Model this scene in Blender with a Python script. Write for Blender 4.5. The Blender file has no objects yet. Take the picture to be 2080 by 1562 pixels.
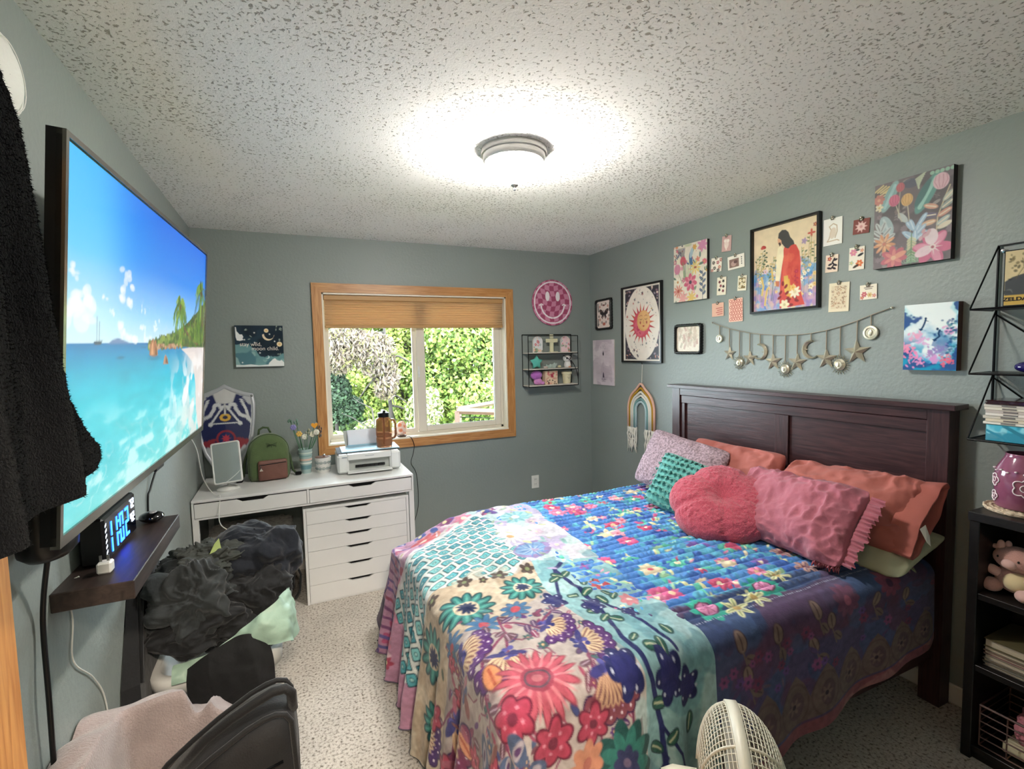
import bpy, math, random
import numpy as np
from mathutils import Matrix, Vector, Euler

# ------------------------------------------------------------------ camera, world, lights
SC = bpy.context.scene
COL = SC.collection
R_ = math.radians
PI = math.pi
YB, XR, XL, CEIL, YF = 3.8904, 2.5786, -0.5504, 2.44, 0.10

cam = bpy.data.cameras.new('camera')
cam.sensor_fit = 'HORIZONTAL'; cam.sensor_width = 36.0
cam.lens = 36.0 * 1000.0 / 2080.0
cam.clip_start = 0.02
camo = bpy.data.objects.new('camera', cam); COL.objects.link(camo)
def cam_axes(yaw, pitch, roll):
    f = Vector((math.sin(yaw)*math.cos(pitch), math.cos(yaw)*math.cos(pitch), -math.sin(pitch)))
    r = Vector((math.cos(yaw), -math.sin(yaw), 0)); u = r.cross(f)
    return r*math.cos(roll)+u*math.sin(roll), -r*math.sin(roll)+u*math.cos(roll), f
r_, u_, f_ = cam_axes(.426, .069, -.023)
camo.matrix_world = Matrix(((r_.x, u_.x, -f_.x, 0), (r_.y, u_.y, -f_.y, 0), (r_.z, u_.z, -f_.z, 1.5812), (0, 0, 0, 1)))
SC.camera = camo

SC.view_settings.view_transform = 'Standard'
SC.view_settings.look = 'None'
SC.view_settings.gamma = 1.0
SC.view_settings.use_curve_mapping = False
SC.view_settings.exposure = 2.45

W = bpy.data.worlds.new('sky'); SC.world = W; W.use_nodes = True
bg = W.node_tree.nodes['Background']
bg.inputs[0].default_value = (0.80, 0.90, 1.0, 1); bg.inputs[1].default_value = 5.2

def light(name, kind, loc, energy, color=(1, 1, 1), **kw):
    l = bpy.data.lights.new(name, kind); l.energy = energy; l.color = color
    for k, v in kw.items(): setattr(l, k, v)
    o = bpy.data.objects.new(name, l); COL.objects.link(o); o.location = loc
    return o
sun = light('sun', 'SUN', (0, 0, 8), 1.2, (1.0, .95, .85), angle=R_(1.0))
sun.rotation_euler = Vector((-.25, -.75, .75)).to_track_quat('Z', 'Y').to_euler()
# daylight entering through the window opening (portal guides sampling of the sky)
win = light('window_daylight', 'AREA', (0.98, YB+.135, 1.33), 1.0, shape='RECTANGLE', size=1.42, size_y=.95)
win.rotation_euler = (R_(-90), 0, 0)
win.data.cycles.is_portal = True

# ------------------------------------------------------------------ helpers
def lin(h):
    if not isinstance(h, str): return tuple(h)
    h = h.lstrip('#'); v = [int(h[i:i+2], 16)/255 for i in (0, 2, 4)]
    return tuple(c/12.92 if c <= .04045 else ((c+.055)/1.055)**2.4 for c in v)

def tag(o, label=None, cat=None, group=None, kind=None):
    if label: o['label'] = label
    if cat: o['category'] = cat
    if group: o['group'] = group
    if kind: o['kind'] = kind
    return o

def thing(name, label, cat, loc=(0, 0, 0), group=None):
    o = bpy.data.objects.new(name, None); COL.objects.link(o)
    o.location = loc; o.empty_display_size = .05
    return tag(o, label, cat, group)

def origin(p):
    v = Vector((0, 0, 0))
    while p is not None: v += p.location; p = p.parent
    return v

class MB:
    def __init__(s): s.v = []; s.f = []; s.m = []; s.c = []
    def add(s, v, f, m=0, col=None):
        n = len(s.v); s.v += [tuple(p) for p in v]; s.f += [tuple(i+n for i in q) for q in f]; s.m += [m]*len(f)
        s.c += [col]*len(v); return s
    def box(s, c, d, rot=None, m=0, col=None, bev=0):
        x, y, z = d[0]/2, d[1]/2, d[2]/2
        if bev > 0:
            b = min(bev, x*.9, y*.9, z*.9); vs = []
            for sx in (-1, 1):
                for sy in (-1, 1):
                    for sz in (-1, 1):
                        vs += [(sx*x, sy*(y-b), sz*(z-b)), (sx*(x-b), sy*y, sz*(z-b)), (sx*(x-b), sy*(y-b), sz*z)]
            I = lambda a, b_, c_, k: ((a*2+b_)*2+c_)*3+k
            fs = []
            for a in (0, 1):
                fs.append([I(a,0,0,0), I(a,1,0,0), I(a,1,1,0), I(a,0,1,0)]); fs.append([I(0,a,0,1), I(1,a,0,1), I(1,a,1,1), I(0,a,1,1)]); fs.append([I(0,0,a,2), I(1,0,a,2), I(1,1,a,2), I(0,1,a,2)])
                for b_ in (0, 1):
                    fs.append([I(a,b_,0,0), I(a,b_,0,1), I(a,b_,1,1), I(a,b_,1,0)])
                    fs.append([I(a,0,b_,0), I(a,0,b_,2), I(a,1,b_,2), I(a,1,b_,0)])
                    fs.append([I(0,a,b_,1), I(0,a,b_,2), I(1,a,b_,2), I(1,a,b_,1)])
                    for c_ in (0, 1): fs.append([I(a,b_,c_,0), I(a,b_,c_,1), I(a,b_,c_,2)])
        else:
            vs = [(sx*x, sy*y, sz*z) for sx in (-1, 1) for sy in (-1, 1) for sz in (-1, 1)]
            fs = [(0, 1, 3, 2), (4, 6, 7, 5), (0, 4, 5, 1), (2, 3, 7, 6), (0, 2, 6, 4), (1, 5, 7, 3)]
        M = rot.to_matrix() if isinstance(rot, Euler) else (rot if rot is not None else None)
        out = []
        for p in vs:
            q = Vector(p)
            if M is not None: q = M @ q
            out.append((q.x+c[0], q.y+c[1], q.z+c[2]))
        return s.add(out, fs, m, col)
    def bx(s, x0, x1, y0, y1, z0, z1, m=0, col=None, bev=0):
        return s.box(((x0+x1)/2, (y0+y1)/2, (z0+z1)/2), (abs(x1-x0), abs(y1-y0), abs(z1-z0)), None, m, col, bev)
    def tube(s, pts, r, n=8, m=0, closed=False, cap=True, col=None):
        P = [Vector(p) for p in pts]; k = len(P); rs = r if isinstance(r, (list, tuple)) else [r]*k
        vs = []; up = None
        for i in range(k):
            a = P[(i-1) % k] if (closed or i > 0) else P[i]; b = P[(i+1) % k] if (closed or i < k-1) else P[i]
            t = (b-a).normalized() if (b-a).length > 1e-9 else Vector((0, 0, 1))
            if up is None: up = Vector((0, 0, 1)) if abs(t.z) < .9 else Vector((1, 0, 0))
            e1 = t.cross(up)
            if e1.length < 1e-6: e1 = t.cross(Vector((0, 1, 0)))
            e1.normalize(); e2 = e1.cross(t).normalized(); up = e2
            for j in range(n):
                an = 2*PI*j/n; vs.append(P[i]+(e1*math.cos(an)+e2*math.sin(an))*rs[i])
        fs = []
        for i in range(k if closed else k-1):
            for j in range(n):
                a = i*n+j; b = i*n+(j+1) % n; c = ((i+1) % k)*n+(j+1) % n; d = ((i+1) % k)*n+j
                fs.append((a, b, c, d))
        if cap and not closed:
            fs.append(tuple(range(n-1, -1, -1))); fs.append(tuple((k-1)*n+j for j in range(n)))
        return s.add(vs, fs, m, col)
    def lathe(s, prof, c=(0, 0, 0), n=24, m=0, axis=None, cap=True, col=None, sx=1, sy=1):
        vs = []; M = None
        if axis is not None: M = Vector((0, 0, 1)).rotation_difference(Vector(axis)).to_matrix()
        for r, z in prof:
            for j in range(n):
                a = 2*PI*j/n; q = Vector((r*math.cos(a)*sx, r*math.sin(a)*sy, z))
                if M is not None: q = M @ q
                vs.append((q.x+c[0], q.y+c[1], q.z+c[2]))
        fs = []
        for i in range(len(prof)-1):
            for j in range(n):
                fs.append((i*n+j, i*n+(j+1) % n, (i+1)*n+(j+1) % n, (i+1)*n+j))
        if cap:
            fs.append(tuple(range(n-1, -1, -1))); fs.append(tuple((len(prof)-1)*n+j for j in range(n)))
        return s.add(vs, fs, m, col)
    def ball(s, c, r, nu=16, nv=10, m=0, rot=None, col=None, fn=None):
        r = r if isinstance(r, (tuple, list)) else (r, r, r); vs = []
        for i in range(nv+1):
            t = PI*i/nv
            for j in range(nu):
                a = 2*PI*j/nu; q = Vector((math.sin(t)*math.cos(a), math.sin(t)*math.sin(a), math.cos(t)))
                k = fn(q) if fn else 1
                q = Vector((q.x*r[0]*k, q.y*r[1]*k, q.z*r[2]*k))
                if rot is not None: q = rot.to_matrix() @ q
                vs.append((q.x+c[0], q.y+c[1], q.z+c[2]))
        fs = [(i*nu+j, (i+1)*nu+j, (i+1)*nu+(j+1) % nu, i*nu+(j+1) % nu) for i in range(nv) for j in range(nu)]
        return s.add(vs, fs, m, col)
    def prism(s, pts, e1, e2, o, th, m=0, col=None):
        # polygon (a,b) in plane o + a*e1 + b*e2, extruded by th along e1 x e2
        e1 = Vector(e1); e2 = Vector(e2); o = Vector(o); nn = e1.cross(e2).normalized()*th; n = len(pts)
        v = [o+e1*a+e2*b for a, b in pts]; v += [p+nn for p in v]
        f = [tuple(range(n-1, -1, -1)), tuple(range(n, 2*n))]+[(i, (i+1) % n, n+(i+1) % n, n+i) for i in range(n)]
        return s.add(v, f, m, col)
    def grid(s, P, m=0, closed_u=False, col=None):
        P = np.asarray(P); a, b = P.shape[:2]; vs = [tuple(p) for p in P.reshape(-1, 3)]; fs = []
        for i in range(a-1):
            for j in range(b-1 if not closed_u else b):
                j2 = (j+1) % b; fs.append((i*b+j, i*b+j2, (i+1)*b+j2, (i+1)*b+j))
        return s.add(vs, fs, m, col)
    def build(s, name, mat, parent=None, smooth=False, angle=None):
        me = bpy.data.meshes.new(name); off = origin(parent) if parent is not None else Vector((0, 0, 0))
        me.from_pydata([(x-off.x, y-off.y, z-off.z) for x, y, z in s.v], [], s.f)
        for mm in (mat if isinstance(mat, (list, tuple)) else [mat]): me.materials.append(mm)
        if any(s.m): me.polygons.foreach_set('material_index', s.m)
        if any(c is not None for c in s.c):
            at = me.color_attributes.new('Col', 'FLOAT_COLOR', 'POINT')
            at.data.foreach_set('color', np.array([(*(c if c is not None else (.5, .5, .5)), 1) for c in s.c], dtype=np.float32).ravel())
        if smooth: me.polygons.foreach_set('use_smooth', [True]*len(me.polygons))
        me.validate(); me.update()
        o = bpy.data.objects.new(name, me); COL.objects.link(o)
        if parent is not None: o.parent = parent
        if smooth and angle:
            try: me.set_sharp_from_angle(angle=R_(angle))
            except Exception: pass
        return o

def npmesh(name, P, mat, parent=None, colors=None, smooth=True, closed=False, flip=False):
    """fast grid mesh; P is (a,b,3) array in world space; colors (a,b,3) linear"""
    a, b = P.shape[:2]; off = origin(parent) if parent is not None else Vector((0, 0, 0))
    V = (P.reshape(-1, 3)-np.array(off)).astype(np.float32)
    bb = b if closed else b-1
    i, j = np.meshgrid(np.arange(a-1), np.arange(bb), indexing='ij')
    j2 = (j+1) % b
    F = np.stack([i*b+j, i*b+j2, (i+1)*b+j2, (i+1)*b+j], -1).reshape(-1, 4)
    if flip: F = F[:, ::-1]
    me = bpy.data.meshes.new(name); nf = len(F)
    me.vertices.add(len(V)); me.vertices.foreach_set('co', V.ravel())
    me.loops.add(nf*4); me.loops.foreach_set('vertex_index', F.ravel().astype(np.int32))
    me.polygons.add(nf); me.polygons.foreach_set('loop_start', np.arange(0, nf*4, 4, dtype=np.int32))
    me.polygons.foreach_set('loop_total', np.full(nf, 4, dtype=np.int32))
    if smooth: me.polygons.foreach_set('use_smooth', np.ones(nf, dtype=bool))
    me.materials.append(mat); me.update(calc_edges=True)
    if colors is not None:
        at = me.color_attributes.new('Col', 'FLOAT_COLOR', 'POINT')
        at.data.foreach_set('color', np.concatenate([colors.reshape(-1, 3), np.ones((a*b, 1))], 1).astype(np.float32).ravel())
    o = bpy.data.objects.new(name, me); COL.objects.link(o)
    if parent is not None: o.parent = parent
    return o

def dup(root, d, label=None, group=None):
    r = root.copy(); COL.objects.link(r); r.location = Vector(root.location)+Vector(d)
    if label: r['label'] = label
    if group: r['group'] = group
    for ch in list(root.children):
        c = ch.copy(); COL.objects.link(c); c.parent = r
        for g in list(ch.children):
            e = g.copy(); COL.objects.link(e); e.parent = c
    return r

# value noise -------------------------------------------------------
def _h(ix, iy, iz, seed):
    n = (ix.astype(np.int64)*374761393 + iy.astype(np.int64)*668265263 + iz.astype(np.int64)*2147483647 + seed*1274126177) & 0xffffffff
    n = ((n ^ (n >> 13))*1274126177) & 0xffffffff
    return ((n ^ (n >> 16)) & 0xffff)/65535.0
def vnoise(P, seed=0):
    P = np.asarray(P, dtype=float); I = np.floor(P); F = P-I; F = F*F*(3-2*F); x, y, z = I[..., 0], I[..., 1], I[..., 2]
    fx, fy, fz = F[..., 0], F[..., 1], F[..., 2]; r = 0
    for a in (0, 1):
        for b in (0, 1):
            for c in (0, 1):
                w = (fx if a else 1-fx)*(fy if b else 1-fy)*(fz if c else 1-fz); r = r+w*_h(x+a, y+b, z+c, seed)
    return r*2-1
def fbm(P, sc=1, oc=3, seed=0):
    P = np.asarray(P, dtype=float)*sc; r = 0; a = 1
    for i in range(oc): r = r+a*vnoise(P*(2**i)+i*17.3, seed+i); a *= .5
    return r
def n2(X, Y, sc=1, oc=3, seed=0): return fbm(np.stack([X, Y, np.zeros_like(X)], -1), sc, oc, seed)
def sst(a, b, x):
    t = np.clip((x-a)/(b-a), 0, 1); return t*t*(3-2*t)

# materials ---------------------------------------------------------
_M = {}
def mat(name, col='#808080', rough=.6, metal=0, emit=None, es=1, bump=0, bsc=100, var=0, vsc=8, attr=False, trans=0, spec=.5, sheen=0, coat=0, ior=1.45, alpha=1, stretch=None, detail=3):
    if name in _M: return _M[name]
    m = bpy.data.materials.new(name); m.use_nodes = True; nt = m.node_tree; N = nt.nodes; Lk = nt.links
    b = N['Principled BSDF']; c = (*lin(col), 1)
    b.inputs['Base Color'].default_value = c; b.inputs['Roughness'].default_value = rough; b.inputs['Metallic'].default_value = metal
    b.inputs['Specular IOR Level'].default_value = spec; b.inputs['IOR'].default_value = ior
    b.inputs['Transmission Weight'].default_value = trans; b.inputs['Sheen Weight'].default_value = sheen; b.inputs['Coat Weight'].default_value = coat
    b.inputs['Alpha'].default_value = alpha
    src = None
    tc = N.new('ShaderNodeTexCoord'); mp = N.new('ShaderNodeMapping'); Lk.new(tc.outputs['Object'], mp.inputs[0])
    if stretch: mp.inputs['Scale'].default_value = stretch
    if attr:
        at = N.new('ShaderNodeAttribute'); at.attribute_name = 'Col'; src = at.outputs['Color']
    if var or not attr:
        no = N.new('ShaderNodeTexNoise'); no.inputs['Scale'].default_value = vsc; no.inputs['Detail'].default_value = detail
        Lk.new(mp.outputs[0], no.inputs['Vector'])
        mx = N.new('ShaderNodeMix'); mx.data_type = 'RGBA'; mx.blend_type = 'MULTIPLY'; mx.inputs[0].default_value = 1
        rp = N.new('ShaderNodeMapRange'); v = max(var, .02)
        rp.inputs['From Min'].default_value = .3; rp.inputs['From Max'].default_value = .7
        rp.inputs['To Min'].default_value = 1-v; rp.inputs['To Max'].default_value = 1+v*.5
        Lk.new(no.outputs[0], rp.inputs['Value'])
        if src is not None: Lk.new(src, mx.inputs[6])
        else: mx.inputs[6].default_value = c
        Lk.new(rp.outputs[0], mx.inputs[7]); src = mx.outputs[2]
    if src is not None: Lk.new(src, b.inputs['Base Color'])
    if emit:
        if emit == 'attr':
            Lk.new(src, b.inputs['Emission Color']); Lk.disconnect if False else None
            for l in list(b.inputs['Base Color'].links): Lk.remove(l)
            b.inputs['Base Color'].default_value = (.01, .01, .01, 1)
        else: b.inputs['Emission Color'].default_value = (*lin(emit), 1)
        b.inputs['Emission Strength'].default_value = es
    if bump:
        nb = N.new('ShaderNodeTexNoise'); nb.inputs['Scale'].default_value = bsc; nb.inputs['Detail'].default_value = 4
        Lk.new(mp.outputs[0], nb.inputs['Vector'])
        bp = N.new('ShaderNodeBump'); bp.inputs['Strength'].default_value = 1; bp.inputs['Distance'].default_value = bump
        Lk.new(nb.outputs[0], bp.inputs['Height']); Lk.new(bp.outputs[0], b.inputs['Normal'])
    _M[name] = m
    return m

# ------------------------------------------------------------------ setting materials
def nodes_mat(name):
    m = bpy.data.materials.new(name); m.use_nodes = True; return m, m.node_tree.nodes, m.node_tree.links, m.node_tree.nodes['Principled BSDF']

def ceiling_mat():
    m, N, L, b = nodes_mat('popcorn_ceiling')
    tc = N.new('ShaderNodeTexCoord')
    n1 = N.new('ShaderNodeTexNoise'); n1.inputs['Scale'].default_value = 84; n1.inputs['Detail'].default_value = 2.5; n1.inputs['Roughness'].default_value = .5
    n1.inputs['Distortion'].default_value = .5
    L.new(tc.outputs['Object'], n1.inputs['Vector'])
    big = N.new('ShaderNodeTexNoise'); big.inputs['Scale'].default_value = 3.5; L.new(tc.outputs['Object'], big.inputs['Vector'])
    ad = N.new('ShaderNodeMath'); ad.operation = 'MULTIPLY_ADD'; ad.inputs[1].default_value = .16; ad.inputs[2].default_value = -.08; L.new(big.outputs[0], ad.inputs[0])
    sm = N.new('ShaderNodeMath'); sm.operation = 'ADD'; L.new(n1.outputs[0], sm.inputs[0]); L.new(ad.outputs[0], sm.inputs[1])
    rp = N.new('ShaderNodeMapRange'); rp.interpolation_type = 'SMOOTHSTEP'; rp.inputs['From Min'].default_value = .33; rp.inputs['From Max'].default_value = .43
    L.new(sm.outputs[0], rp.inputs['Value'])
    n2_ = N.new('ShaderNodeTexNoise'); n2_.inputs['Scale'].default_value = 140; n2_.inputs['Detail'].default_value = 2; L.new(tc.outputs['Object'], n2_.inputs['Vector'])
    hh = N.new('ShaderNodeMath'); hh.operation = 'MULTIPLY_ADD'; hh.inputs[1].default_value = .45; L.new(n2_.outputs[0], hh.inputs[0]); L.new(rp.outputs[0], hh.inputs[2])
    bp = N.new('ShaderNodeBump'); bp.inputs['Strength'].default_value = 1; bp.inputs['Distance'].default_value = .0024
    L.new(hh.outputs[0], bp.inputs['Height']); L.new(bp.outputs[0], b.inputs['Normal'])
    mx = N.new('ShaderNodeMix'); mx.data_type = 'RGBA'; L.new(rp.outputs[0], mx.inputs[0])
    mx.inputs[6].default_value = (*lin('#b4afa6'), 1); mx.inputs[7].default_value = (*lin('#fcfaf6'), 1)  # darker pit colour stands in for shade between the ceiling bumps
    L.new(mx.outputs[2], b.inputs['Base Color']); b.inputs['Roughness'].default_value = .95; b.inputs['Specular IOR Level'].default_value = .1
    return m

def wall_mat():
    m, N, L, b = nodes_mat('wall_paint')
    tc = N.new('ShaderNodeTexCoord')
    n = N.new('ShaderNodeTexNoise'); n.inputs['Scale'].default_value = 55; n.inputs['Detail'].default_value = 3; L.new(tc.outputs['Object'], n.inputs['Vector'])
    bp = N.new('ShaderNodeBump'); bp.inputs['Distance'].default_value = .0016; L.new(n.outputs[0], bp.inputs['Height']); L.new(bp.outputs[0], b.inputs['Normal'])
    g = N.new('ShaderNodeTexNoise'); g.inputs['Scale'].default_value = 1.7; L.new(tc.outputs['Object'], g.inputs['Vector'])
    mx = N.new('ShaderNodeMix'); mx.data_type = 'RGBA'; L.new(g.outputs[0], mx.inputs[0])
    mx.inputs[6].default_value = (*lin('#848d88'), 1); mx.inputs[7].default_value = (*lin('#8e9692'), 1)
    L.new(mx.outputs[2], b.inputs['Base Color']); b.inputs['Roughness'].default_value = .48; b.inputs['Specular IOR Level'].default_value = .5
    return m

def carpet_mat():
    m, N, L, b = nodes_mat('carpet')
    tc = N.new('ShaderNodeTexCoord')
    n = N.new('ShaderNodeTexNoise'); n.inputs['Scale'].default_value = 85; n.inputs['Detail'].default_value = 3; L.new(tc.outputs['Object'], n.inputs['Vector'])
    r1 = N.new('ShaderNodeValToRGB'); L.new(n.outputs[0], r1.inputs[0]); e = r1.color_ramp.elements
    e[0].position = .30; e[0].color = (*lin('#7c7266'), 1); e[1].position = .46; e[1].color = (*lin('#d6cec2'), 1)
    x = e.new(.60); x.color = (*lin('#e6dfd4'), 1)
    n3 = N.new('ShaderNodeTexNoise'); n3.inputs['Scale'].default_value = 4; L.new(tc.outputs['Object'], n3.inputs['Vector'])
    mx = N.new('ShaderNodeMix'); mx.data_type = 'RGBA'; mx.blend_type = 'MULTIPLY'; mx.inputs[0].default_value = .35
    L.new(r1.outputs[0], mx.inputs[6]); L.new(n3.outputs[0], mx.inputs[7]); L.new(mx.outputs[2], b.inputs['Base Color'])
    n4 = N.new('ShaderNodeTexNoise'); n4.inputs['Scale'].default_value = 230; L.new(tc.outputs['Object'], n4.inputs['Vector'])
    bp = N.new('ShaderNodeBump'); bp.inputs['Distance'].default_value = .008; L.new(n4.outputs[0], bp.inputs['Height']); L.new(bp.outputs[0], b.inputs['Normal'])
    b.inputs['Roughness'].default_value = 1; b.inputs['Specular IOR Level'].default_value = .05
    return m

def wood_mat(name, c1, c2, sc=(1, 1, 1), rough=.45, scale=22):
    m, N, L, b = nodes_mat(name)
    tc = N.new('ShaderNodeTexCoord'); mp = N.new('ShaderNodeMapping'); mp.inputs['Scale'].default_value = sc; L.new(tc.outputs['Object'], mp.inputs[0])
    n = N.new('ShaderNodeTexNoise'); n.inputs['Scale'].default_value = scale; n.inputs['Detail'].default_value = 5; n.inputs['Distortion'].default_value = .6; L.new(mp.outputs[0], n.inputs['Vector'])
    rp = N.new('ShaderNodeValToRGB'); L.new(n.outputs[0], rp.inputs[0]); e = rp.color_ramp.elements
    e[0].position = .35; e[0].color = (*lin(c1), 1); e[1].position = .65; e[1].color = (*lin(c2), 1)
    L.new(rp.outputs[0], b.inputs['Base Color']); b.inputs['Roughness'].default_value = rough
    bp = N.new('ShaderNodeBump'); bp.inputs['Distance'].default_value = .0006; L.new(n.outputs[0], bp.inputs['Height']); L.new(bp.outputs[0], b.inputs['Normal'])
    return m

def translucent_mat(name, col, mixf=.5, attr=False):
    m, N, L, b = nodes_mat(name); out = N['Material Output']
    b.inputs['Base Color'].default_value = (*lin(col), 1); b.inputs['Roughness'].default_value = .8
    t = N.new('ShaderNodeBsdfTranslucent'); t.inputs[0].default_value = (*lin(col), 1)
    if attr:
        at = N.new('ShaderNodeAttribute'); at.attribute_name = 'Col'; L.new(at.outputs[0], b.inputs['Base Color']); L.new(at.outputs[0], t.inputs[0])
    else:
        tc = N.new('ShaderNodeTexCoord'); mp = N.new('ShaderNodeMapping'); mp.inputs['Scale'].default_value = (2, 2, 300); L.new(tc.outputs['Object'], mp.inputs[0])
        n = N.new('ShaderNodeTexNoise'); n.inputs['Scale'].default_value = 3; L.new(mp.outputs[0], n.inputs['Vector'])
        bp = N.new('ShaderNodeBump'); bp.inputs['Distance'].default_value = .000012; L.new(n.outputs[0], bp.inputs['Height']); L.new(bp.outputs[0], b.inputs['Normal'])
    mx = N.new('ShaderNodeMixShader'); mx.inputs[0].default_value = mixf
    L.new(b.outputs[0], mx.inputs[1]); L.new(t.outputs[0], mx.inputs[2]); L.new(mx.outputs[0], out.inputs[0])
    return m

def glass_mat(name='window_glass'):
    m, N, L, b = nodes_mat(name); out = N['Material Output']
    tr = N.new('ShaderNodeBsdfTransparent'); tr.inputs[0].default_value = (.97, .99, .98, 1)
    gl = N.new('ShaderNodeBsdfGlossy'); gl.inputs['Roughness'].default_value = .02
    fr = N.new('ShaderNodeFresnel'); fr.inputs[0].default_value = 1.3
    mx = N.new('ShaderNodeMixShader'); L.new(fr.outputs[0], mx.inputs[0]); L.new(tr.outputs[0], mx.inputs[1]); L.new(gl.outputs[0], mx.inputs[2]); L.new(mx.outputs[0], out.inputs[0])
    return m

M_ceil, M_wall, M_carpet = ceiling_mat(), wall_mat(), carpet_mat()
M_oakh = wood_mat('oak_across', '#a8703a', '#c8935a', (1.2, 20, 20), .4, 6)
M_oakv = wood_mat('oak_upright', '#a8703a', '#c8935a', (20, 20, 1.2), .4, 6)
M_doorw = wood_mat('oak_door', '#b87a42', '#d49a5c', (14, 14, 1.0), .4, 6)
M_white = mat('white_lacquer', '#dcdcd9', .22)
M_trimw = mat('white_trim', '#d8d6d0', .5)
M_vinyl = mat('cream_vinyl', '#d6cfc0', .4)
M_glass = glass_mat()
M_black = mat('black_plastic', '#070708', .35)
M_blackm = mat('black_metal', '#0a0b0c', .4, .6)
M_chrome = mat('chrome', '#c9c9c9', .18, 1)
M_steel = mat('brushed_steel', '#9a9a98', .35, 1)
M_brass = mat('aged_silver', '#cfc8b2', .36, .7)
M_print = mat('printed_surface', rough=.7, attr=True, spec=.2)
M_printg = mat('printed_gloss', rough=.35, attr=True, spec=.4)
M_cloth = mat('printed_cloth', rough=.92, attr=True, spec=.1, bump=.0012, bsc=160, sheen=.15)

# ------------------------------------------------------------------ room shell
def st(o, n=None): o['kind'] = 'structure'; return o
WT = .14
m = MB(); m.bx(-3, XR+.6, -2.6, YB+.01, -.12, 0); st(m.build('floor', M_carpet))
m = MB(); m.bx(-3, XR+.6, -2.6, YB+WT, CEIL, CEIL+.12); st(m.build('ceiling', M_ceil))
wx0, wx1, wz0, wz1 = .247, 1.717, .903, 2.036
m = MB(); m.bx(XL-.2, wx0, YB, YB+WT, -.1, CEIL); m.bx(wx1, XR+.2, YB, YB+WT, -.1, CEIL); m.bx(wx0, wx1, YB, YB+WT, -.1, wz0); m.bx(wx0, wx1, YB, YB+WT, wz1, CEIL)
st(m.build('wall_back', M_wall))
m = MB(); m.bx(XR, XR+.14, -.02, YB, -.1, CEIL); st(m.build('wall_right', M_wall))
m = MB(); m.bx(XL-.14, XL, -.02, YB, -.1, CEIL); st(m.build('wall_left', M_wall))
m = MB(); m.bx(.46, XR+.14, -.03, YF, -.1, CEIL); m.bx(XL-.14, -.47, -.03, YF, -.1, CEIL); m.bx(-.47, .46, -.03, YF, 2.06, CEIL); st(m.build('wall_front', M_wall))
m = MB(); m.bx(-1.6, 1.8, -1.45, -1.35, -.1, CEIL); m.bx(-1.7, -1.6, -1.45, 0, -.1, CEIL); m.bx(1.8, 1.9, -1.45, 0, -.1, CEIL); m.bx(-1.7, XL-.14, -.1, 0, -.1, CEIL)
st(m.build('wall_hall', M_wall))
def base(name, x0, x1, y0, y1):
    m = MB(); m.bx(x0, x1, y0, y1, 0, .085, bev=.004); st(m.build(name, M_trimw))
base('baseboard_back', XL, XR, YB-.014, YB); base('baseboard_right', XR-.014, XR, YF, YB); base('baseboard_left', XL, XL+.014, YF, YB)

# window
wn = thing('window_1', None, None, ((wx0+wx1)/2, YB, wz0)); st(wn)
cw = .068
def casing(pts, mt):
    m = MB(); m.prism(pts, (1, 0, 0), (0, 0, 1), (0, YB, 0), .02); m.build('casing', mt, wn)
casing([(wx0-cw, wz1+cw), (wx1+cw, wz1+cw), (wx1, wz1), (wx0, wz1)], M_oakh)
casing([(wx0-cw, wz0-cw), (wx0, wz0), (wx1, wz0), (wx1+cw, wz0-cw)], M_oakh)
casing([(wx0-cw, wz0-cw), (wx0-cw, wz1+cw), (wx0, wz1), (wx0, wz0)], M_oakv)
casing([(wx1, wz0), (wx1, wz1), (wx1+cw, wz1+cw), (wx1+cw, wz0-cw)], M_oakv)
M_sill = mat('cream_sill', '#e6dfcd', .4)
m = MB(); m.bx(wx0, wx1, YB-.018, YB+.07, wz0, wz0+.012); m.bx(wx0, wx0+.012, YB-.01, YB+.07, wz0, wz1); m.bx(wx1-.012, wx1, YB-.01, YB+.07, wz0, wz1); m.bx(wx0, wx1, YB-.01, YB+.07, wz1-.012, wz1)
m.build('jamb', M_sill, wn)
f0, f1 = YB+.07, YB+.125
m = MB(); m.bx(wx0, wx0+.022, f0, f1, wz0, wz1); m.bx(wx1-.03, wx1, f0, f1, wz0, wz1); m.bx(wx0, wx1, f0, f1, wz0, wz0+.03); m.bx(wx0, wx1, f0, f1, wz1-.03, wz1)
m.build('frame', M_vinyl, wn)
m = MB(); z0 = wz0+.03
m.bx(wx0+.022, wx0+.045, f0+.03, f1-.005, z0, wz1-.03); m.bx(.925, .955, f0+.03, f1-.005, z0, wz1-.03); m.bx(wx0+.045, .925, f0+.03, f1-.005, z0, z0+.03)
m.build('sash', M_vinyl, wn)
m = MB(); m.bx(.955, 1.022, f0+.0, f0+.032, z0, wz1-.03, bev=.004); m.bx(1.632, wx1-.03, f0, f0+.032, z0, wz1-.03, bev=.004); m.bx(1.022, 1.632, f0, f0+.032, z0, z0+.045, bev=.004)
m.build('sash', M_vinyl, wn)
m = MB(); m.bx(wx0+.045, .925, f0+.04, f0+.044, z0+.03, wz1-.03); m.build('pane', M_glass, wn)
m = MB(); m.bx(1.022, 1.632, f0+.014, f0+.018, z0+.045, wz1-.03); m.build('pane', M_glass, wn)
m = MB(); m.bx(.962, .972, f0-.012, f0, 1.38, 1.47, bev=.002); m.bx(.958, .976, f0-.016, f0, 1.41, 1.435, bev=.003); m.build('latch', M_white, wn)
m = MB(); m.bx(1.019, 1.024, f0+.01, f0+.02, z0+.04, wz1-.03); m.bx(1.630, 1.634, f0+.01, f0+.02, z0+.04, wz1-.03); m.bx(1.022, 1.632, f0+.01, f0+.02, z0+.043, z0+.047); m.build('gasket', M_black, wn)

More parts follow.
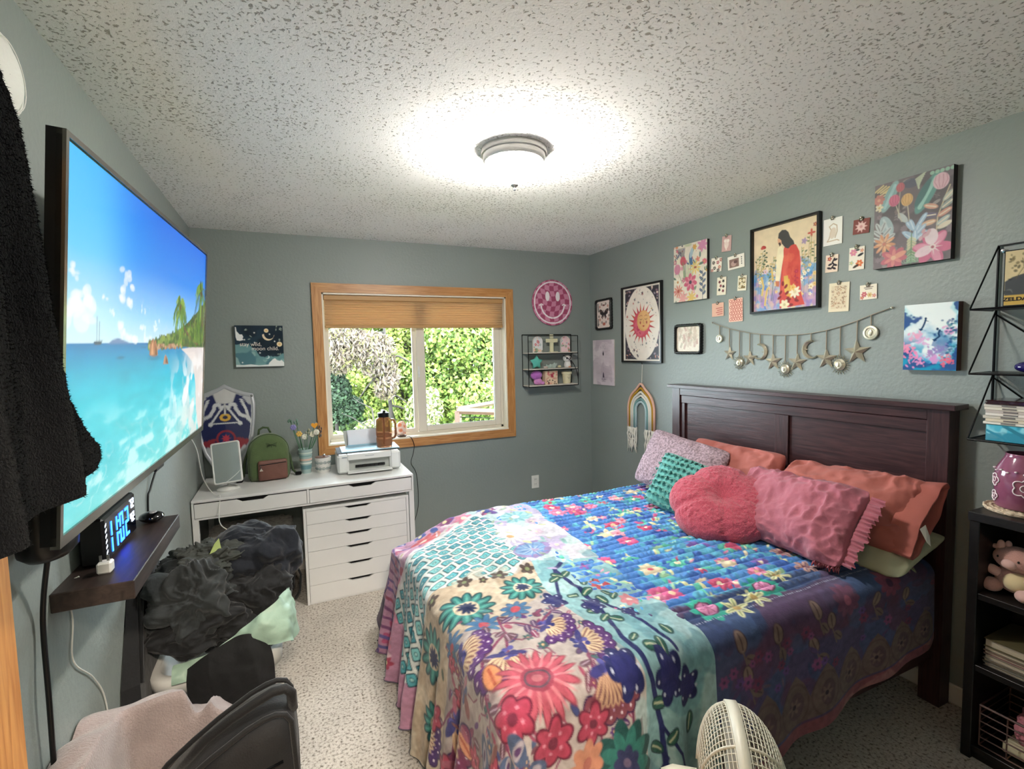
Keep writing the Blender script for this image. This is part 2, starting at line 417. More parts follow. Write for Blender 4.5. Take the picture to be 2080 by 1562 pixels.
# cellular shade
M_shade = translucent_mat('shade_cloth', '#cdb08a', .35)
bl = thing('cellular_shade', 'tan cellular fabric shade pulled up at the top of the window', 'blind', (.98, YB+.035, 2.0))
m = MB(); m.bx(wx0+.016, wx1-.016, YB+.01, YB+.055, 1.985, 2.023, bev=.004); m.build('headrail', mat('tan_rail', '#b98f5c', .5), bl)
zs = np.linspace(1.985, 1.80, 21)
for side in (-1, 1):
    P = [[(x, YB+.033+side*(.016 if i % 2 else .006), z) for x in (wx0+.02, wx1-.02)] for i, z in enumerate(zs)]
    m = MB(); m.grid(P); m.build('pleated_cloth', M_shade, bl)
m = MB(); m.bx(wx0+.018, wx1-.018, YB+.015, YB+.05, 1.778, 1.80, bev=.004); m.build('bottom_rail', mat('tan_rail', '#b98f5c', .5), bl)

# outlets
def outlet(c, face, label):
    o = thing('wall_outlet', label, 'outlet', c)
    M_o = mat('outlet_white', '#e4e4de', .35)
    def B(d, off, mt, nm):
        m = MB()
        if face == 'y': m.box((c[0]+off[0], c[1]-.003-off[2], c[2]+off[1]), (d[0], d[2], d[1]), bev=.0015)
        else: m.box((c[0]+.003+off[2], c[1]+off[0], c[2]+off[1]), (d[2], d[0], d[1]), bev=.0015)
        m.build(nm, mt, o)
    B((.072, .116, .006), (0, 0, 0), M_o, 'cover_plate')
    for s in (-1, 1):
        B((.034, .03, .004), (0, s*.021, .004), M_o, 'socket')
        for k in (-1, 1): B((.003, .009, .003), (k*.006, s*.021+.003, .0062), M_black, 'slot')
outlet((1.972, YB, .40), 'y', 'white wall outlet on the back wall beyond the bed')
outlet((XL, 2.955, .47), 'x', 'white wall outlet low on the left wall beside the desk')

# ceiling light
LX, LY = .93, 1.975
hl = thing('hall_fill_light', 'added unseen dome light on the hall ceiling, fill for the room through the doorway', 'ceiling light', (.1, -.75, CEIL))  # out-of-view lamp added as soft frontal fill for the room
m = MB(); m.lathe([(.13, CEIL-.001), (.13, CEIL-.03), (.10, CEIL-.07), (.05, CEIL-.095), (.001, CEIL-.10)], (.1, -.75, 0), 32, cap=False); m.build('glass_bowl', mat('hall_fill_glass', '#ffffff', .4, emit='#ffeedb', es=120), hl, smooth=True)
cl = thing('ceiling_light', 'flush dome ceiling light with brushed metal ring, switched on', 'ceiling light', (LX, LY, CEIL))
m = MB(); m.lathe([(.140, CEIL), (.143, CEIL-.010), (.140, CEIL-.022), (.134, CEIL-.025), (.135, CEIL-.038), (.130, CEIL-.050), (.126, CEIL-.053), (.118, CEIL-.05), (.11, CEIL-.01)], (LX, LY, 0), 64, cap=False); m.build('ring', mat('satin_nickel', '#b5b5b2', .45, .25), cl, smooth=True, angle=35)
M_bulb = mat('lit_glass', '#ffffff', .4, emit='#fffaf2', es=46)
m = MB(); m.lathe([(.120, CEIL-.048), (.116, CEIL-.066), (.102, CEIL-.092), (.078, CEIL-.115), (.048, CEIL-.132), (.016, CEIL-.14), (.001, CEIL-.141)], (LX, LY, 0), 64, cap=False); m.build('glass_bowl', M_bulb, cl, smooth=True)
m = MB(); m.lathe([(.001, CEIL-.138), (.018, CEIL-.14), (.017, CEIL-.148), (.008, CEIL-.155), (.005, CEIL-.16), (.007, CEIL-.165), (.004, CEIL-.17), (.0005, CEIL-.171)], (LX, LY, 0), 24, cap=False); m.build('finial', M_steel, cl, smooth=True)

# open door at the left with its edge in view
dr = thing('door_1', None, None, (-.46, .3, 0)); st(dr)
m = MB(); m.bx(-.462, -.424, .14, 1.040, .01, 2.04, bev=.002); m.build('door_slab', M_doorw, dr)

# ------------------------------------------------------------------ garden outside
m = MB(); m.bx(-14, 18, YB+.6, 30, -1.9, -1.7); st(m.build('lawn', mat('lawn_grass', '#5c7a33', .9, var=.3, vsc=3)))
M_leaf = translucent_mat('leaves', '#7fa03c', .2, attr=True)
M_bark = mat('bark', '#1c1612', .9, var=.4, vsc=20, bump=.01, bsc=30)
def leaves(name, blobs, n, size, cols, parent, seed, droop=0, shell=.55):
    rg = np.random.default_rng(seed); B = np.array(blobs, float)
    vol = (B[:, 3]*B[:, 4]*B[:, 5])**(2/3); k = rg.choice(len(B), n, p=vol/vol.sum())
    d = rg.normal(size=(n, 3)); d /= np.linalg.norm(d, axis=1)[:, None]
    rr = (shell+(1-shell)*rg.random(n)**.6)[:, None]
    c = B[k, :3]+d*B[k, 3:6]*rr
    c += .10*np.stack([vnoise(c*3+i*9, seed+i) for i in range(3)], -1)
    nrm = d*.9+rg.normal(size=(n, 3))*.75; nrm /= np.linalg.norm(nrm, axis=1)[:, None]
    t = rg.normal(size=(n, 3)); t[:, 2] -= droop; t -= (t*nrm).sum(1)[:, None]*nrm; t /= np.linalg.norm(t, axis=1)[:, None]
    s = np.cross(nrm, t); L = (size*(.6+.8*rg.random(n)))[:, None]; w = L*(.38 if droop == 0 else .16)
    V = np.stack([c-t*L*.5, c+s*w-t*L*.05, c+t*L*.5, c-s*w-t*L*.05], 1).reshape(-1, 3)
    C = np.array([lin(x) for x in cols]); ci = rg.choice(len(C), n)
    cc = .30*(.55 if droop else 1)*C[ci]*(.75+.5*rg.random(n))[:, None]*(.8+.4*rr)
    me = bpy.data.meshes.new(name); F = np.arange(n*4, dtype=np.int32)
    V = V-np.array(origin(parent))
    me.vertices.add(n*4); me.vertices.foreach_set('co', V.ravel().astype(np.float32)); me.loops.add(n*4); me.loops.foreach_set('vertex_index', F)
    me.polygons.add(n); me.polygons.foreach_set('loop_start', np.arange(0, n*4, 4, dtype=np.int32)); me.polygons.foreach_set('loop_total', np.full(n, 4, dtype=np.int32))
    me.materials.append(M_leaf); me.update(calc_edges=True)
    at = me.color_attributes.new('Col', 'FLOAT_COLOR', 'POINT'); cc = np.repeat(np.clip(cc, 0, 1), 4, 0)
    at.data.foreach_set('color', np.concatenate([cc, np.ones((n*4, 1))], 1).astype(np.float32).ravel())
    o = bpy.data.objects.new(name, me); COL.objects.link(o); o.parent = parent; o['kind'] = 'stuff'; return o
def branchy(parent, x, y, z0, z1, seed, r=.07, n=7, spread=.6, mt=None, down=0):
    rd = random.Random(seed); m = MB(); pts = [(x+rd.uniform(-.1, .1)*i/4, y, z0+(z1-z0)*i/4) for i in range(5)]
    m.tube(pts, [r*(1-.15*i) for i in range(5)], 7)
    for i in range(n):
        a = rd.uniform(0, 2*PI); h = rd.uniform(.3, 1); b = Vector(pts[0]).lerp(Vector(pts[-1]), h); L = rd.uniform(.5, 1)*spread
        q = [b+Vector((math.cos(a)*L*t, math.sin(a)*L*t*.5, (t*.6 if not down else t*.5-t*t*1.1)*L+rd.uniform(-.04, .04))) for t in (0, .35, .7, 1)]
        m.tube(q, [r*.4, r*.3, r*.2, r*.08], 5)
    m.build('trunk', mt or M_bark, parent, smooth=True)
GR = ['#a9c64e', '#c3d860', '#8fb340', '#7c9a3c', '#dde888', '#6d8c3a']
def tree(name, label, base_, blobs, n, size, cols, seed, trunk=None, droop=0, shell=.55, grp=None):
    o = thing(name, label, 'tree' if 'tree' in name else 'bush', base_, grp)
    leaves('crown', blobs, n, size, cols, o, seed, droop, shell)
    if trunk: branchy(o, *trunk)
    return o
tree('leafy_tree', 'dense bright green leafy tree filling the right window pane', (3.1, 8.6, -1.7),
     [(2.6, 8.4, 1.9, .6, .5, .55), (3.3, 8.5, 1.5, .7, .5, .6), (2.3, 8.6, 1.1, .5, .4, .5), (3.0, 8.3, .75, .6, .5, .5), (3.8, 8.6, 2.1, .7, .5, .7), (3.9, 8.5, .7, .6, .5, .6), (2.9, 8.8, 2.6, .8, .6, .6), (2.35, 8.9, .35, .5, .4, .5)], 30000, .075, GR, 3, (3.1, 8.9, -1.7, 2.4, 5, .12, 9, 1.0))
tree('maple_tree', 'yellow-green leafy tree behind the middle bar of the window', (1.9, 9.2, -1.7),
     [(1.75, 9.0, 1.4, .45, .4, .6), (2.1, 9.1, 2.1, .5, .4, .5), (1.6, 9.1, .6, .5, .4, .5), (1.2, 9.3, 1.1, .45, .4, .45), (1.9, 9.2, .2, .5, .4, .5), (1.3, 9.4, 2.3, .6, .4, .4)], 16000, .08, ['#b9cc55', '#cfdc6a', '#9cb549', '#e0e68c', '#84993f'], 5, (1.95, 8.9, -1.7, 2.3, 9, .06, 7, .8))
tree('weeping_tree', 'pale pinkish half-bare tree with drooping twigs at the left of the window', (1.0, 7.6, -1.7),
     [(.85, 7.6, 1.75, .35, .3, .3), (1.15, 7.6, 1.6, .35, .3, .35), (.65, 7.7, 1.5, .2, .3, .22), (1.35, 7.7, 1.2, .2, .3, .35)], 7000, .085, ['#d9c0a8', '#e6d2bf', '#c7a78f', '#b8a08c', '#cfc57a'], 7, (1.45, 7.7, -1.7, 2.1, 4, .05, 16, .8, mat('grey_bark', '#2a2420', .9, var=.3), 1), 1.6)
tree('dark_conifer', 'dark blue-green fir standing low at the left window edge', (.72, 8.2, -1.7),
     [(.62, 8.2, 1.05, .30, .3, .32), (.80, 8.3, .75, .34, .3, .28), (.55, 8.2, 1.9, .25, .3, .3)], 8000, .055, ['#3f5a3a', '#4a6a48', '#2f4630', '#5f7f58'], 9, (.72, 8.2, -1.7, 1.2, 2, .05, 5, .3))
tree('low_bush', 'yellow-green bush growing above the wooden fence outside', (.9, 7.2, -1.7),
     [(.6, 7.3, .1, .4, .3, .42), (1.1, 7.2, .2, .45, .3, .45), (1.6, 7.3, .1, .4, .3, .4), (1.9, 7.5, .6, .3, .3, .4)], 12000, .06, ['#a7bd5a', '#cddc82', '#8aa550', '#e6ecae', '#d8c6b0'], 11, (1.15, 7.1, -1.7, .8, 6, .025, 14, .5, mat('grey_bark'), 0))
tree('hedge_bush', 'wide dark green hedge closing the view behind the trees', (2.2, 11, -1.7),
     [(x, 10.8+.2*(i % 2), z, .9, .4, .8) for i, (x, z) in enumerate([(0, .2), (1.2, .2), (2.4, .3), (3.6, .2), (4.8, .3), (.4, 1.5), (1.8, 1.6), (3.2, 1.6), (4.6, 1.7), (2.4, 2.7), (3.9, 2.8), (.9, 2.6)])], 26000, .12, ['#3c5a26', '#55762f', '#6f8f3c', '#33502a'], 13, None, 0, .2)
fe = thing('wooden_fence', 'sunlit yellow wooden board fence below the bushes outside', 'fence', (.8, 6.4, -1.7))
M_fence = wood_mat('fence_wood', '#5c4420', '#6a5430', (8, 8, .8), .8, 5)
for i in range(26):
    m = MB(); x = -.2+i*.105; m.bx(x, x+.098, 6.4+.006*(i % 2), 6.42+.006*(i % 2), -1.7, .13+.004*((i*7) % 3)); m.build('fence_board', M_fence, fe)
m = MB(); m.bx(-.2, 2.53, 6.43, 6.47, -.1, -.02); m.build('fence_rail', M_fence, fe)
dk = thing('deck_railing', 'orange wooden deck rail with thin bars outside the right pane', 'railing', (2.2, 5.9, -1.7))
M_deck = wood_mat('deck_wood', '#341e10', '#442a18', (2, 12, 12), .7, 5)
for nm, a, b, r in [('post', (2.02, 6.2, -1.7), (2.02, 6.2, .80), .04), ('hand_rail', (2.02, 6.2, .80), (2.75, 5.4, .80), .035), ('hand_rail', (2.02, 6.2, .82), (3.1, 6.9, .82), .03), ('post', (2.75, 5.4, -1.7), (2.75, 5.4, .80), .04)]:
    m = MB(); m.tube([a, b], r*1.2, 4); m.build(nm, M_deck, dk)
for k in range(6):
    m = MB(); m.tube([(2.02, 6.2, .72-.09*k), (2.75, 5.4, .72-.09*k)], .006, 5); m.build('bar', M_blackm, dk)

# ------------------------------------------------------------------ bed cloth shapes
BX0, BX1, BY0, BY1, BZ = .47, 2.42, 1.10, 2.64, .655
def drape(X, Y, off=0.0, seed=1, fold=1.0, freq=5.2, flare=.10, xmax=None):
    R = .055
    qx = np.maximum(X, BX0+R); qy = np.clip(Y, BY0+R, BY1-R)
    dx = X-qx; dy = Y-qy; d = np.hypot(dx, dy)+1e-9; nx = dx/d; ny = dy/d
    a = np.minimum(d/R, PI/2); hang = np.maximum(0, d-R*PI/2)
    s = qx-qy+np.arctan2(-dx, np.abs(dy)+1e-9)*.22*np.sign(dy+1e-9)
    hh = np.clip(hang/.45, 0, 1)
    rip = fold*(.010+.030*hh)*hh**.5*(np.sin(s*freq*2*PI+1.3*np.sin(s*7+seed))+.5*np.sin(s*freq*5.1*2+seed*2))
    corner = (np.abs(nx*ny)*2)
    out = R*np.sin(a)+flare*hang+rip*(1+1.2*corner)+off*np.sin(a)+.10*corner*hang
    top = 1-np.clip(d/R, 0, 1)
    und = n2(qx, qy, 3.0, 3, seed)*.007*1+n2(qx, qy, 11, 2, seed+5)*.0025
    x = qx+nx*out; y = qy+ny*out
    z = BZ-R*(1-np.cos(a))-hang*(1-.02*corner)+off*np.cos(a)+und*np.cos(a)
    slope = .13*sst(1.0, .42, qx)**1.5*sst(2.2, 2.66, qy)+.03*sst(.8, .42, qx)
    return np.stack([x, y, np.maximum(z-slope*np.cos(a*.6), .012+off*.3)], -1)

# ------------------------------------------------------------------ printed designs painted onto fine vertex grids
class Cv:
    def __init__(s, w, h, k, bg='#ffffff', x0=0, y0=0):
        s.w, s.h, s.k, s.x0, s.y0 = w, h, k, x0, y0; s.nx = max(3, int(round(w*k))+1); s.ny = max(3, int(round(h*k))+1)
        s.a = np.empty((s.ny, s.nx, 3)); s.a[:] = lin(bg)
        s.X, s.Y = np.meshgrid(np.linspace(0, w, s.nx)+x0, np.linspace(0, h, s.ny)+y0); s.px = w/(s.nx-1)
    def sl(s, x0, x1, y0, y1):
        g = s.px*1.5
        i0 = max(0, int((x0-g-s.x0)/s.px)); i1 = min(s.nx, int((x1+g-s.x0)/s.px)+2)
        j0 = max(0, int((y0-g-s.y0)/s.px)); j1 = min(s.ny, int((y1+g-s.y0)/s.px)+2)
        return (slice(j0, j1), slice(i0, i1)) if i1 > i0 and j1 > j0 else None
    def put(s, q, m, col, al=1):
        m = np.clip(m, 0, 1)[..., None]*al; s.a[q] = s.a[q]*(1-m)+np.array(lin(col))*m
    def e(s, cx, cy, rx, ry=None, rot=0, col='#000000', al=1):
        ry = rx if ry is None else ry; r = max(rx, ry); q = s.sl(cx-r, cx+r, cy-r, cy+r)
        if q is None: return
        X = s.X[q]-cx; Y = s.Y[q]-cy; c, n = math.cos(rot), math.sin(rot); U = X*c+Y*n; V = -X*n+Y*c
        d = (np.hypot(U/rx, V/ry)-1)*min(rx, ry); s.put(q, .5-d/s.px, col, al)
    def ring(s, cx, cy, r, w, col, al=1, ry=None):
        ry = r if ry is None else ry; R = max(r, ry)+w; q = s.sl(cx-R, cx+R, cy-R, cy+R)
        if q is None: return
        d = np.abs(np.hypot((s.X[q]-cx)/r, (s.Y[q]-cy)/ry)-1)*min(r, ry)-w/2; s.put(q, .5-d/s.px, col, al)
    def p(s, pts, col, al=1):
        P = np.array(pts, float); q = s.sl(P[:, 0].min(), P[:, 0].max(), P[:, 1].min(), P[:, 1].max())
        if q is None: return
        X, Y = s.X[q], s.Y[q]; ins = np.zeros(X.shape, bool); dm = np.full(X.shape, 1e9); n = len(P)
        for i in range(n):
            x1, y1 = P[i]; x2, y2 = P[(i+1) % n]
            if y1 != y2: ins ^= ((y1 > Y) != (y2 > Y)) & (X < (x2-x1)*(Y-y1)/(y2-y1)+x1)
            dx, dy = x2-x1, y2-y1; t = np.clip(((X-x1)*dx+(Y-y1)*dy)/(dx*dx+dy*dy+1e-12), 0, 1); dm = np.minimum(dm, np.hypot(X-x1-t*dx, Y-y1-t*dy))
        s.put(q, .5+np.where(ins, dm, -dm)/s.px, col, al)
    def l(s, pts, w, col, al=1):
        P = np.array(pts, float); q = s.sl(P[:, 0].min()-w, P[:, 0].max()+w, P[:, 1].min()-w, P[:, 1].max()+w)
        if q is None: return
        X, Y = s.X[q], s.Y[q]; dm = np.full(X.shape, 1e9)
        for i in range(len(P)-1):
            x1, y1 = P[i]; dx, dy = P[i+1]-P[i]; t = np.clip(((X-x1)*dx+(Y-y1)*dy)/(dx*dx+dy*dy+1e-12), 0, 1); dm = np.minimum(dm, np.hypot(X-x1-t*dx, Y-y1-t*dy))
        s.put(q, .5-(dm-w/2)/s.px, col, al)
    def petals(s, cx, cy, r, n, col, rot=0, wd=.5, al=1, inner=.5, out=None):
        for i in range(n):
            a = rot+2*PI*i/n; x, y = cx+math.cos(a)*r*inner, cy+math.sin(a)*r*inner
            if out: s.e(x, y, r*(1-inner)*1.12, r*wd*1.15, a, out, al)
        for i in range(n):
            a = rot+2*PI*i/n; x, y = cx+math.cos(a)*r*inner, cy+math.sin(a)*r*inner
            s.e(x, y, r*(1-inner), r*wd, a, col, al)
    def fl(s, cx, cy, r, n=6, col='#d05070', c2='#f0d070', rot=0, wd=.32, out=None, vein=None):
        s.petals(cx, cy, r, n, col, rot, wd, out=out)
        if vein:
            for i in range(n):
                a = rot+2*PI*i/n; s.l([(cx+math.cos(a)*r*.3, cy+math.sin(a)*r*.3), (cx+math.cos(a)*r*.8, cy+math.sin(a)*r*.8)], r*.10, vein)
        s.e(cx, cy, r*.27, col=c2)
    def lf(s, x, y, L, ang, col, w=.28, vein=None, out=None):
        cx, cy = x+math.cos(ang)*L/2, y+math.sin(ang)*L/2
        if out: s.e(cx, cy, L/2*1.1, L*w*1.25, ang, out)
        s.e(cx, cy, L/2, L*w, ang, col)
        if vein: s.l([(x+math.cos(ang)*L*.15, y+math.sin(ang)*L*.15), (x+math.cos(ang)*L*.85, y+math.sin(ang)*L*.85)], L*.09, vein)
    def sprig(s, pts, w, col, leaf, L, step=.5, vein=None, out=None, both=True):
        s.l(pts, w, col); acc = 0; side = 1
        for (x1, y1), (x2, y2) in zip(pts[:-1], pts[1:]):
            d = math.hypot(x2-x1, y2-y1); a = math.atan2(y2-y1, x2-x1); t = 0
            while t < d:
                for sg in ((1, -1) if both else (side,)): s.lf(x1+(x2-x1)*t/d, y1+(y2-y1)*t/d, L, a+sg*.9, leaf, vein=vein, out=out)
                side = -side; t += L*step*1.6
    def star(s, cx, cy, r, col, n=5, k=.42, rot=-PI/2, al=1):
        s.p([(cx+math.cos(rot+PI*i/n)*r*(1 if i % 2 == 0 else k), cy+math.sin(rot+PI*i/n)*r*(1 if i % 2 == 0 else k)) for i in range(2*n)], col, al)
    def mottle(s, amp=.1, sc=20, seed=0, q=None):
        s.a *= (1+amp*n2(s.X, s.Y, sc, 3, seed))[..., None]
    def blotch(s, col, sc, th, seed, al=.8, soft=.1, m=None):
        k = sst(th, th+soft, n2(s.X, s.Y, sc, 3, seed))*al
        if m is not None: k = k*m
        s.put((slice(None), slice(None)), k, col)
    def rgb(s): return np.clip(s.a, 0, 1)

def paint_blanket(cv):
    """cloth coordinates: x = 1.27-X, y = 3.0-Y"""
    rd = random.Random(4)
    T = lambda X, Y: (1.27-X, 3.0-Y)
    PT = lambda L: [T(*q) for q in L]
    A = cv.a
    # lilac white corner
    cv.p(PT([(1.3, 3.1), (.9, 2.6), (.93, 1.85), (1.3, 1.75)]), '#d8d6e2')
    cv.blotch('#b9a9d6', 9, .1, 3, .7, .2, (cv.Y < 1.25)*(cv.X < .42)); cv.blotch('#bfe0dc', 7, .2, 8, .8, .2, (cv.Y < 1.2)*(cv.X < .42))
    # pink border and the far foot corner
    cv.p(PT([(1.05, 3.1), (.93, 2.62), (.62, 2.42), (.47, 2.24), (.24, 2.34), (.1, 1.95), (-.3, 1.9), (-.3, 3.2)]), '#c98fae')
    ms = (cv.Y < 1.05)*(cv.X > .15)
    for i in range(120):
        X = rd.uniform(-.2, 1.05); Y = rd.uniform(2.3, 3.0)
        if X > .5 and Y < 2.42: continue
        x, y = T(X, Y); a = rd.uniform(0, 6.3); c = rd.choice(['#c4507c', '#e58aa8', '#6b4a9c', '#3a4f9c', '#b43f5c', '#e9c3cf', '#8a3e72', '#d97a6a'])
        if rd.random() < .35: cv.fl(x, y, rd.uniform(.03, .055), 6, c, '#e8d9a0', a)
        else: cv.lf(x, y, rd.uniform(.05, .10), a, c, .22, vein='#efd8df' if rd.random() < .4 else None)
    cv.fl(*T(.60, 2.50), .075, 8, '#d4525c', '#f0c7b0', 0, .26); cv.fl(*T(.84, 2.53), .06, 7, '#e07f9d', '#f6e6c8', 0, .26)
    for k in range(14):
        X = -.2+.05*k; cv.l(PT([(X, 2.9), (X+.02, 2.6), (X-.03, 2.35)]), .016, rd.choice(['#41549c', '#7b3a78', '#a83a5a', '#5c4690']), .85)
    # patch of teal tiles
    tile = PT([(.95, 2.56), (.62, 2.36), (.47, 2.24), (.24, 2.36), (.02, 2.1), (.1, 1.88), (.3, 1.84), (.485, 1.86), (.783, 1.775), (.92, 1.88)])
    cv.p(tile, '#dfe6e2')
    def inpoly(P, x, y):
        r = False; n = len(P)
        for i in range(n):
            x1, y1 = P[i]; x2, y2 = P[(i+1) % n]
            if (y1 > y) != (y2 > y) and x < (x2-x1)*(y-y1)/(y2-y1)+x1: r = not r
        return r
    ca, sa = math.cos(.42), math.sin(.42)
    for i in range(-16, 17):
        for j in range(-14, 15):
            u = i*.066+(j % 2)*.033; v = j*.050; X = .5+u*ca-v*sa; Y = 2.15+u*sa+v*ca; x, y = T(X, Y)
            if not inpoly(tile, x, y): continue
            dk = '#1f5a63' if X > .45 else '#2b4f5c'; q = rd.choice(['#4fb0bd', '#63c2cb', '#3e9fb0', '#7fd0d2'])
            def quad(r, c):
                cv.p([(x+r*(-ca*a_*1.12+sa*b_*.82), y+r*(-sa*a_*1.12-ca*b_*.82)) for a_, b_ in ((-1, -.8), (-.8, -1), (.8, -1), (1, -.8), (1, .8), (.8, 1), (-.8, 1), (-1, .8))], c)
            quad(.0235, dk); quad(.0185, q); cv.e(x, y, .010, .007, .4, dk, .8); cv.e(x, y, .0055, .004, .4, '#a8e0dc')
    cv.l(PT([(.95, 2.56), (.62, 2.36), (.47, 2.24), (.24, 2.36)]), .03, '#e8dfe2', .8)
    # sand coloured band
    cv.p(PT([(.93, 1.85), (.783, 1.77), (.485, 1.86), (.3, 1.84), (.1, 1.9), (-.3, 1.95), (-.3, 1.45), (.40, 1.56), (.60, 1.47), (.86, 1.60)]), '#c9b498')
    cv.blotch('#ddd0b8', 12, .1, 31, .6, .3, (cv.Y > 1.1)*(cv.Y < 1.6)*(cv.X > .38))
    for X, Y, r in [(.60, 1.83, .035), (.74, 1.80, .04), (.88, 1.80, .04), (.47, 1.82, .03), (.33, 1.86, .03), (.67, 1.80, .02), (.15, 1.88, .03)]:
        cv.fl(*T(X, Y), r, 5, '#5a4c46', '#8a9a6a', .4, .34)
    # white field
    cv.p(PT([(.86, 1.60), (.60, 1.47), (.40, 1.56), (-.3, 1.45), (-.3, .4), (.75, .4), (.9, 1.02), (.86, 1.35)]), '#bdb2ad')
    cv.blotch('#8f8285', 7, .0, 51, .75, .3, (1-sst(.40, .52, 1.27-cv.X)*sst(1.0, 1.12, 3.0-cv.Y))*(cv.X > .38)*(cv.Y > 1.45)); cv.blotch('#6a3a5c', 9, .15, 53, .5, .3, (cv.X > .75)*(cv.Y > 1.45))  # grey laid over the hanging sides imitates the shade on them
    for i in range(420):
        X = rd.uniform(-.2, .88); Y = rd.uniform(.55, 1.52)
        if not inpoly(PT([(.86, 1.60), (.60, 1.47), (.40, 1.56), (-.3, 1.45), (-.3, .4), (.88, .4), (.9, 1.02), (.86, 1.35)]), *T(X, Y)): continue
        x, y = T(X, Y); a = rd.uniform(0, 6.3); c_ = rd.choice(['#5b3f6e', '#8a3a63', '#4f6285', '#7a4a5a', '#3f6a6c', '#a84a68', '#5a2a78', '#94606c', '#44508a'])
        if rd.random() < .6: cv.lf(x, y, rd.uniform(.025, .05), a, c_, .22, vein='#c9b0bc' if rd.random() < .4 else None, out='#4a3a4c' if rd.random() < .3 else None)
        elif rd.random() < .5: cv.fl(x, y, rd.uniform(.012, .024), 6, c_, '#d9b080', a)
        else: cv.l([(x, y), (x+.04*math.cos(a), y+.04*math.sin(a)), (x+.07*math.cos(a+.4), y+.07*math.sin(a+.4))], .005, '#8a3a63')
    # aqua field
    cv.p(PT([(1.3, 1.76), (.93, 1.85), (.86, 1.60), (.87, 1.38), (.93, 1.1), (.90, .3), (1.3, .3)]), '#8fc3c9')
    cv.blotch('#b9dee0', 8, .05, 41, .7, .3, (cv.Y > 1.15)*(cv.X < .40)); cv.blotch('#5f9fae', 10, .25, 43, .6, .2, (cv.Y > 1.15)*(cv.X < .38))
    # big teal flowers
    for X, Y, r, a in [(.55, 1.655, .108, .2), (.785, 1.665, .095, 0), (.30, 1.735, .115, .5), (.05, 1.70, .09, 0)]:
        x, y = T(X, Y); cv.petals(x, y, r, 12, '#1d4e55', a, .2, inner=.6); cv.petals(x, y, r*.92, 12, '#2f8a86', a, .14, inner=.6)
        cv.petals(x, y, r*.8, 12, '#55b3a6', a, .07, inner=.62); cv.e(x, y, r*.42, col='#e3d2b4'); cv.petals(x, y, r*.36, 10, '#2a3a63', a, .2); cv.e(x, y, r*.2, col='#22305c')
    for X, Y, r in [(.565, 1.517, .062), (.69, 1.535, .055), (.44, 1.53, .055)]:
        x, y = T(X, Y); cv.petals(x, y, r, 9, '#3f78a8', 0, .17, inner=.6, out='#264a75'); cv.e(x, y, r*.32, col='#c9485a')
    for i in range(26):
        x, y = T(rd.uniform(.4, .85), rd.uniform(1.45, 1.6)); cv.e(x, y, .008, .005, rd.uniform(0, 3), rd.choice(['#3c6a94', '#8a4a6a', '#4a7f8c']))
    # plum stems
    for P in ([(.62, 1.53), (.60, 1.42), (.56, 1.3)], [(.62, 1.5), (.70, 1.40), (.80, 1.25), (.88, 1.12)], [(.7, 1.4), (.8, 1.45), (.87, 1.48)], [(.80, 1.25), (.74, 1.12), (.70, .95)], [(.56, 1.5), (.47, 1.45), (.36, 1.42)], [(.8, 1.25), (.86, 1.05), (.85, .9)], [(.60, 1.42), (.50, 1.35), (.45, 1.2), (.42, 1.0)], [(.4, 1.4), (.25, 1.5), (.12, 1.6)], [(.3, 1.3), (.2, 1.2), (.1, 1.25)]):
        cv.sprig(PT(P), .010, '#8a3a63', '#5b3f6e' if rd.random() < .5 else '#6d4a5a', .045, 1.3, vein='#b9a0b4', both=False)
    # purple fan pods
    def pod(X, Y, r, a, c1='#5a2a78', c2='#e3c8a0', c3='#3a3a8c'):
        x, y = T(X, Y); x -= math.cos(a)*r*.6; y -= math.sin(a)*r*.6; r *= 1.35
        sec = lambda rr, w: [(x, y)]+[(x+math.cos(a+t)*rr, y+math.sin(a+t)*rr) for t in np.linspace(-w, w, 9)]
        for t in np.linspace(-.95, .95, 6): cv.e(x+math.cos(a+t)*r*.86, y+math.sin(a+t)*r*.86, r*.22, col='#3a1c54')
        cv.p(sec(r*.94, 1.1), c1)
        for t in np.linspace(-.95, .95, 6): cv.e(x+math.cos(a+t)*r*.86, y+math.sin(a+t)*r*.86, r*.18, col=c1); cv.e(x+math.cos(a+t)*r*.9, y+math.sin(a+t)*r*.9, r*.035, col='#e9d9e6'); cv.e(x+math.cos(a+t+.1)*r*.76, y+math.sin(a+t+.1)*r*.76, r*.025, col='#c9a9d6')
        for t in np.linspace(-.9, .9, 8): cv.lf(x+math.cos(a+t)*r*.1, y+math.sin(a+t)*r*.1, r*.6, a+t, c2, .16, '#8a5a5a')
        for k in range(9): cv.e(x+rd.uniform(-.2, .2)*r, y+rd.uniform(-.2, .2)*r, r*.085, col=rd.choice([c3, '#27307a', '#5a5ab0']))
        cv.lf(x, y, r*.5, a+1.5, '#3a3a80', .2); cv.lf(x, y, r*.5, a-1.5, '#3a3a80', .2)
    pod(.49, 1.42, .075, 2.6); pod(.545, 1.275, .09, 1.2); pod(.765, 1.36, .075, 2.2); pod(.84, 1.245, .09, 2.8); pod(.79, 1.08, .09, 1.6, '#8c4656', '#d3a884', '#4a3468'); pod(.19, 1.42, .12, 1.0, '#7a2a58', '#dcb890', '#5a2a78'); pod(.10, 1.62, .08, 1.9, '#4a2a6e')
    cv.lf(*T(.50, 1.31), .09, 1.5, '#e0905a', .24, '#b95a3a', '#6b3a4a'); cv.lf(*T(.27, 1.39), .09, 1.2, '#e39a72', .2, '#b95a3a', '#6b3a4a')
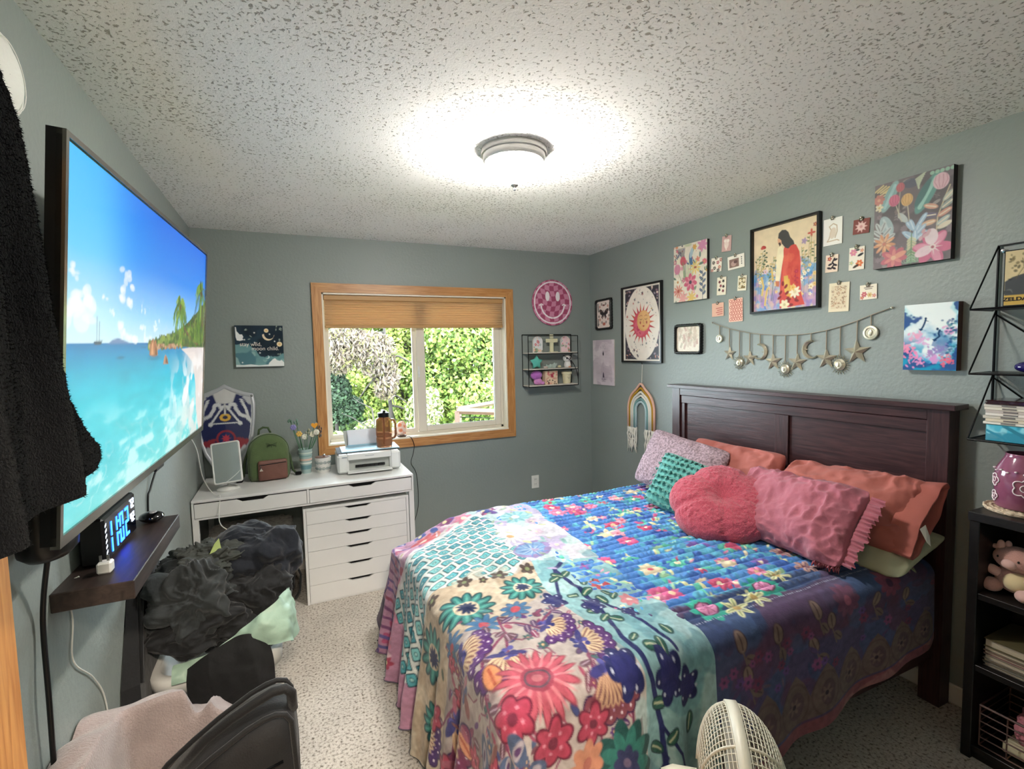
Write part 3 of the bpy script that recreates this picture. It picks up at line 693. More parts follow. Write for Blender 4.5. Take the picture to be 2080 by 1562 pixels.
    # large red daisy
    x, y = T(.595, 1.185); cv.petals(x, y, .118, 15, '#8e2f48', .1, .115, inner=.55); cv.petals(x, y, .112, 15, '#c9566c', .1, .09, inner=.55); cv.petals(x, y, .10, 15, '#e07f8c', .3, .05, inner=.6)
    cv.e(x, y, .048, col='#a8405a'); cv.ring(x, y, .035, .006, '#5f5060'); cv.e(x, y, .016, col='#c9707c')
    # round red blossoms
    for X, Y, r in [(.49, 1.12, .06), (.585, 1.03, .065), (.71, 1.03, .06), (.17, 1.62, .055), (.32, 1.44, .05), (.40, 1.52, .035), (.33, 1.10, .06), (.05, 1.5, .06), (.2, 1.15, .06), (.45, .85, .06), (.25, 1.28, .045)]:
        x, y = T(X, Y); cv.petals(x, y, r, 6, '#6e1f3c', .3, .34); cv.petals(x, y, r*.88, 6, '#b93a5a', .3, .30); cv.e(x, y, r*.22, col='#7a2a44')
        for k in range(5): cv.e(x+math.cos(k*1.26)*r*.4, y+math.sin(k*1.26)*r*.4, r*.07, col='#e08aa0')
    # blue ringed loops
    for X, Y in [(.47, 1.06), (.52, .98), (.40, 1.05), (.33, 1.2), (.42, .93), (.26, 1.07), (.12, 1.3)]:
        x, y = T(X, Y); cv.e(x, y, .045, .028, rd.uniform(0, 3), '#4f6285'); cv.e(x, y, .028, .015, .3, '#a8a0ac'); cv.e(x, y, .014, .008, 0, '#5a3a6a')
    for i in range(45):
        X = rd.uniform(-.15, .42); Y = rd.uniform(.7, 1.6); x, y = T(X, Y); cv.lf(x, y, rd.uniform(.03, .07), rd.uniform(0, 6.3), rd.choice(['#7a3f6a', '#54608a', '#8c5a5a', '#5a6a5a', '#a85a70']), .2)
    # lower near side
    cv.p(PT([(.9, 1.0), (.75, .95), (.6, .9), (.5, .6), (.5, .3), (.92, .3)]), '#7a5a5c', .6)
    cv.petals(*T(.82, .89), .125, 9, '#1f5a58', 0, .24); cv.petals(*T(.82, .89), .10, 9, '#2f8278', .2, .2); cv.fl(*T(.82, .89), .05, 7, '#3a3f6c', '#7a6a8a'); cv.fl(*T(.68, .94), .06, 7, '#d08a6a', '#b96a5a', 0, .3); cv.fl(*T(.62, .78), .06, 7, '#b85a6a', '#e0a080')
    # navy branch and leaves on aqua
    nav = '#27306e'
    for P, w in (([(1.06, 1.78), (.99, 1.73), (1.005, 1.62), (1.01, 1.48), (.985, 1.34), (.95, 1.22), (.955, 1.1), (1.0, .95), (1.02, .75), (1.0, .5)], .022), ([(.99, 1.73), (.93, 1.62), (.89, 1.54)], .016), ([(1.01, 1.48), (1.07, 1.38), (1.10, 1.25), (1.12, 1.12)], .016), ([(1.0, .95), (1.08, .86), (1.11, .7)], .014), ([(1.02, .85), (.95, .75), (.93, .6)], .012)):
        cv.l(PT(P), w, nav)
    for X, Y, a in [(1.05, 1.70, .5), (1.08, 1.62, 1.0), (.95, 1.70, 2.6), (.92, 1.66, 3.4), (1.06, 1.53, .2), (1.09, 1.50, 2.0), (.93, 1.40, 2.9), (.95, 1.33, 3.6), (1.04, 1.30, 5.6), (1.06, 1.42, 5.0), (1.12, 1.35, .4), (1.02, 1.22, .6), (.99, 1.15, 3.0), (1.08, 1.17, 1.2), (1.15, 1.22, 1.6), (1.06, 1.05, .5), (.96, 1.02, 3.0), (1.07, .93, .7), (.95, .90, 2.6), (1.03, .80, .9), (.97, .70, 2.3), (1.13, .78, 1.0), (1.05, .65, 1.0), (.92, 1.52, 3.3), (1.13, 1.60, 1.2), (1.14, 1.47, .7), (1.16, .95, 1.4), (1.12, .6, 2)]:
        x, y = T(X, Y); cv.lf(x, y, .062, a, '#2f6a5c', .25, '#cfd6b0', '#1d2f45')
    for X, Y, r in [(.85, 1.52, .06), (.985, 1.43, .06), (.86, 1.12, .075), (1.05, 1.07, .075), (1.14, 1.03, .06), (1.10, 1.33, .04)]:
        x, y = T(X, Y); cv.petals(x, y, r, 5, '#232a66', 1.2, .36); cv.e(x, y, r*.6, col='#2b2f74')
        for k in range(6): cv.e(x+math.cos(k)*r*.75, y+math.sin(k)*r*.6, r*.07, col='#c9d3ee')
    # white daisy, blue fan flower, pale teal
    x, y = T(.968, 2.155); cv.petals(x, y, .095, 13, '#b6aecb', 0, .13, inner=.55); cv.petals(x, y, .09, 13, '#efeae6', 0, .10, inner=.55); cv.e(x, y, .022, col='#d9a86a')
    x, y = T(1.0, 1.96); cv.e(x, y, .12, .085, .4, '#9a86bb'); cv.e(x+.01, y-.01, .10, .06, .4, '#7fa9d6'); cv.petals(x, y, .09, 12, '#5f8fcc', 0, .06); cv.petals(x, y, .06, 9, '#b9d3ea', .3, .06)
    x, y = T(1.11, 2.4); cv.e(x, y, .11, .08, .2, '#9fd3d6'); cv.petals(x, y, .09, 10, '#79bcc6', 0, .1); cv.e(x, y, .025, col='#d9efe6')
    for X, Y in [(1.12, 2.15), (1.1, 2.55), (1.0, 2.35), (1.14, 1.95), (1.1, 1.82), (1.17, 2.3)]:
        x, y = T(X, Y); cv.fl(x, y, .045, 7, rd.choice(['#c9b8e0', '#a9cfe0', '#d9c3d6']), '#f0e6c8')
    cv.fl(*T(1.12, 1.55), .05, 7, '#c44a58', '#ece0d0', 0, .3); cv.fl(*T(1.16, 1.40), .045, 7, '#e08a94', '#ece0d0')
    for i in range(30):
        x, y = T(rd.uniform(.93, 1.22), rd.uniform(1.75, 2.6)); cv.lf(x, y, rd.uniform(.03, .06), rd.uniform(0, 6.3), rd.choice(['#9fb8a0', '#b6a4cc', '#c9cfa0', '#8fc0c0']), .2, al if False else None)
    g = cv.a.mean(-1, keepdims=True); cv.a = (cv.a*.88+g*.12)*.66
    cv.mottle(.16, 70, 5); cv.mottle(.12, 9, 6); cv.mottle(.10, 25, 7)
    # grey hem
    q = (cv.X > 1.27+.16).astype(float); cv.put((slice(None), slice(None)), q, '#4a4c56', .85)
    q = (cv.Y < .13).astype(float); cv.put((slice(None), slice(None)), q, '#4a4c56', .85)

def paint_quilt(cv):
    """cloth coordinates: x = X-1.0 (0..1.42), y = 3.0-Y"""
    rd = random.Random(9); T = lambda X, Y: (X-1.0, 3.0-Y); Q = (slice(None), slice(None)); Yw = 3.0-cv.Y; Xw = cv.X+1.0
    cv.a[:] = lin('#3f7cc6')
    cv.blotch('#4f93d0', 8, .0, 1, .6, .3); cv.blotch('#2f54a8', 14, .15, 2, .7, .2); cv.blotch('#5cc0cc', 18, .28, 3, .6, .15)
    for i in range(250):
        X, Y = rd.uniform(1.0, 2.42), rd.uniform(1.28, 2.9); x, y = T(X, Y); c = rd.choice(['#d2588c', '#e07fa6', '#dd6c95', '#c74a72', '#e8a0b4', '#55bda8', '#e6d6b4', '#7a5cae'])
        r = rd.uniform(.025, .055)
        if rd.random() < .5: cv.fl(x, y, r, rd.choice([5, 6, 8]), c, rd.choice(['#eec3a0', '#c0405c', '#f0e4c0']), rd.uniform(0, 1), .30)
        else:
            for k in range(rd.randint(2, 5)): cv.lf(x, y, r*1.3, rd.uniform(0, 6.3), rd.choice(['#57bfa4', '#a8d6a8', '#e2e0a8', '#4a9fd0', c]), .15)
    # border band
    m = sst(1.31, 1.27, Yw); cv.put(Q, m, '#35466e'); cv.put(Q, sst(1.12, 1.04, Yw), '#514a72'); cv.put(Q, sst(1.09, 1.0, Yw)*sst(.96, 1.0, Yw), '#5a3040', .6)
    cv.blotch('#44608c', 9, .1, 13, .5, .2, m); cv.blotch('#6a3a54', 7, .2, 14, .5, .2, m)
    for X, Y in [(1.29, 1.24), (1.60, 1.26)]:
        x, y = T(X, Y); cv.petals(x, y, .075, 8, '#2aa892', 0, .26); cv.e(x, y, .045, .038, 0, '#6a3a5c'); cv.e(x, y, .038, .031, 0, '#d88ab4')
        for k in range(6): cv.l([(x, y), (x+.03*math.cos(k), y+.026*math.sin(k))], .004, '#a84a7c')
    for X, Y in [(1.39, 1.20), (1.50, 1.22), (1.72, 1.3), (2.3, 1.16)]:
        x, y = T(X, Y); cv.fl(x, y, .055, 6, '#d9d8a4', '#b89a5a', rd.random(), .2, vein='#8a9a6a')
    for X, Y in [(1.95, 1.45), (2.05, 1.35), (1.9, 1.3), (2.15, 1.22)]:
        x, y = T(X, Y); cv.fl(x, y, .05, 6, '#c49a8c', '#8a4a54', rd.random(), .26, vein='#6a5a7a')
    cv.fl(*T(2.28, 1.17), .06, 7, '#c08a94', '#7a3a4a', 0, .3); cv.fl(*T(2.12, 1.10), .07, 9, '#8a4460', '#4a2a4a', 0, .25); cv.fl(*T(1.85, 1.09), .07, 9, '#7a4a68', '#b0607c', 0, .25)
    for X, Y in [(1.30, 1.05), (1.47, 1.03), (1.68, 1.06), (1.75, 1.0), (2.0, 1.02), (1.32, .93), (1.66, .93), (2.2, .98)]:
        x, y = T(X, Y); cv.lf(x, y, .07, rd.uniform(4, 5.4), '#8a7268', .3, '#5e4a48', '#4e3c48'); cv.l([(x, y), (x+.02, y+.07)], .006, '#7a665e'); cv.lf(x+.01, y+.02, .06, rd.uniform(.3, 1.5), '#7a665f', .3, '#4e3c48')
    for k in range(0):
        x, y = T(1.55+.035*(k-4)*.6, .90); cv.l([(x*.3+(1.50-1)*.7, y+.12), (x, y-.02-.03*(k % 2))], .006, '#7a3a44'); cv.e(x, y-.03, .02, .035, 0, '#6a2c3c', .8)
    for i in range(50):
        X, Y = rd.uniform(1.2, 2.42), rd.uniform(.8, 1.03); x, y = T(X, Y)
        if rd.random() < .5: cv.fl(x, y, rd.uniform(.015, .03), 6, rd.choice(['#8a4a7c', '#6a4a8c', '#7a3a5c']), '#4a3a5c')
        else: cv.lf(x, y, rd.uniform(.03, .07), rd.uniform(0, 6.3), rd.choice(['#3f4a70', '#5a4a78', '#6a5a70']), .15)
    i = 0; X = 1.08
    while X < 2.42:
        yy = .74; x, y = T(X, yy); cv.p([(x-.085, y+.08), (x-.075, y-.02), (x-.03, y-.09), (x+.01, y-.125), (x+.05, y-.08), (x+.08, y-.01), (x+.085, y+.08)], '#73605c')
        cv.ring(x, y, .07, .008, '#5c4648', .5, .09); cv.e(x+.01, y+.0, .04, .055, 0, '#5a4450', .7); cv.petals(x, y, .035, 6, '#8a7068', 0, .2, .7); cv.e(x, y, .01, col='#3a2c3c'); X += .155
    cv.put(Q, sst(.655, .645, Yw), '#8a5058'); cv.blotch('#b07a78', 12, .1, 22, .5, .2, sst(.655, .645, Yw))
    g = cv.a.mean(-1, keepdims=True); cv.a = (cv.a*.9+g*.1)*.9
    cv.mottle(.16, 60, 8); cv.mottle(.10, 9, 3)

# ------------------------------------------------------------------ bed
M_espresso = wood_mat('espresso_wood', '#2e1a1c', '#452a2b', (16, 1.2, 16), .32, 5)
M_espv = wood_mat('espresso_upright', '#2e1a1c', '#432829', (16, 16, 1.2), .32, 5)
bed = thing('bed_frame', 'dark espresso wooden bed with panelled headboard against the right wall', 'bed', (2.0, 1.9, 0))
HX = 2.48
def pc(nm, x0, x1, y0, y1, z0, z1, mt=None, bev=.002, root=bed):
    m = MB(); m.bx(x0, x1, y0, y1, z0, z1, bev=bev); return m.build(nm, mt or M_espresso, root)
hb = MB(); hb.bx(2.505, 2.53, 1.12, 2.69, .40, 1.25); hb = hb.build('headboard', M_espresso, bed)
pc('cap', 2.455, 2.565, 1.065, 2.735, 1.293, 1.316, root=hb)
pc('top_rail', HX+.002, 2.55, 1.172, 2.636, 1.245, 1.293, root=hb); pc('rail', HX+.010, 2.55, 1.172, 2.636, 1.19, 1.2435, root=hb)
pc('post', HX, 2.56, 2.636, 2.71, 0, 1.293, M_espv, root=hb); pc('post', HX, 2.56, 1.092, 1.172, 0, 1.293, M_espv, root=hb)
pc('stile', HX+.012, 2.53, 1.822, 1.905, .45, 1.19, M_espv, root=hb); pc('stile', HX+.012, 2.53, 2.60, 2.636, .45, 1.19, M_espv, root=hb)
pc('bottom_rail', HX+.01, 2.55, 1.172, 2.636, .42, .5, root=hb)
pc('side_rail', .50, 2.48, 1.125, 1.15, .20, .36); pc('side_rail', .50, 2.48, 2.59, 2.615, .20, .36)
pc('foot_rail', .475, .50, 1.125, 2.615, .13, .36); 
for x, y in ((.50, 1.14), (.50, 2.60)): pc('leg', x-.03, x+.03, y-.02, y+.02, 0, .36, M_espv)
pc('slat_base', .50, 2.47, 1.15, 2.59, .28, .32)
M_mat = mat('mattress_fabric', '#cfcac0', .9)
mt_ = thing('mattress', 'white mattress hidden beneath the quilt', 'mattress', (1.45, 1.87, .32))
m = MB(); m.bx(.60, 2.44, 1.17, 2.40, .32, .62, bev=.05); m.build('core', M_mat, mt_)

# quilt
K = 270
cq = Cv(1.42, 2.40, K, x0=0.0, y0=0.0); paint_quilt(cq)
Xq = cq.X+1.0; Yq = 3.0-cq.Y
hemY = .79-(2.36-Xq)*.155
Yp = np.where(Yq < 1.1, 1.1-(1.1-Yq)/(1.1-.60)*(1.1-hemY), Yq)
P = drape(np.minimum(Xq, 2.42), Yp, .004, seed=3, fold=.55, freq=2.2, flare=.05)
topm = sst(1.16, 1.24, Yq)*sst(2.66, 2.6, Yq)
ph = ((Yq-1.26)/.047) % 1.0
puff = (1-np.abs(2*ph-1)**3)*.009*topm
puff += topm*.0028*np.sin(Xq*210+4*n2(Xq, Yq, 20, 2, 4))*(1-np.abs(2*ph-1))
P[..., 2] += puff
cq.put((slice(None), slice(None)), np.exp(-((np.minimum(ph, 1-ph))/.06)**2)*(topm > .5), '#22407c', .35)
st_ = np.exp(-((Yq-1.185)/.003)**2)*(np.sin(Xq*2*PI/.012) > 0); cq.put((slice(None), slice(None)), st_, '#aeb4c8', .8)
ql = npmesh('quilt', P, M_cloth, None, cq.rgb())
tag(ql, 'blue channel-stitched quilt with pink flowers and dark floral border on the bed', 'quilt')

# throw blanket over the foot end
cb = Cv(1.47, 2.42, K, '#cfc6be'); paint_blanket(cb)
Xb = 1.27-cb.X; Yb = 3.0-cb.Y
sk = 1-sst(0, .55, cb.X)
Xb2 = Xb-sk*(.10-.062*np.clip(Yb-1.2, -.3, 1.5))*1.0
P = drape(Xb2, Yb, .019, seed=2, fold=.75)
zlow = P[..., 2]
P[..., 2] += .004*n2(Xb, Yb, 18, 3, 9)+.005*n2(Xb*1.5+Yb, Yb*.4, 12, 2, 19)
edge = np.exp(-(cb.X/.012)**2); P[..., 2] -= 0.006*edge*(P[..., 2] > .6)
bk = npmesh('throw_blanket', P, M_cloth, None, cb.rgb(), flip=True)
tag(bk, 'multicoloured patchwork floral fleece throw draped over the foot of the bed', 'blanket')

# ------------------------------------------------------------------ television on the left wall
tv = thing('television', 'large flat television on the left wall showing a turquoise tropical beach', 'television', (-.45, 1.97, 1.64))
nb, ntp, fb, ft = [Vector(q) for q in ((-.4355, 1.25, 1.212), (-.371, 1.25, 2.030), (-.380, 2.69, 1.250), (-.316, 2.69, 2.065))]
nrm = (fb-nb).cross(ntp-nb).normalized()*-1
if nrm.x < 0: nrm = -nrm
cv = Cv(1.44, .81, 250, '#2a9df0')
def lerp(a, b, t): return a*(1-t)+b*t
def paint_tv(c):
    rd = random.Random(3); X, Y = c.X, c.Y; H = .413; full = (slice(None), slice(None))
    def ramp(v, stops):
        out = np.zeros(v.shape+(3,))
        xs = [s[0] for s in stops]; cs = np.array([lin(s[1]) for s in stops])
        for k in range(3): out[..., k] = np.interp(v, xs, cs[:, k])
        return out
    v = Y/H; left = ramp(v, [(0, '#3dbdff'), (.5, '#6fd2ff'), (.8, '#b5e6ff'), (1, '#d3eefb')]); right = ramp(v, [(0, '#0a6fe8'), (.45, '#1b8cf2'), (.8, '#8fcdf6'), (1, '#cfe9f7')])
    w = sst(.0, .75, X-.25*Y)[..., None]; w2 = sst(.15, .5, X)[..., None]
    mid = ramp(v, [(0, '#0093ff'), (.5, '#22a6ff'), (.85, '#a5dcfc'), (1, '#cdebfa')])
    sky = left*(1-w2)+mid*w2; sky = sky*(1-w)+right*w
    u = (Y-H)/(.81-H)
    sea = ramp(u, [(0, '#0070b4'), (.06, '#0089c4'), (.16, '#00a5cf'), (.35, '#15c3dd'), (.6, '#4cd6e4'), (1, '#7fe6e4')])
    k = n2(X*.7, Y*2.2, 16, 4, 3); sea = sea*(1+.10*k)[..., None]
    m = (sst(.15, .8, k+.35*u-.1)*sst(.3, .8, u))[..., None]*.75; sea = sea*(1-m)+np.array(lin('#d2fbf8'))*m
    r = np.abs(n2(X, Y*1.6, 11, 3, 12)); m = (sst(.10, .0, r)*sst(.35, .9, u))[..., None]*.35; sea = sea*(1-m)+np.array(lin('#eafffb'))*m
    c.a[:] = np.where((Y < H)[..., None], sky, sea)
    def cloud(cx, cy, s, n=10, sy=.5):
        for i in range(n): c.e(cx+rd.uniform(-1, 1)*s, cy+rd.uniform(-1, 1)*s*sy, s*rd.uniform(.2, .5), s*rd.uniform(.12, .3), rd.uniform(-.3, .3), '#f4fbff', .55)
    cloud(.37, .26, .045, 18, 1.0); cloud(.03, .26, .03, 8); cloud(.08, .31, .06, 12, .3); cloud(.05, .34, .09, 12, .3); cloud(.22, .30, .02, 5); cloud(.26, .33, .02, 5); cloud(.52, .31, .02, 5); cloud(.66, .36, .03, 6, .8)
    for i in range(14): cloud(rd.uniform(.3, 1.25), rd.uniform(.365, .40), .04, 5, .2)
    c.p([(.24, H), (.27, .403), (.31, .398), (.34, .402), (.38, .408), (.42, H)], '#6d86b8')
    c.l([(.17, H), (.17, .35)], .003, '#5a5f80'); c.l([(.185, H), (.185, .36)], .003, '#5a5f80'); c.p([(.15, H-.006), (.205, H-.008), (.195, H+.002), (.16, H+.002)], '#3a4a6a')
    # beach
    c.p([(1.44, .430), (1.15, .432), (1.0, .437), (1.1, .46), (1.22, .50), (1.28, .60), (1.30, .70), (1.36, .81), (1.44, .81)], '#eddcd4', .9)
    c.blotch('#f3e6e0', 10, .0, 31, .7, .3, sst(.95, 1.3, X+.1*u)*(Y > .45)); c.blotch('#ffffff', 14, .1, 33, .8, .3, sst(.2, 0, np.abs(Y-.66+.05*X))*sst(.7, 1.1, X))
    # wooded headland
    P = [(.56, H+.003), (.60, .405), (.66, .40), (.72, .39), (.80, .385), (.90, .372), (1.0, .352), (1.1, .33), (1.2, .30), (1.3, .27), (1.44, .22), (1.44, .435), (1.2, .432), (1.0, .428), (.8, .422)]
    c.p(P, '#3f5a1e')
    for i in range(400):
        x = rd.uniform(.58, 1.44); top = np.interp(x, [.56, .72, .9, 1.1, 1.3, 1.44], [.41, .392, .374, .332, .275, .225]); y = rd.uniform(top, .428)
        c.e(x, y, rd.uniform(.006, .016), rd.uniform(.005, .012), 0, rd.choice(['#2c4a16', '#55752a', '#6d8c34', '#3a5420', '#8aa040', '#6a5a30']), .9)
    for i in range(60): x = rd.uniform(.58, 1.0); c.e(x, rd.uniform(.418, .43), rd.uniform(.006, .014), .006, 0, rd.choice(['#a8765a', '#8a5a42', '#c49a7a']))
    c.p([(.585, .450), (.59, .42), (.605, .405), (.625, .395), (.635, .41), (.65, .40), (.668, .42), (.68, .452), (.64, .458)], '#a8684a'); c.p([(.60, .45), (.61, .415), (.625, .405), (.63, .45)], '#d99a72'); c.p([(.65, .45), (.652, .42), (.66, .43), (.668, .452)], '#6a3c2c')
    c.e(.64, .46, .07, .008, 0, '#0a6a90', .5)
    c.p([(.745, .485), (.76, .46), (.775, .452), (.80, .465), (.815, .487)], '#b8826a'); c.p([(.775, .484), (.78, .458), (.80, .47), (.81, .487)], '#7a5040')
    # palms
    def palm(cx, cy, R, trunk, seed):
        r2 = random.Random(seed); c.l(trunk, .011, '#5a3c28'); c.l(trunk, .005, '#8a6444')
        for i in range(26):
            a = r2.uniform(0, 2*PI); L = R*r2.uniform(.7, 1.05); pts = []
            for t in np.linspace(0, 1, 6): pts.append((cx+math.cos(a)*L*t*.8, cy+math.sin(a)*L*t*.75+L*.55*t*t))
            g = r2.choice(['#2f5a14', '#4a7a1c', '#6d9a24', '#24450f', '#86a832']); c.l(pts, .006, g)
            for (x1, y1), (x2, y2) in zip(pts[:-1], pts[1:]):
                for q in (.2, .6): xx, yy = x1+(x2-x1)*q, y1+(y2-y1)*q; c.l([(xx, yy), (xx+r2.uniform(-.012, .012), yy+.034)], .005, g)
        c.e(cx, cy+.01, .014, .012, 0, '#5a3c20')
    palm(.975, .265, .135, [(.975, .27), (1.0, .32), (1.06, .36), (1.18, .40), (1.30, .42)], 2); palm(1.36, .18, .19, [(1.36, .19), (1.38, .3), (1.42, .42)], 5)
    for i in range(60): x = rd.uniform(1.15, 1.44); c.l([(x, .41), (x+rd.uniform(-.04, .04), .41-rd.uniform(.02, .09))], .006, rd.choice(['#3f6a1a', '#6d9a2c', '#2c4a12', '#8aa83a']))
    c.l([(.55, .425), (.50, .424)], .004, '#2a6a9a'); c.e(.33, .45, .03, .004, 0, '#0a6a9a')
paint_tv(cv)
U = (cv.X/1.44)[..., None]; Vv = (cv.Y/.81)[..., None]
ins = .012
def tvp(u, v, d=0):
    return (np.array(ntp)*(1-u)+np.array(ft)*u)*(1-v)+(np.array(nb)*(1-u)+np.array(fb)*u)*v+np.array(nrm)*d
P = tvp(.010+U*.980, .018+Vv*.964, -.001)
M_screen = mat('lit_screen', rough=.25, attr=True, emit='attr', es=.185)
npmesh('screen', P, M_screen, tv, cv.rgb(), smooth=False, flip=True)
tq = lambda u, v, d: Vector(tvp(u, v, d))
def tvslab(nm, u0, u1, v0, v1, d0, d1, mt, par=tv):
    m = MB(); c = [tq(u, v, d) for d in (d0, d1) for u, v in ((u0, v0), (u1, v0), (u1, v1), (u0, v1))]
    m.add(c, [(0, 1, 2, 3), (7, 6, 5, 4), (0, 4, 5, 1), (1, 5, 6, 2), (2, 6, 7, 3), (3, 7, 4, 0)]); return m.build(nm, mt, par)
M_bez = mat('bezel_metal', '#8d8880', .22, .9)
tvslab('bezel', 0, 1, 0, .014, .004, -.012, M_bez); tvslab('bezel', 0, 1, .980, 1.008, .004, -.012, M_bez)
tvslab('bezel', 0, .009, .014, .980, .004, -.012, M_bez); tvslab('bezel', .992, 1, .014, .980, .004, -.012, M_bez)
tvslab('back_panel', 0, 1, 0, 1.0, -.0021, -.028, M_black)
tvslab('rear_housing', .06, .94, .28, 1.03, -.028, -.07, M_black); tvslab('wall_mount', .35, .65, .3, .7, -.07, -.125, M_blackm)
tvslab('sensor_bar', .47, .53, 1.008, 1.02, .004, -.01, M_black)
ss = thing('black_speaker_tube', 'black rounded device hanging behind the near lower corner of the television', 'speaker', (-.50, 1.37, 1.18))
m = MB(); m.lathe([(.01, 1.155), (.035, 1.160), (.048, 1.175), (.05, 1.20), (.05, 1.36), (.045, 1.375), (.01, 1.38)], (-.492, 1.37, 0), 24, sx=1, sy=1.5); m.build('body', M_black, ss, smooth=True, angle=50)
def cable(name, pts, r, mt, label, n=24, cat='cable'):
    P = [Vector(p) for p in pts]; out = []
    for i in range(len(P)-1):
        p0 = P[max(i-1, 0)]; p1 = P[i]; p2 = P[i+1]; p3 = P[min(i+2, len(P)-1)]
        for k in range(8):
            t = k/8; out.append(.5*((2*p1)+(-p0+p2)*t+(2*p0-5*p1+4*p2-p3)*t*t+(-p0+3*p1-3*p2+p3)*t**3))
    out.append(P[-1]); m = MB(); m.tube(out, r, 7); return tag(m.build(name, mt, None, smooth=True), label, cat)
M_cw = mat('white_cable', '#d8d8d2', .5)
cable('power_cable', [(-.50, 1.385, 1.157), (-.535, 1.43, 1.0), (-.53, 1.41, .80), (-.538, 1.42, .4), (-.535, 1.42, .02)], .0055, M_black, 'thick black cord running down the wall from the television corner to the floor')
cable('thin_cable', [(-.50, 2.52, 1.26), (-.525, 2.52, 1.14), (-.54, 2.44, 1.05), (-.545, 2.40, .98), (-.545, 2.38, .6), (-.54, 2.32, .3)], .004, M_black, 'thin black cord from the far bottom of the television past the floating shelf')
cable('white_cable', [(-.52, 1.60, 1.022), (-.545, 1.60, 1.0), (-.547, 1.62, .9), (-.546, 1.60, .8), (-.546, 1.72, .68), (-.547, 1.80, .55), (-.546, 1.82, .3)], .002, M_cw, 'thin white cord hanging down the wall from the floating shelf')
cable('charging_cable', [(-.46, 2.72, 1.25), (-.45, 2.95, 1.12), (-.46, 3.15, .93), (-.455, 3.35, .80), (-.42, 3.33, .766), (-.40, 3.30, .77), (-.405, 3.275, .70), (-.40, 3.24, .62), (-.35, 3.26, .56), (-.30, 3.24, .54)], .0028, M_cw, 'white charging cord drooping from the television over the desk front')

# floating shelf with clock
M_shelf = wood_mat('dark_shelf_wood', '#211814', '#362a25', (12, 1.5, 12), .45, 5)
fs = thing('floating_shelf', 'dark brown floating shelf under the television', 'shelf', (-.465, 1.80, .97))
m = MB(); m.bx(XL, -.383, 1.51, 2.085, .972, 1.02, bev=.002); m.build('board', M_shelf, fs)
ck = thing('digital_clock', 'black digital clock with glowing blue digits on the floating shelf', 'clock', (-.507, 1.80, 1.02))
cx0, cx1, cy0, cy1, cz0, cz1 = -.535, -.478, 1.655, 1.955, 1.02, 1.150
m = MB(); m.bx(cx0, cx1, cy0, cy1, cz0+.002, cz1, bev=.006); m.build('case', M_black, ck)
m = MB(); m.bx(cx1-.0005, cx1+.001, cy0+.008, cy1-.008, cz0+.010, cz1-.006); m.build('display', mat('dark_glass', '#060914', .12), ck)
M_blue = mat('blue_led', '#1050ff', .5, emit='#2a72ff', es=1.3); M_wled = mat('white_led', '#e8f2ff', .5, emit='#dce9ff', es=.6)
SEG = {'0': 'abcdef', '1': 'bc', '2': 'abged', '3': 'abgcd', '5': 'afgcd', '7': 'abc', '8': 'abcdefg', '9': 'abcdfg', '4': 'fgbc', '6': 'afgcde'}
def digit(ch, y0, z0, w, h, t, mt, nm='digit'):
    m = MB(); x = cx1+.0015; hh = h/2
    S = dict(a=(y0, y0+w, z0+h-t, z0+h), g=(y0, y0+w, z0+hh-t/2, z0+hh+t/2), d=(y0, y0+w, z0, z0+t), b=(y0+w-t, y0+w, z0+hh+t*.4, z0+h), c=(y0+w-t, y0+w, z0, z0+hh-t*.4), f=(y0, y0+t, z0+hh+t*.4, z0+h), e=(y0, y0+t, z0, z0+hh-t*.4))
    for s_ in SEG[ch]: q = S[s_]; m.bx(x, x+.001, *q)
    m.build(nm, mt, ck)
for ch, y in zip('1102', (1.682, 1.729, 1.785, 1.838)): digit(ch, y, 1.040, .034, .086, .008, M_blue)
for ch, y, z in (('7', 1.895, 1.108), ('2', 1.918, 1.108), ('4', 1.893, 1.065), ('2', 1.916, 1.065)): digit(ch, y, z, .015, .028, .004, M_wled)
for k in range(2):
    m = MB(); m.bx(cx1+.001, cx1+.0025, 1.7715, 1.7785, 1.07+.035*k, 1.077+.035*k); m.build('colon', M_blue, ck)
m = MB()
for k in range(7): m.add([(cx1+.0012, 1.662, 1.032+k*.015), (cx1+.0012, 1.674, 1.037+k*.015), (cx1+.0012, 1.674, 1.044+k*.015), (cx1+.0012, 1.662, 1.039+k*.015)], [(0, 1, 2, 3)])
m.build('light_strip', M_wled, ck)
cg = thing('wall_charger', 'small white plug charger standing on the near end of the floating shelf', 'charger', (-.465, 1.60, 1.02))
M_pw = mat('white_plastic', '#dcdcd8', .3)
m = MB(); m.bx(-.482, -.450, 1.590, 1.622, 1.02, 1.050, bev=.004); m.build('body', M_pw, cg)
for k in (-1, 1):
    m = MB(); m.bx(-.467+k*.008-.003, -.467+k*.008+.003, 1.605, 1.607, 1.05, 1.066); m.build('prong', M_steel, cg)
ms = thing('oval_speaker', 'glossy black oval gadget at the far end of the floating shelf', 'gadget', (-.465, 2.05, 1.02))
m = MB(); m.ball((-.455, 2.04, 1.037), (.037, .042, .017), 24, 12, rot=Euler((0, 0, .35))); m.build('body', mat('gloss_black', '#08080a', .12, coat=.5), ms, smooth=True)
m = MB(); m.ball((-.45, 2.04, 1.052), (.012, .02, .003), 12, 6); m.build('button', mat('grey_button', '#8a8a8c', .3), ms, smooth=True)

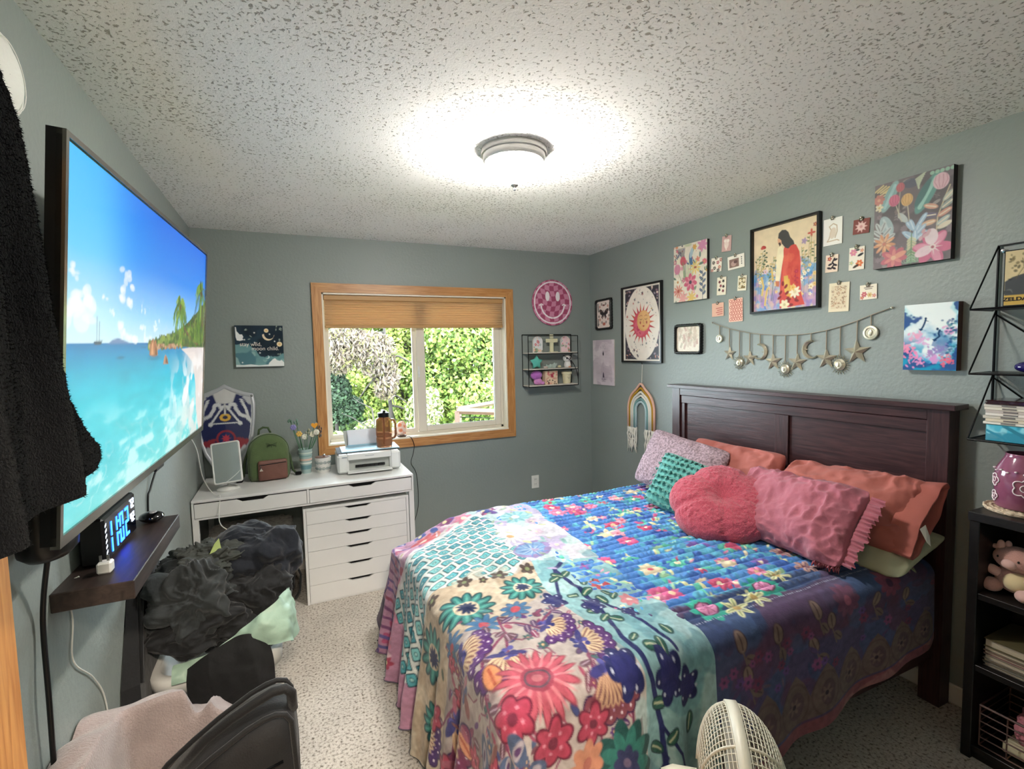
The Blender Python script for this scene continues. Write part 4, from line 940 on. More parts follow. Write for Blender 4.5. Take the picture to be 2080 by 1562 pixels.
# round white plaque and robe
pl = thing('round_wall_plate', 'white round wall hanging half hidden by the black robe', 'wall decoration', (XL, 1.52, 2.20))
m = MB(); m.lathe([(.001, .02), (.06, .022), (.068, .015), (.085, .012), (.092, 0.001)], (XL, 1.495, 2.22), 40, axis=(1, 0, 0), cap=False); m.build('disc', mat('plaster_white', '#e9e9e2', .8, bump=.003, bsc=60), pl, smooth=True)
for k in range(2):
    m = MB(); R = .05+.025*k; m.tube([(XL+.019, 1.495+R*math.cos(a), 2.22+R*math.sin(a)) for a in np.linspace(0, 2*PI, 30)[:-1]], .0012, 5, closed=True); m.build('ridge', mat('plaster_white'), pl, smooth=True)

# hanging robe: edge profile (y along wall, z)
prof = [(2.16, .96), (2.056, .985), (2.02, 1.0), (1.98, 1.025), (1.95, 1.045), (1.845, 1.06), (1.756, 1.08), (1.66, 1.09), (1.56, 1.125), (1.46, 1.20), (1.41, 1.25), (1.39, 1.25), (1.375, 1.23)]
zz = np.array([p[0] for p in prof]); yy = np.array([p[1] for p in prof])
nt_, ns_ = 150, 150
t = np.linspace(0, 1, nt_); s = np.linspace(0, 1, ns_); Tt, Ss = np.meshgrid(t, s, indexing='ij')
Ye = np.interp(Tt*(2.16-1.375), 2.16-zz, yy); Z = 2.16-Tt*(2.16-1.375)
# hem rises towards the edge, falls back to the near side
zb = 1.325-.10*(1-Ss)**1.2
Zc = Z; 
ycen = .56+.03*Tt; hw = Ye-ycen
ang = Ss*PI*1.04-.06
Yc = ycen+hw*np.sin(np.clip(ang, 0, PI)/2*1.0)
dep = .010+.025*Tt
fold = (.15+.9*Tt)*(.020*np.sin(Yc*30+1.6*Tt+.6)+.007*np.sin(Yc*52-2.2*Tt))
Xc = -.368+dep*np.cos(ang*.5)**.8*1.0+fold*np.cos(ang/2)**.5
Xc = np.where(Ss > .86, Xc-(Ss-.86)*.12, Xc)
N3 = np.stack([Xc*60, Yc*60, Zc*60], -1)
fz = fbm(N3, 2.6, 2, 4)*.0016
P = np.stack([Xc+fz, Yc+fz*.8, Zc-(1-Ss)*.035*Tt**3+fz], -1)
M_fleece = mat('black_fleece', '#07080a', 1, var=.35, vsc=90, bump=.004, bsc=300, sheen=.03, spec=.1)
rb = thing('robe', 'fluffy black robe hanging from the open door at the left edge', 'robe', (-.36, .8, 1.3))
npmesh('cloth_front', P, M_fleece, rb)
Pb = P.copy(); Pb[..., 0] = np.minimum(-.405, P[..., 0]-.03); npmesh('cloth_back', Pb, M_fleece, rb, flip=True)
m = MB()
for e in (P[-1],):
    pass
Pe = np.stack([P[-1], (P[-1]+Pb[-1])/2-np.array([0, 0, .012]), Pb[-1]]); npmesh('hem', Pe, M_fleece, rb)
Pe = np.stack([P[:, -1], (P[:, -1]+Pb[:, -1])/2+np.array([0, .008, 0]), Pb[:, -1]]); npmesh('side_seam', Pe, M_fleece, rb)
m = MB(); m.tube([(-.43, .78, 2.06), (-.40, .78, 2.10), (-.39, .80, 2.17), (-.385, .85, 2.18)], .006, 8); m.build('loop', M_fleece, rb)
rg = np.random.default_rng(6); n = 26000; ii = rg.integers(0, nt_, n); jj = rg.integers(0, ns_, n); b0 = P[ii, jj]
d = np.stack([rg.normal(.5, .6, n), rg.normal(.1, .6, n), rg.normal(-.3, .6, n)], -1); d /= np.linalg.norm(d, axis=1)[:, None]
side = np.cross(d, rg.normal(size=(n, 3))); side /= np.linalg.norm(side, axis=1)[:, None]
L = rg.uniform(.003, .006, n)[:, None]
V = np.stack([b0-side*.0006, b0+side*.0006, b0+d*L], 1).reshape(-1, 3)-np.array(origin(rb))
me = bpy.data.meshes.new('pile'); me.from_pydata(V.tolist(), [], np.arange(n*3).reshape(-1, 3).tolist()); me.materials.append(M_fleece)
o = bpy.data.objects.new('pile', me); COL.objects.link(o); o.parent = rb; o['kind'] = 'stuff'

# ------------------------------------------------------------------ desk and drawer unit
dk_x0, dk_x1, dk_y0, dk_y1 = -.545, .738, 3.285, 3.872
ds = thing('desk', 'long white desk with two slim drawers under the window', 'desk', (.07, 3.58, 0))
def P_(nm, root, x0, x1, y0, y1, z0, z1, mt=M_white, bev=.0015):
    m = MB(); m.bx(x0, x1, y0, y1, z0, z1, bev=bev); return m.build(nm, mt, root)
P_('desktop', ds, dk_x0, dk_x1, dk_y0, dk_y1, .745, .76, bev=.002)
P_('side_panel', ds, dk_x0, dk_x0+.012, dk_y0, dk_y1, .642, .745); P_('side_panel', ds, dk_x1-.012, dk_x1, dk_y0, dk_y1, .642, .745)
P_('bottom_panel', ds, dk_x0+.012, dk_x1-.012, dk_y0+.004, dk_y1, .642, .655); P_('back_panel', ds, dk_x0+.012, dk_x1-.012, dk_y1-.012, dk_y1, .655, .745)
mx_ = .068; P_('divider', ds, mx_, mx_+.014, dk_y0+.002, dk_y1-.012, .655, .745)
M_dark = mat('dark_gap', '#1c1c1c', .8)
def drawer(root, x0, x1, z0, z1, y, hw=.085, hd=.017):
    c = (x0+x1)/2; d = thing('drawer', None, None, (c, y, z0)); d.parent = root; d.location = Vector((c, y, z0))-origin(root)
    m = MB(); m.prism([(x0, z0), (x1, z0), (x1, z1), (c+hw, z1), (c+hw-.03, z1-hd), (c-hw+.03, z1-hd), (c-hw, z1), (x0, z1)], (1, 0, 0), (0, 0, 1), (0, y+.016, 0), .016); m.build('front', M_white, d)
    m = MB(); m.bx(c-hw-.01, c+hw+.01, y+.03, y+.034, z1-hd-.012, z1+.001); m.build('handle_recess', M_dark, d)
    return d
drawer(ds, dk_x0+.015, mx_-.002, .657, .738, dk_y0); drawer(ds, mx_+.016, dk_x1-.015, .657, .738, dk_y0)
for x, y in ((dk_x0, dk_y0), (dk_x1-.032, dk_y0), (dk_x0, dk_y1-.03), (dk_x1-.032, dk_y1-.03)): P_('leg', ds, x, x+.032, y+.002, y+.03, 0, .642)
P_('leg_rail', ds, dk_x0, dk_x0+.03, dk_y0+.03, dk_y1-.03, .0, .03)
du = thing('drawer_unit', 'white six-drawer cabinet standing under the right half of the desk', 'cabinet', (.378, 3.55, 0))
ux0, ux1, uy0, uy1, uz = .040, .700, 3.288, 3.80, .618
P_('side_panel', du, ux0, ux0+.016, uy0, uy1, 0, uz); P_('side_panel', du, ux1-.016, ux1, uy0, uy1, 0, uz); P_('top_panel', du, ux0+.016, ux1-.016, uy0, uy1, uz-.014, uz)
P_('plinth', du, ux0+.016, ux1-.016, uy0+.004, uy0+.02, 0, .012); P_('back_panel', du, ux0+.016, ux1-.016, uy1-.01, uy1, 0, uz-.014, M_white)
for a, b in ((.605-.001, .5185), (.5165, .4315), (.4295, .3435), (.3415, .2335), (.2315, .1240), (.122, .0125)): drawer(du, ux0+.018, ux1-.018, b, a-.001 if a > .6 else a, uy0+.001, .085, .016)

# stool with fluffy seat
so = thing('stool', 'black metal stool with a grey fluffy seat tucked under the desk', 'stool', (-.265, 3.55, 0))
oc = [(-.50, 3.32), (-.46, 3.285), (-.10, 3.285), (-.03, 3.34), (-.02, 3.62), (-.08, 3.70), (-.44, 3.70), (-.50, 3.64)]
def puffpoly(pts, z0, z1, cen, rings=8, seed=1):
    P = []; pts = np.array(pts); n = len(pts)*10; q = []
    for i in range(len(pts)):
        for k in range(10): q.append(pts[i]*(1-k/10)+pts[(i+1) % len(pts)]*k/10)
    q = np.array(q); cen = np.array(cen); rows = []
    for a in np.linspace(0, PI, 15):
        r = .90+.10*math.sin(a)**.6; z = (z0+z1)/2-(z1-z0)/2*math.copysign(abs(math.cos(a))**.6, math.cos(a)); s_ = r if 0 < a < PI else .90
        rows.append(np.concatenate([cen+(q-cen)*s_, np.full((n, 1), z)], 1))
    for k in (.7, .4, .02): rows.append(np.concatenate([cen+(q-cen)*k*.9, np.full((n, 1), z1+.003*(1-k))], 1))
    P = np.stack(rows); P += (fbm(P, 60, 2, seed)*.005)[..., None]*np.array([1, 1, 1]); return P
npmesh('seat', puffpoly(oc, .405, .495, (-.26, 3.49)), mat('grey_fur', '#9c978c', 1, var=.55, vsc=45, bump=.006, bsc=90, sheen=.3, stretch=(1, 1, 3)), so, closed=True)
m = MB(); m.prism([(x*.96-.26*.04, y*.96+3.49*.04) for x, y in oc], (1, 0, 0), (0, 1, 0), (0, 0, .37), .035); m.build('seat_base', M_blackm, so)
for sx in (-1, 1):
    for sy in (-1, 1):
        m = MB(); cx, cy = -.26+sx*.19, 3.49+sy*.16; m.tube([(cx, cy, .38), (cx+sx*.03, cy+sy*.02, .30), (cx+sx*.015, cy+sy*.01, .15), (cx-sx*.02, cy-sy*.01, .05), (cx+sx*.02, cy+sy*.01, .008)], .010, 8); m.build('leg', M_blackm, so, smooth=True)
for sx in (-1, 1):
    m = MB(); m.tube([(-.26+sx*.20, 3.34, .2), (-.26+sx*.23, 3.49, .26), (-.26+sx*.20, 3.65, .2)], .008, 8); m.build('brace', M_blackm, so, smooth=True)

# ------------------------------------------------------------------ pictures on the walls
# wall frames: e1 = image right, e2 = image down, nn = out of the wall
WR = (Vector((0, -1, 0)), Vector((0, 0, -1)), Vector((-1, 0, 0)))
WB = (Vector((1, 0, 0)), Vector((0, 0, -1)), Vector((0, -1, 0)))
def wpos(wall, a, z): return Vector((XR, a, z)) if wall is WR else Vector((a, YB, z))
def rotf(wall, deg):
    e1, e2, nn = wall; c, s = math.cos(R_(deg)), math.sin(R_(deg)); return e1*c+e2*s, -e1*s+e2*c, nn
def sheet(cv, C, fr, d, par, nm='print', mt=None, bend=0):
    e1, e2, nn = [np.array(q) for q in fr]; U = (cv.X-cv.x0-cv.w/2)[..., None]; V = (cv.Y-cv.y0-cv.h/2)[..., None]
    dd = d+bend*(V+cv.h/2)**2+bend*.6*(U**2)
    P = np.array(C)+U*e1+V*e2+dd*nn
    return npmesh(nm, P, mt or M_print, par, cv.rgb(), smooth=False)
def slab(m, C, fr, u0, u1, v0, v1, d0, d1, mi=0):
    e1, e2, nn = fr; q = [C+e1*u+e2*v+nn*d for d in (d0, d1) for u, v in ((u0, v0), (u1, v0), (u1, v1), (u0, v1))]
    m.add(q, [(0, 1, 2, 3), (7, 6, 5, 4), (0, 4, 5, 1), (1, 5, 6, 2), (2, 6, 7, 3), (3, 7, 4, 0)], mi); return m
M_frame = mat('black_frame', '#0e1010', .3)
M_canvas = mat('canvas_white', '#cfc8bc', .85, bump=.0006, bsc=500)
M_canvd = mat('canvas_dark_edge', '#2c2a2c', .8)
M_paper = mat('paper', '#e6ded0', .8)
def framed(name, label, wall, a, z, w, h, cv, fw=.014, depth=.022, rot=0, cat='picture', group=None):
    C = wpos(wall, a, z); o = thing(name, label, cat, C, group); fr = rotf(wall, rot)
    for u0, u1, v0, v1 in ((-w/2, w/2, -h/2, -h/2+fw), (-w/2, w/2, h/2-fw, h/2), (-w/2, -w/2+fw, -h/2+fw, h/2-fw), (w/2-fw, w/2, -h/2+fw, h/2-fw)):
        slab(MB(), C, fr, u0, u1, v0, v1, .002, depth).build('frame_rail', M_frame, o) if True else None
    slab(MB(), C, fr, -w/2+fw, w/2-fw, -h/2+fw, h/2-fw, .002, .006).build('backing', M_frame, o)
    sheet(cv, C, fr, .008, o, mt=M_printg); return o
def canvas(name, label, wall, a, z, w, h, cv, depth=.025, rot=0, edge=None, cat='picture'):
    C = wpos(wall, a, z); o = thing(name, label, cat, C); fr = rotf(wall, rot)
    slab(MB(), C, fr, -w/2, w/2, -h/2, h/2, .002, depth).build('stretched_canvas', edge or M_canvd, o)
    sheet(cv, C, fr, depth+.0012, o); return o

def art_sun():
    c = Cv(.457, .59, 330, '#eee7da'); cx, cy = .2285, .295; rd = random.Random(2)
    c.p([(.025, .012), (.432, .012), (.432, .578), (.025, .578)], '#3c3a42')
    for i in range(260):
        x, y = rd.uniform(.03, .43), rd.uniform(.015, .575)
        if ((x-cx)/.2)**2+((y-cy)/.285)**2 > 1: c.e(x, y, rd.uniform(.005, .014), rd.uniform(.003, .009), rd.uniform(0, 3), rd.choice(['#d9a890', '#e8d2c4', '#8a6a7a', '#5a5662', '#c98a7a', '#9a8f9a']))
    c.e(cx, cy, .207, .292, 0, '#efe6d8')
    for i in range(95):
        a = rd.uniform(0, 2*PI); r = rd.uniform(.5, .96); x = cx+math.cos(a)*r*.2; y = cy+math.sin(a)*r*.285
        if math.hypot((x-cx)/.17, (y-cy)/.17) < .95: continue
        k = rd.random(); col = rd.choice(['#4a5560', '#5c4a52', '#a88a4c', '#6a7a78', '#c9786a', '#3d4148'])
        c.star(x, y, rd.uniform(.010, .019) if k < .45 else .005, col, 5, .4, rd.uniform(0, 1))
    n = 20
    for i in range(n):
        a = 2*PI*i/n-.1; L = .17 if i % 2 else .155; c.p([(cx+math.cos(a-.12)*.092, cy+math.sin(a-.12)*.092), (cx+math.cos(a+.03)*L, cy+math.sin(a+.03)*L), (cx+math.cos(a+.12)*.092, cy+math.sin(a+.12)*.092)], '#c4494c' if i % 3 else '#cf6a48')
    c.e(cx, cy+.005, .102, .105, 0, '#d8596a'); c.e(cx-.02, cy+.03, .07, .07, 0, '#dd6a7c'); c.e(cx+.025, cy-.022, .078, .082, 0, '#e0aa6c'); c.e(cx+.03, cy-.025, .068, .074, 0, '#e6b87c')
    for s in (-1, 1): c.l([(cx+.025+s*.030-.014, cy-.035), (cx+.025+s*.03, cy-.030), (cx+.025+s*.03+.014, cy-.036)], .004, '#7a4a3a'); c.l([(cx+.025+s*.03-.016, cy-.058), (cx+.025+s*.03, cy-.066), (cx+.025+s*.03+.014, cy-.060)], .004, '#b0604a'); c.e(cx+.025+s*.038, cy-.008, .008, .012, 0, '#b85a4a')
    c.l([(cx+.026, cy-.03), (cx+.022, cy-.005), (cx+.03, cy-.002)], .003, '#b0704a'); c.p([(cx+.01, cy+.018), (cx+.025, cy+.014), (cx+.042, cy+.018), (cx+.026, cy+.028)], '#b8433c')
    for i in range(14): c.e(cx-.05+rd.uniform(-.03, .04), cy+.05+rd.uniform(-.03, .03), .004, .007, rd.uniform(0, 3), '#b8405a')
    c.mottle(.04, 30); return c
framed('framed_sun_print', 'black framed print of a red sun with a sleeping face and small stars', WR, 3.152, 1.770, .485, .618, art_sun())

def art_person():
    c = Cv(.392, .473, 340, '#e3cfae'); rd = random.Random(5); W_, H_ = .392, .473
    c.mottle(.04, 8)
    for i in range(240):
        x = rd.uniform(0, W_); y = rd.uniform(.23+.05*math.sin(x*20), .33); c.e(x, y, rd.uniform(.01, .03), rd.uniform(.014, .04), rd.uniform(-.3, .3), rd.choice(['#3f82bd', '#5a9ccb', '#6a90c0', '#8fb4cf', '#4a72b4', '#9fb7bf']), .6)
    for i in range(260):
        x = rd.uniform(0, W_); y = rd.uniform(.31, .47); c.e(x, y, rd.uniform(.008, .024), rd.uniform(.01, .03), rd.uniform(-.5, .5), rd.choice(['#3f7fc0', '#8a86c4', '#a99acb', '#6aa0cc', '#c79ab4', '#d9c9a0', '#7d9cc9', '#b0bcc8']), .65)
    for i in range(60):
        x = rd.uniform(0, .16) if i % 2 else rd.uniform(.28, W_); y = rd.uniform(.36, .46); c.e(x, y, rd.uniform(.008, .018), rd.uniform(.012, .028), rd.uniform(-.5, .5), rd.choice(['#b489b0', '#c9a0b8', '#9a84c0', '#d0b0a8']), .7)
    for x, t in [(.02, .16), (.035, .15), (.06, .13), (.07, .14), (.10, .21), (.13, .17), (.14, .19), (.30, .15), (.32, .17), (.345, .1), (.37, .13), (.12, .2), (.05, .22)]:
        c.l([(x, t), (x+rd.uniform(-.01, .01), t+.12), (x+rd.uniform(-.012, .012), .42)], .0022, rd.choice(['#7a8a6a', '#8a7a52', '#5f7f74']))
        for k in range(7): yy = t+.01+k*.017; c.lf(x, yy, .016, rd.choice([-.5, 3.6])+rd.uniform(-.3, .3), rd.choice(['#b8a06a', '#7f8a5a', '#5a6a52', '#c4ab74']), .25)
    c.e(.066, .105, .016, .010, .3, '#b0413e'); c.e(.056, .108, .010, .008, 0, '#c4544c')
    for k in range(8): c.lf(.078, .125+k*.013, .014, .2 if k % 2 else 2.9, '#4a5a48', .3)
    c.petals(.355, .085, .022, 4, '#c45a4c', -PI/2, .25); c.l([(.355, .1), (.35, .25)], .003, '#8a9a6a'); c.petals(.315, .12, .018, 5, '#a890b0', 0, .3); c.fl(.375, .045, .012, 5, '#a8444a')
    for i in range(26):
        x, y = rd.choice([rd.uniform(.02, .15), rd.uniform(.29, .38)]), rd.uniform(.22, .42); c.fl(x, y, rd.uniform(.008, .017), 5, rd.choice(['#efe2be', '#e8c987', '#d8b8d0', '#f0ead8', '#e3b0a4']), '#c9a05a')
    for P in ([(.05, .28), (.065, .33), (.055, .38)], [(.09, .35), (.08, .40), (.075, .44)], [(.12, .24), (.125, .3)]): c.l(P, .012, '#dfc57e'); c.l(P, .004, '#c9a24c')
    # figure seen from behind in a red robe
    c.p([(.170, .395), (.175, .30), (.183, .22), (.185, .16), (.20, .125), (.24, .118), (.268, .13), (.288, .17), (.295, .24), (.295, .33), (.30, .40), (.32, .46), (.17, .47)], '#cf5148')
    c.p([(.192, .2), (.20, .14), (.23, .13), (.22, .25), (.205, .36), (.18, .40)], '#dc6a5a', .7)
    for i in range(22): c.e(rd.uniform(.20, .285), rd.uniform(.15, .36), rd.uniform(.01, .022), rd.uniform(.015, .04), rd.uniform(-.3, .3), rd.choice(['#d8604f', '#c2423f', '#dd7058']), .35)
    c.p([(.158, .125), (.178, .12), (.192, .135), (.193, .18), (.182, .24), (.170, .315), (.142, .310), (.146, .25), (.150, .18)], '#ece0bd'); c.p([(.142, .310), (.168, .315), (.166, .345), (.148, .342)], '#c97a5c')
    c.p([(.154, .080), (.162, .065), (.18, .06), (.196, .07), (.192, .10), (.176, .112), (.160, .108)], '#dba88a'); c.p([(.160, .100), (.172, .096), (.178, .112), (.168, .120)], '#4a3a3a')
    c.p([(.158, .072), (.162, .045), (.182, .031), (.205, .035), (.222, .052), (.232, .08), (.252, .105), (.258, .125), (.238, .128), (.222, .142), (.205, .135), (.192, .12), (.180, .105), (.178, .088), (.168, .078)], '#4b4a49')
    for X0, Y0, L, colr in [(.215, .33, .035, '#d9a44c'), (.205, .31, .03, '#dcb25c')]: c.p([(X0-.01, Y0-.02), (X0+.015, Y0-.02), (X0+.03, Y0+.09), (X0-.005, Y0+.07)], colr)
    for x, y, a in [(.185, .37, 2.3), (.20, .36, -.9), (.18, .40, 2.5), (.205, .395, -.7), (.21, .43, -.9), (.232, .44, 3.6), (.25, .41, .5), (.225, .455, 0), (.19, .345, -1.6), (.26, .43, .3), (.24, .42, 2.7)]: c.lf(x, y, .028, a, '#8a2f34', .28)
    c.l([(.265, .28), (.27, .34)], .003, '#a8303a'); c.fl(.27, .275, .013, 6, '#b5384a', '#c9506a')
    for k in range(4): c.lf(.27, .295+k*.012, .016, .6 if k % 2 else 2.5, '#b5384a', .3)
    c.fl(.262, .385, .035, 8, '#ece2c8', '#dcc9a0', 0, .22); c.fl(.25, .36, .02, 5, '#e6bd72', '#d9a24c'); c.fl(.20, .45, .03, 6, '#e8dcb8', '#c8ba8a')
    c.mottle(.05, 40, 3); return c
framed('framed_flower_field_print', 'large black framed print of a long-haired person in a red robe among wildflowers', WR, 1.920, 2.018, .420, .500, art_person(), .012, .026, rot=-.5)

def florals(c, pal, n, seed, rmin, rmax, leafpal, big=(), stems=True):
    rd = random.Random(seed)
    for i in range(n):
        x, y = rd.uniform(0, c.w), rd.uniform(0, c.h); k = rd.random(); r = rd.uniform(rmin, rmax)
        if k < .4: c.fl(x, y, r, rd.choice([5, 6, 8]), rd.choice(pal), rd.choice(pal), rd.uniform(0, 6), .3)
        elif k < .8: c.lf(x, y, r*2.2, rd.uniform(0, 6.3), rd.choice(leafpal), .2, vein=rd.choice(leafpal))
        else: a = rd.uniform(0, 6.3); c.sprig([(x, y), (x+math.cos(a)*r*3, y+math.sin(a)*r*3)], r*.12, rd.choice(leafpal), rd.choice(leafpal), r*.8, .6)
def tulip(c, x, y, r, col, vein, stem=None, sc='#c9bfa8', rot=0):
    if stem: c.l([(x, y), stem], r*.13, sc)
    c.e(x, y, r*.85, r, rot, col)
    for k in (-.5, -.18, .18, .5): c.l([(x+k*r*1.1, y-r*.75), (x+k*r*1.35, y), (x+k*r*.6, y+r*.8)], r*.08, vein)
def art_floral2():
    c = Cv(.300, .385, 400, '#5b5157'); rd = random.Random(8); c.mottle(.2, 14, 2); c.blotch('#7a6c72', 14, 0, 4, .7, .3); c.blotch('#8b7f80', 9, .1, 6, .6, .3, (c.X < .2)*(c.Y > .1))
    florals(c, ['#8a7a80', '#7d6f6c'], 40, 3, .008, .02, ['#80777a', '#958b88', '#a39b96', '#6a6064'])
    c.e(.145, .03, .03, .02, .2, '#4a5068', .8)
    for i in range(7): c.l([(.0+.012*i, .03+.004*i), (.035+.012*i, .008+.006*i)], .007, '#dcc78a'); c.l([(.02, .05+.012*i), (.065, .035+.012*i)], .006, '#e0cfa0')
    c.lf(.035, .13, .14, -1.15, '#8db3b3', .16, '#a9cfd0'); c.lf(.035, .15, .10, 1.2, '#a7bcc0', .25, '#c4d4d4'); c.lf(.10, .15, .06, .9, '#c0c8c6', .2)
    c.fl(.018, .07, .026, 7, '#c98074', '#e0a88a'); c.fl(.02, .105, .018, 5, '#ece0c0', '#d9c070')
    for i in range(7): c.l([(.20-.004*i, .0+.008*i), (.165+.002*i, .02+.007*i)], .006, '#c3cdb0'); 
    c.lf(.17, .17, .18, -1.1, '#5f9a92', .15, '#9fd0c4'); c.lf(.165, .14, .12, -1.1, '#3f7272', .12)
    tulip(c, .105, .036, .020, '#c96870', '#a84c5a', (.10, .17)); tulip(c, .082, .088, .026, '#d9708c', '#b24c70', (.115, .19)); tulip(c, .133, .098, .027, '#e4b878', '#c48f4c', (.15, .24)); tulip(c, .258, .055, .034, '#e6bfc9', '#c98f9f')
    for k in range(5): c.e(.225+.018*k, .012, .008, .008, 0, '#9fc9b0')
    c.l([(.245, .30), (.25, .20), (.275, .12), (.29, .08)], .004, '#d8c8a0')
    for x, y, a, col in [(.25, .16, 3.5, '#dca48c'), (.25, .19, 3.2, '#6a607a'), (.245, .215, 3.0, '#e3b694'), (.26, .17, -.6, '#9aa6a0'), (.25, .20, -.5, '#d99c88'), (.247, .235, -.6, '#b8c8c4'), (.268, .14, -.8, '#c0c8b8'), (.25, .25, -.4, '#e8e0c8')]: c.lf(x, y, .055, a, col, .2, '#efe0c8')
    for x, y, a in [(.165, .24, -2.2), (.165, .24, -1.9), (.17, .25, -1.2), (.17, .26, -.8), (.165, .265, -2.6), (.17, .28, -.6), (.165, .28, -2.4), (.17, .29, -1.6), (.18, .22, -1.0)]: c.lf(x, y, .055, a, '#a9c6dc', .18, '#d5e5ee')
    for x, y, a in [(.03, .22, -2), (.03, .22, -1.2), (.035, .24, -2.4), (.04, .24, -.8), (.03, .26, -2.7), (.045, .26, -.5), (.035, .28, -1.6)]: c.lf(x, y, .05, a, '#c5cccb', .2, '#8a8688')
    for i in range(9): y = .27+.012*i; c.l([(.14, y+.012), (.155, y), (.172, y+.012)], .0055, '#7a9f70' if i > 3 else '#d9d4a8'); c.l([(.14, y+.006), (.155, y-.006), (.172, y+.006)], .002, '#dfe6c0')
    c.l([(.155, .25), (.155, .385)], .004, '#5c8a5c')
    for i in range(7): c.l([(.12, .36), (.12+.05*math.cos(3.3+i*.45), .36+.06*math.sin(3.3+i*.45))], .003, '#7ba08a'); c.ring(.13+.01*i, .365, .012, .0025, '#8fb59a')
    x, y = .045, .275; c.petals(x, y, .048, 9, '#dd9a70', .2, .14, inner=.6); c.petals(x, y, .035, 7, '#ebb98c', .5, .12, inner=.6); c.e(x, y, .008, col='#d2806a')
    x, y = .085, .345; c.petals(x, y, .055, 7, '#c86474', .1, .26); c.petals(x, y, .04, 6, '#e08a84', .6, .18); c.lf(x, y, .055, -.4, '#e9a088', .22); c.e(x, y, .01, col='#efc0a0')
    x, y = .235, .325; c.petals(x, y, .075, 6, '#d66a8e', .1, .28); c.petals(x, y, .072, 3, '#e89ab4', 1.2, .2); c.e(x-.005, y-.045, .024, .034, 0, '#f0dce0'); c.lf(x, y, .07, 2.75, '#f0d4dc', .28); c.petals(x, y, .03, 9, '#f2e2e2', 0, .06); c.ring(x, y, .010, .004, '#f4e9e0'); c.e(x, y, .006, col='#b85a6a')
    for x, y in [(.20, .25), (.205, .27), (.215, .265), (.19, .28), (.22, .255)]: c.e(x, y, .007, .01, .4, '#dcb0b8')
    c.mottle(.06, 50, 3); c.a = c.a*.74+.10; return c
canvas('large_floral_canvas', 'largest floral canvas of pink blooms on a dark ground at the upper right', WR, 1.289, 2.116, .300, .385, art_floral2(), .033)
def art_floral1():
    c = Cv(.308, .391, 330, '#e6dccb'); rd = random.Random(11)
    for i in range(16): c.l([(.02+.006*i, .02), (.05+.003*i, .05+.004*i)], .003, '#4a4a58'); c.e(rd.uniform(0, .1), rd.uniform(0, .08), .008, .005, rd.uniform(0, 3), rd.choice(['#4a4c5c', '#c4786a', '#8a7a9a']))
    florals(c, ['#d8687c', '#e39aa8', '#d9a24c', '#ece0c4', '#c9788a', '#dd8a6c'], 46, 12, .012, .024, ['#6f8a72', '#9ab08a', '#4a5f84', '#c3c9a0', '#5f7a6a'])
    tulip(c, .09, .11, .032, '#cf5664', '#a83c54', (.12, .24), '#8a9a72'); tulip(c, .035, .16, .036, '#dc8fa6', '#b8688c', (.08, .26), '#8a9a72')
    for i in range(7): c.l([(.10+.012*i, .24), (.09+.02*i, .12+.01*(i % 3))], .006, rd.choice(['#6f8f62', '#9db07c', '#4a6a5c']))
    c.lf(.17, .16, .1, -1.7, '#3f6a94', .15); c.lf(.16, .1, .07, -1.3, '#a9c0cc', .2)
    x, y = .205, .17; c.petals(x, y, .048, 9, '#e8c56a', .1, .12, inner=.6); c.e(x, y, .013, .008, 0, '#a85a3a')
    x, y = .16, .265; c.petals(x, y, .062, 7, '#cf5a78', .2, .27); c.petals(x, y, .045, 7, '#e08a9c', .5, .14); c.e(x, y, .013, col='#4a3a4c')
    x, y = .04, .25; c.petals(x, y, .035, 7, '#f2ead6', 0, .24); c.e(x, y, .009, col='#d08a4c'); x, y = .045, .315; c.petals(x, y, .048, 10, '#dd8470', 0, .12, inner=.6); c.e(x, y, .012, col='#b8503c')
    x, y = .09, .365; c.petals(x, y, .05, 8, '#e8a4a0', .2, .16); x, y = .17, .37; c.petals(x, y, .045, 8, '#e6c26c', .2, .16); c.petals(.27, .03, .05, 7, '#d58aae', 0, .2)
    for k in range(8): c.lf(.27, .22+.02*k, .035, -.7 if k % 2 else 3.8, '#3d4a68', .24, '#8a9ab0')
    c.l([(.27, .2), (.27, .39)], .004, '#3d4a68'); c.mottle(.05, 40, 3); c.a = c.a*.85+.05; return c
canvas('small_floral_canvas', 'floral canvas with a cream ground left of the pinned cards', WR, 2.620, 2.092, .308, .391, art_floral1(), .022)
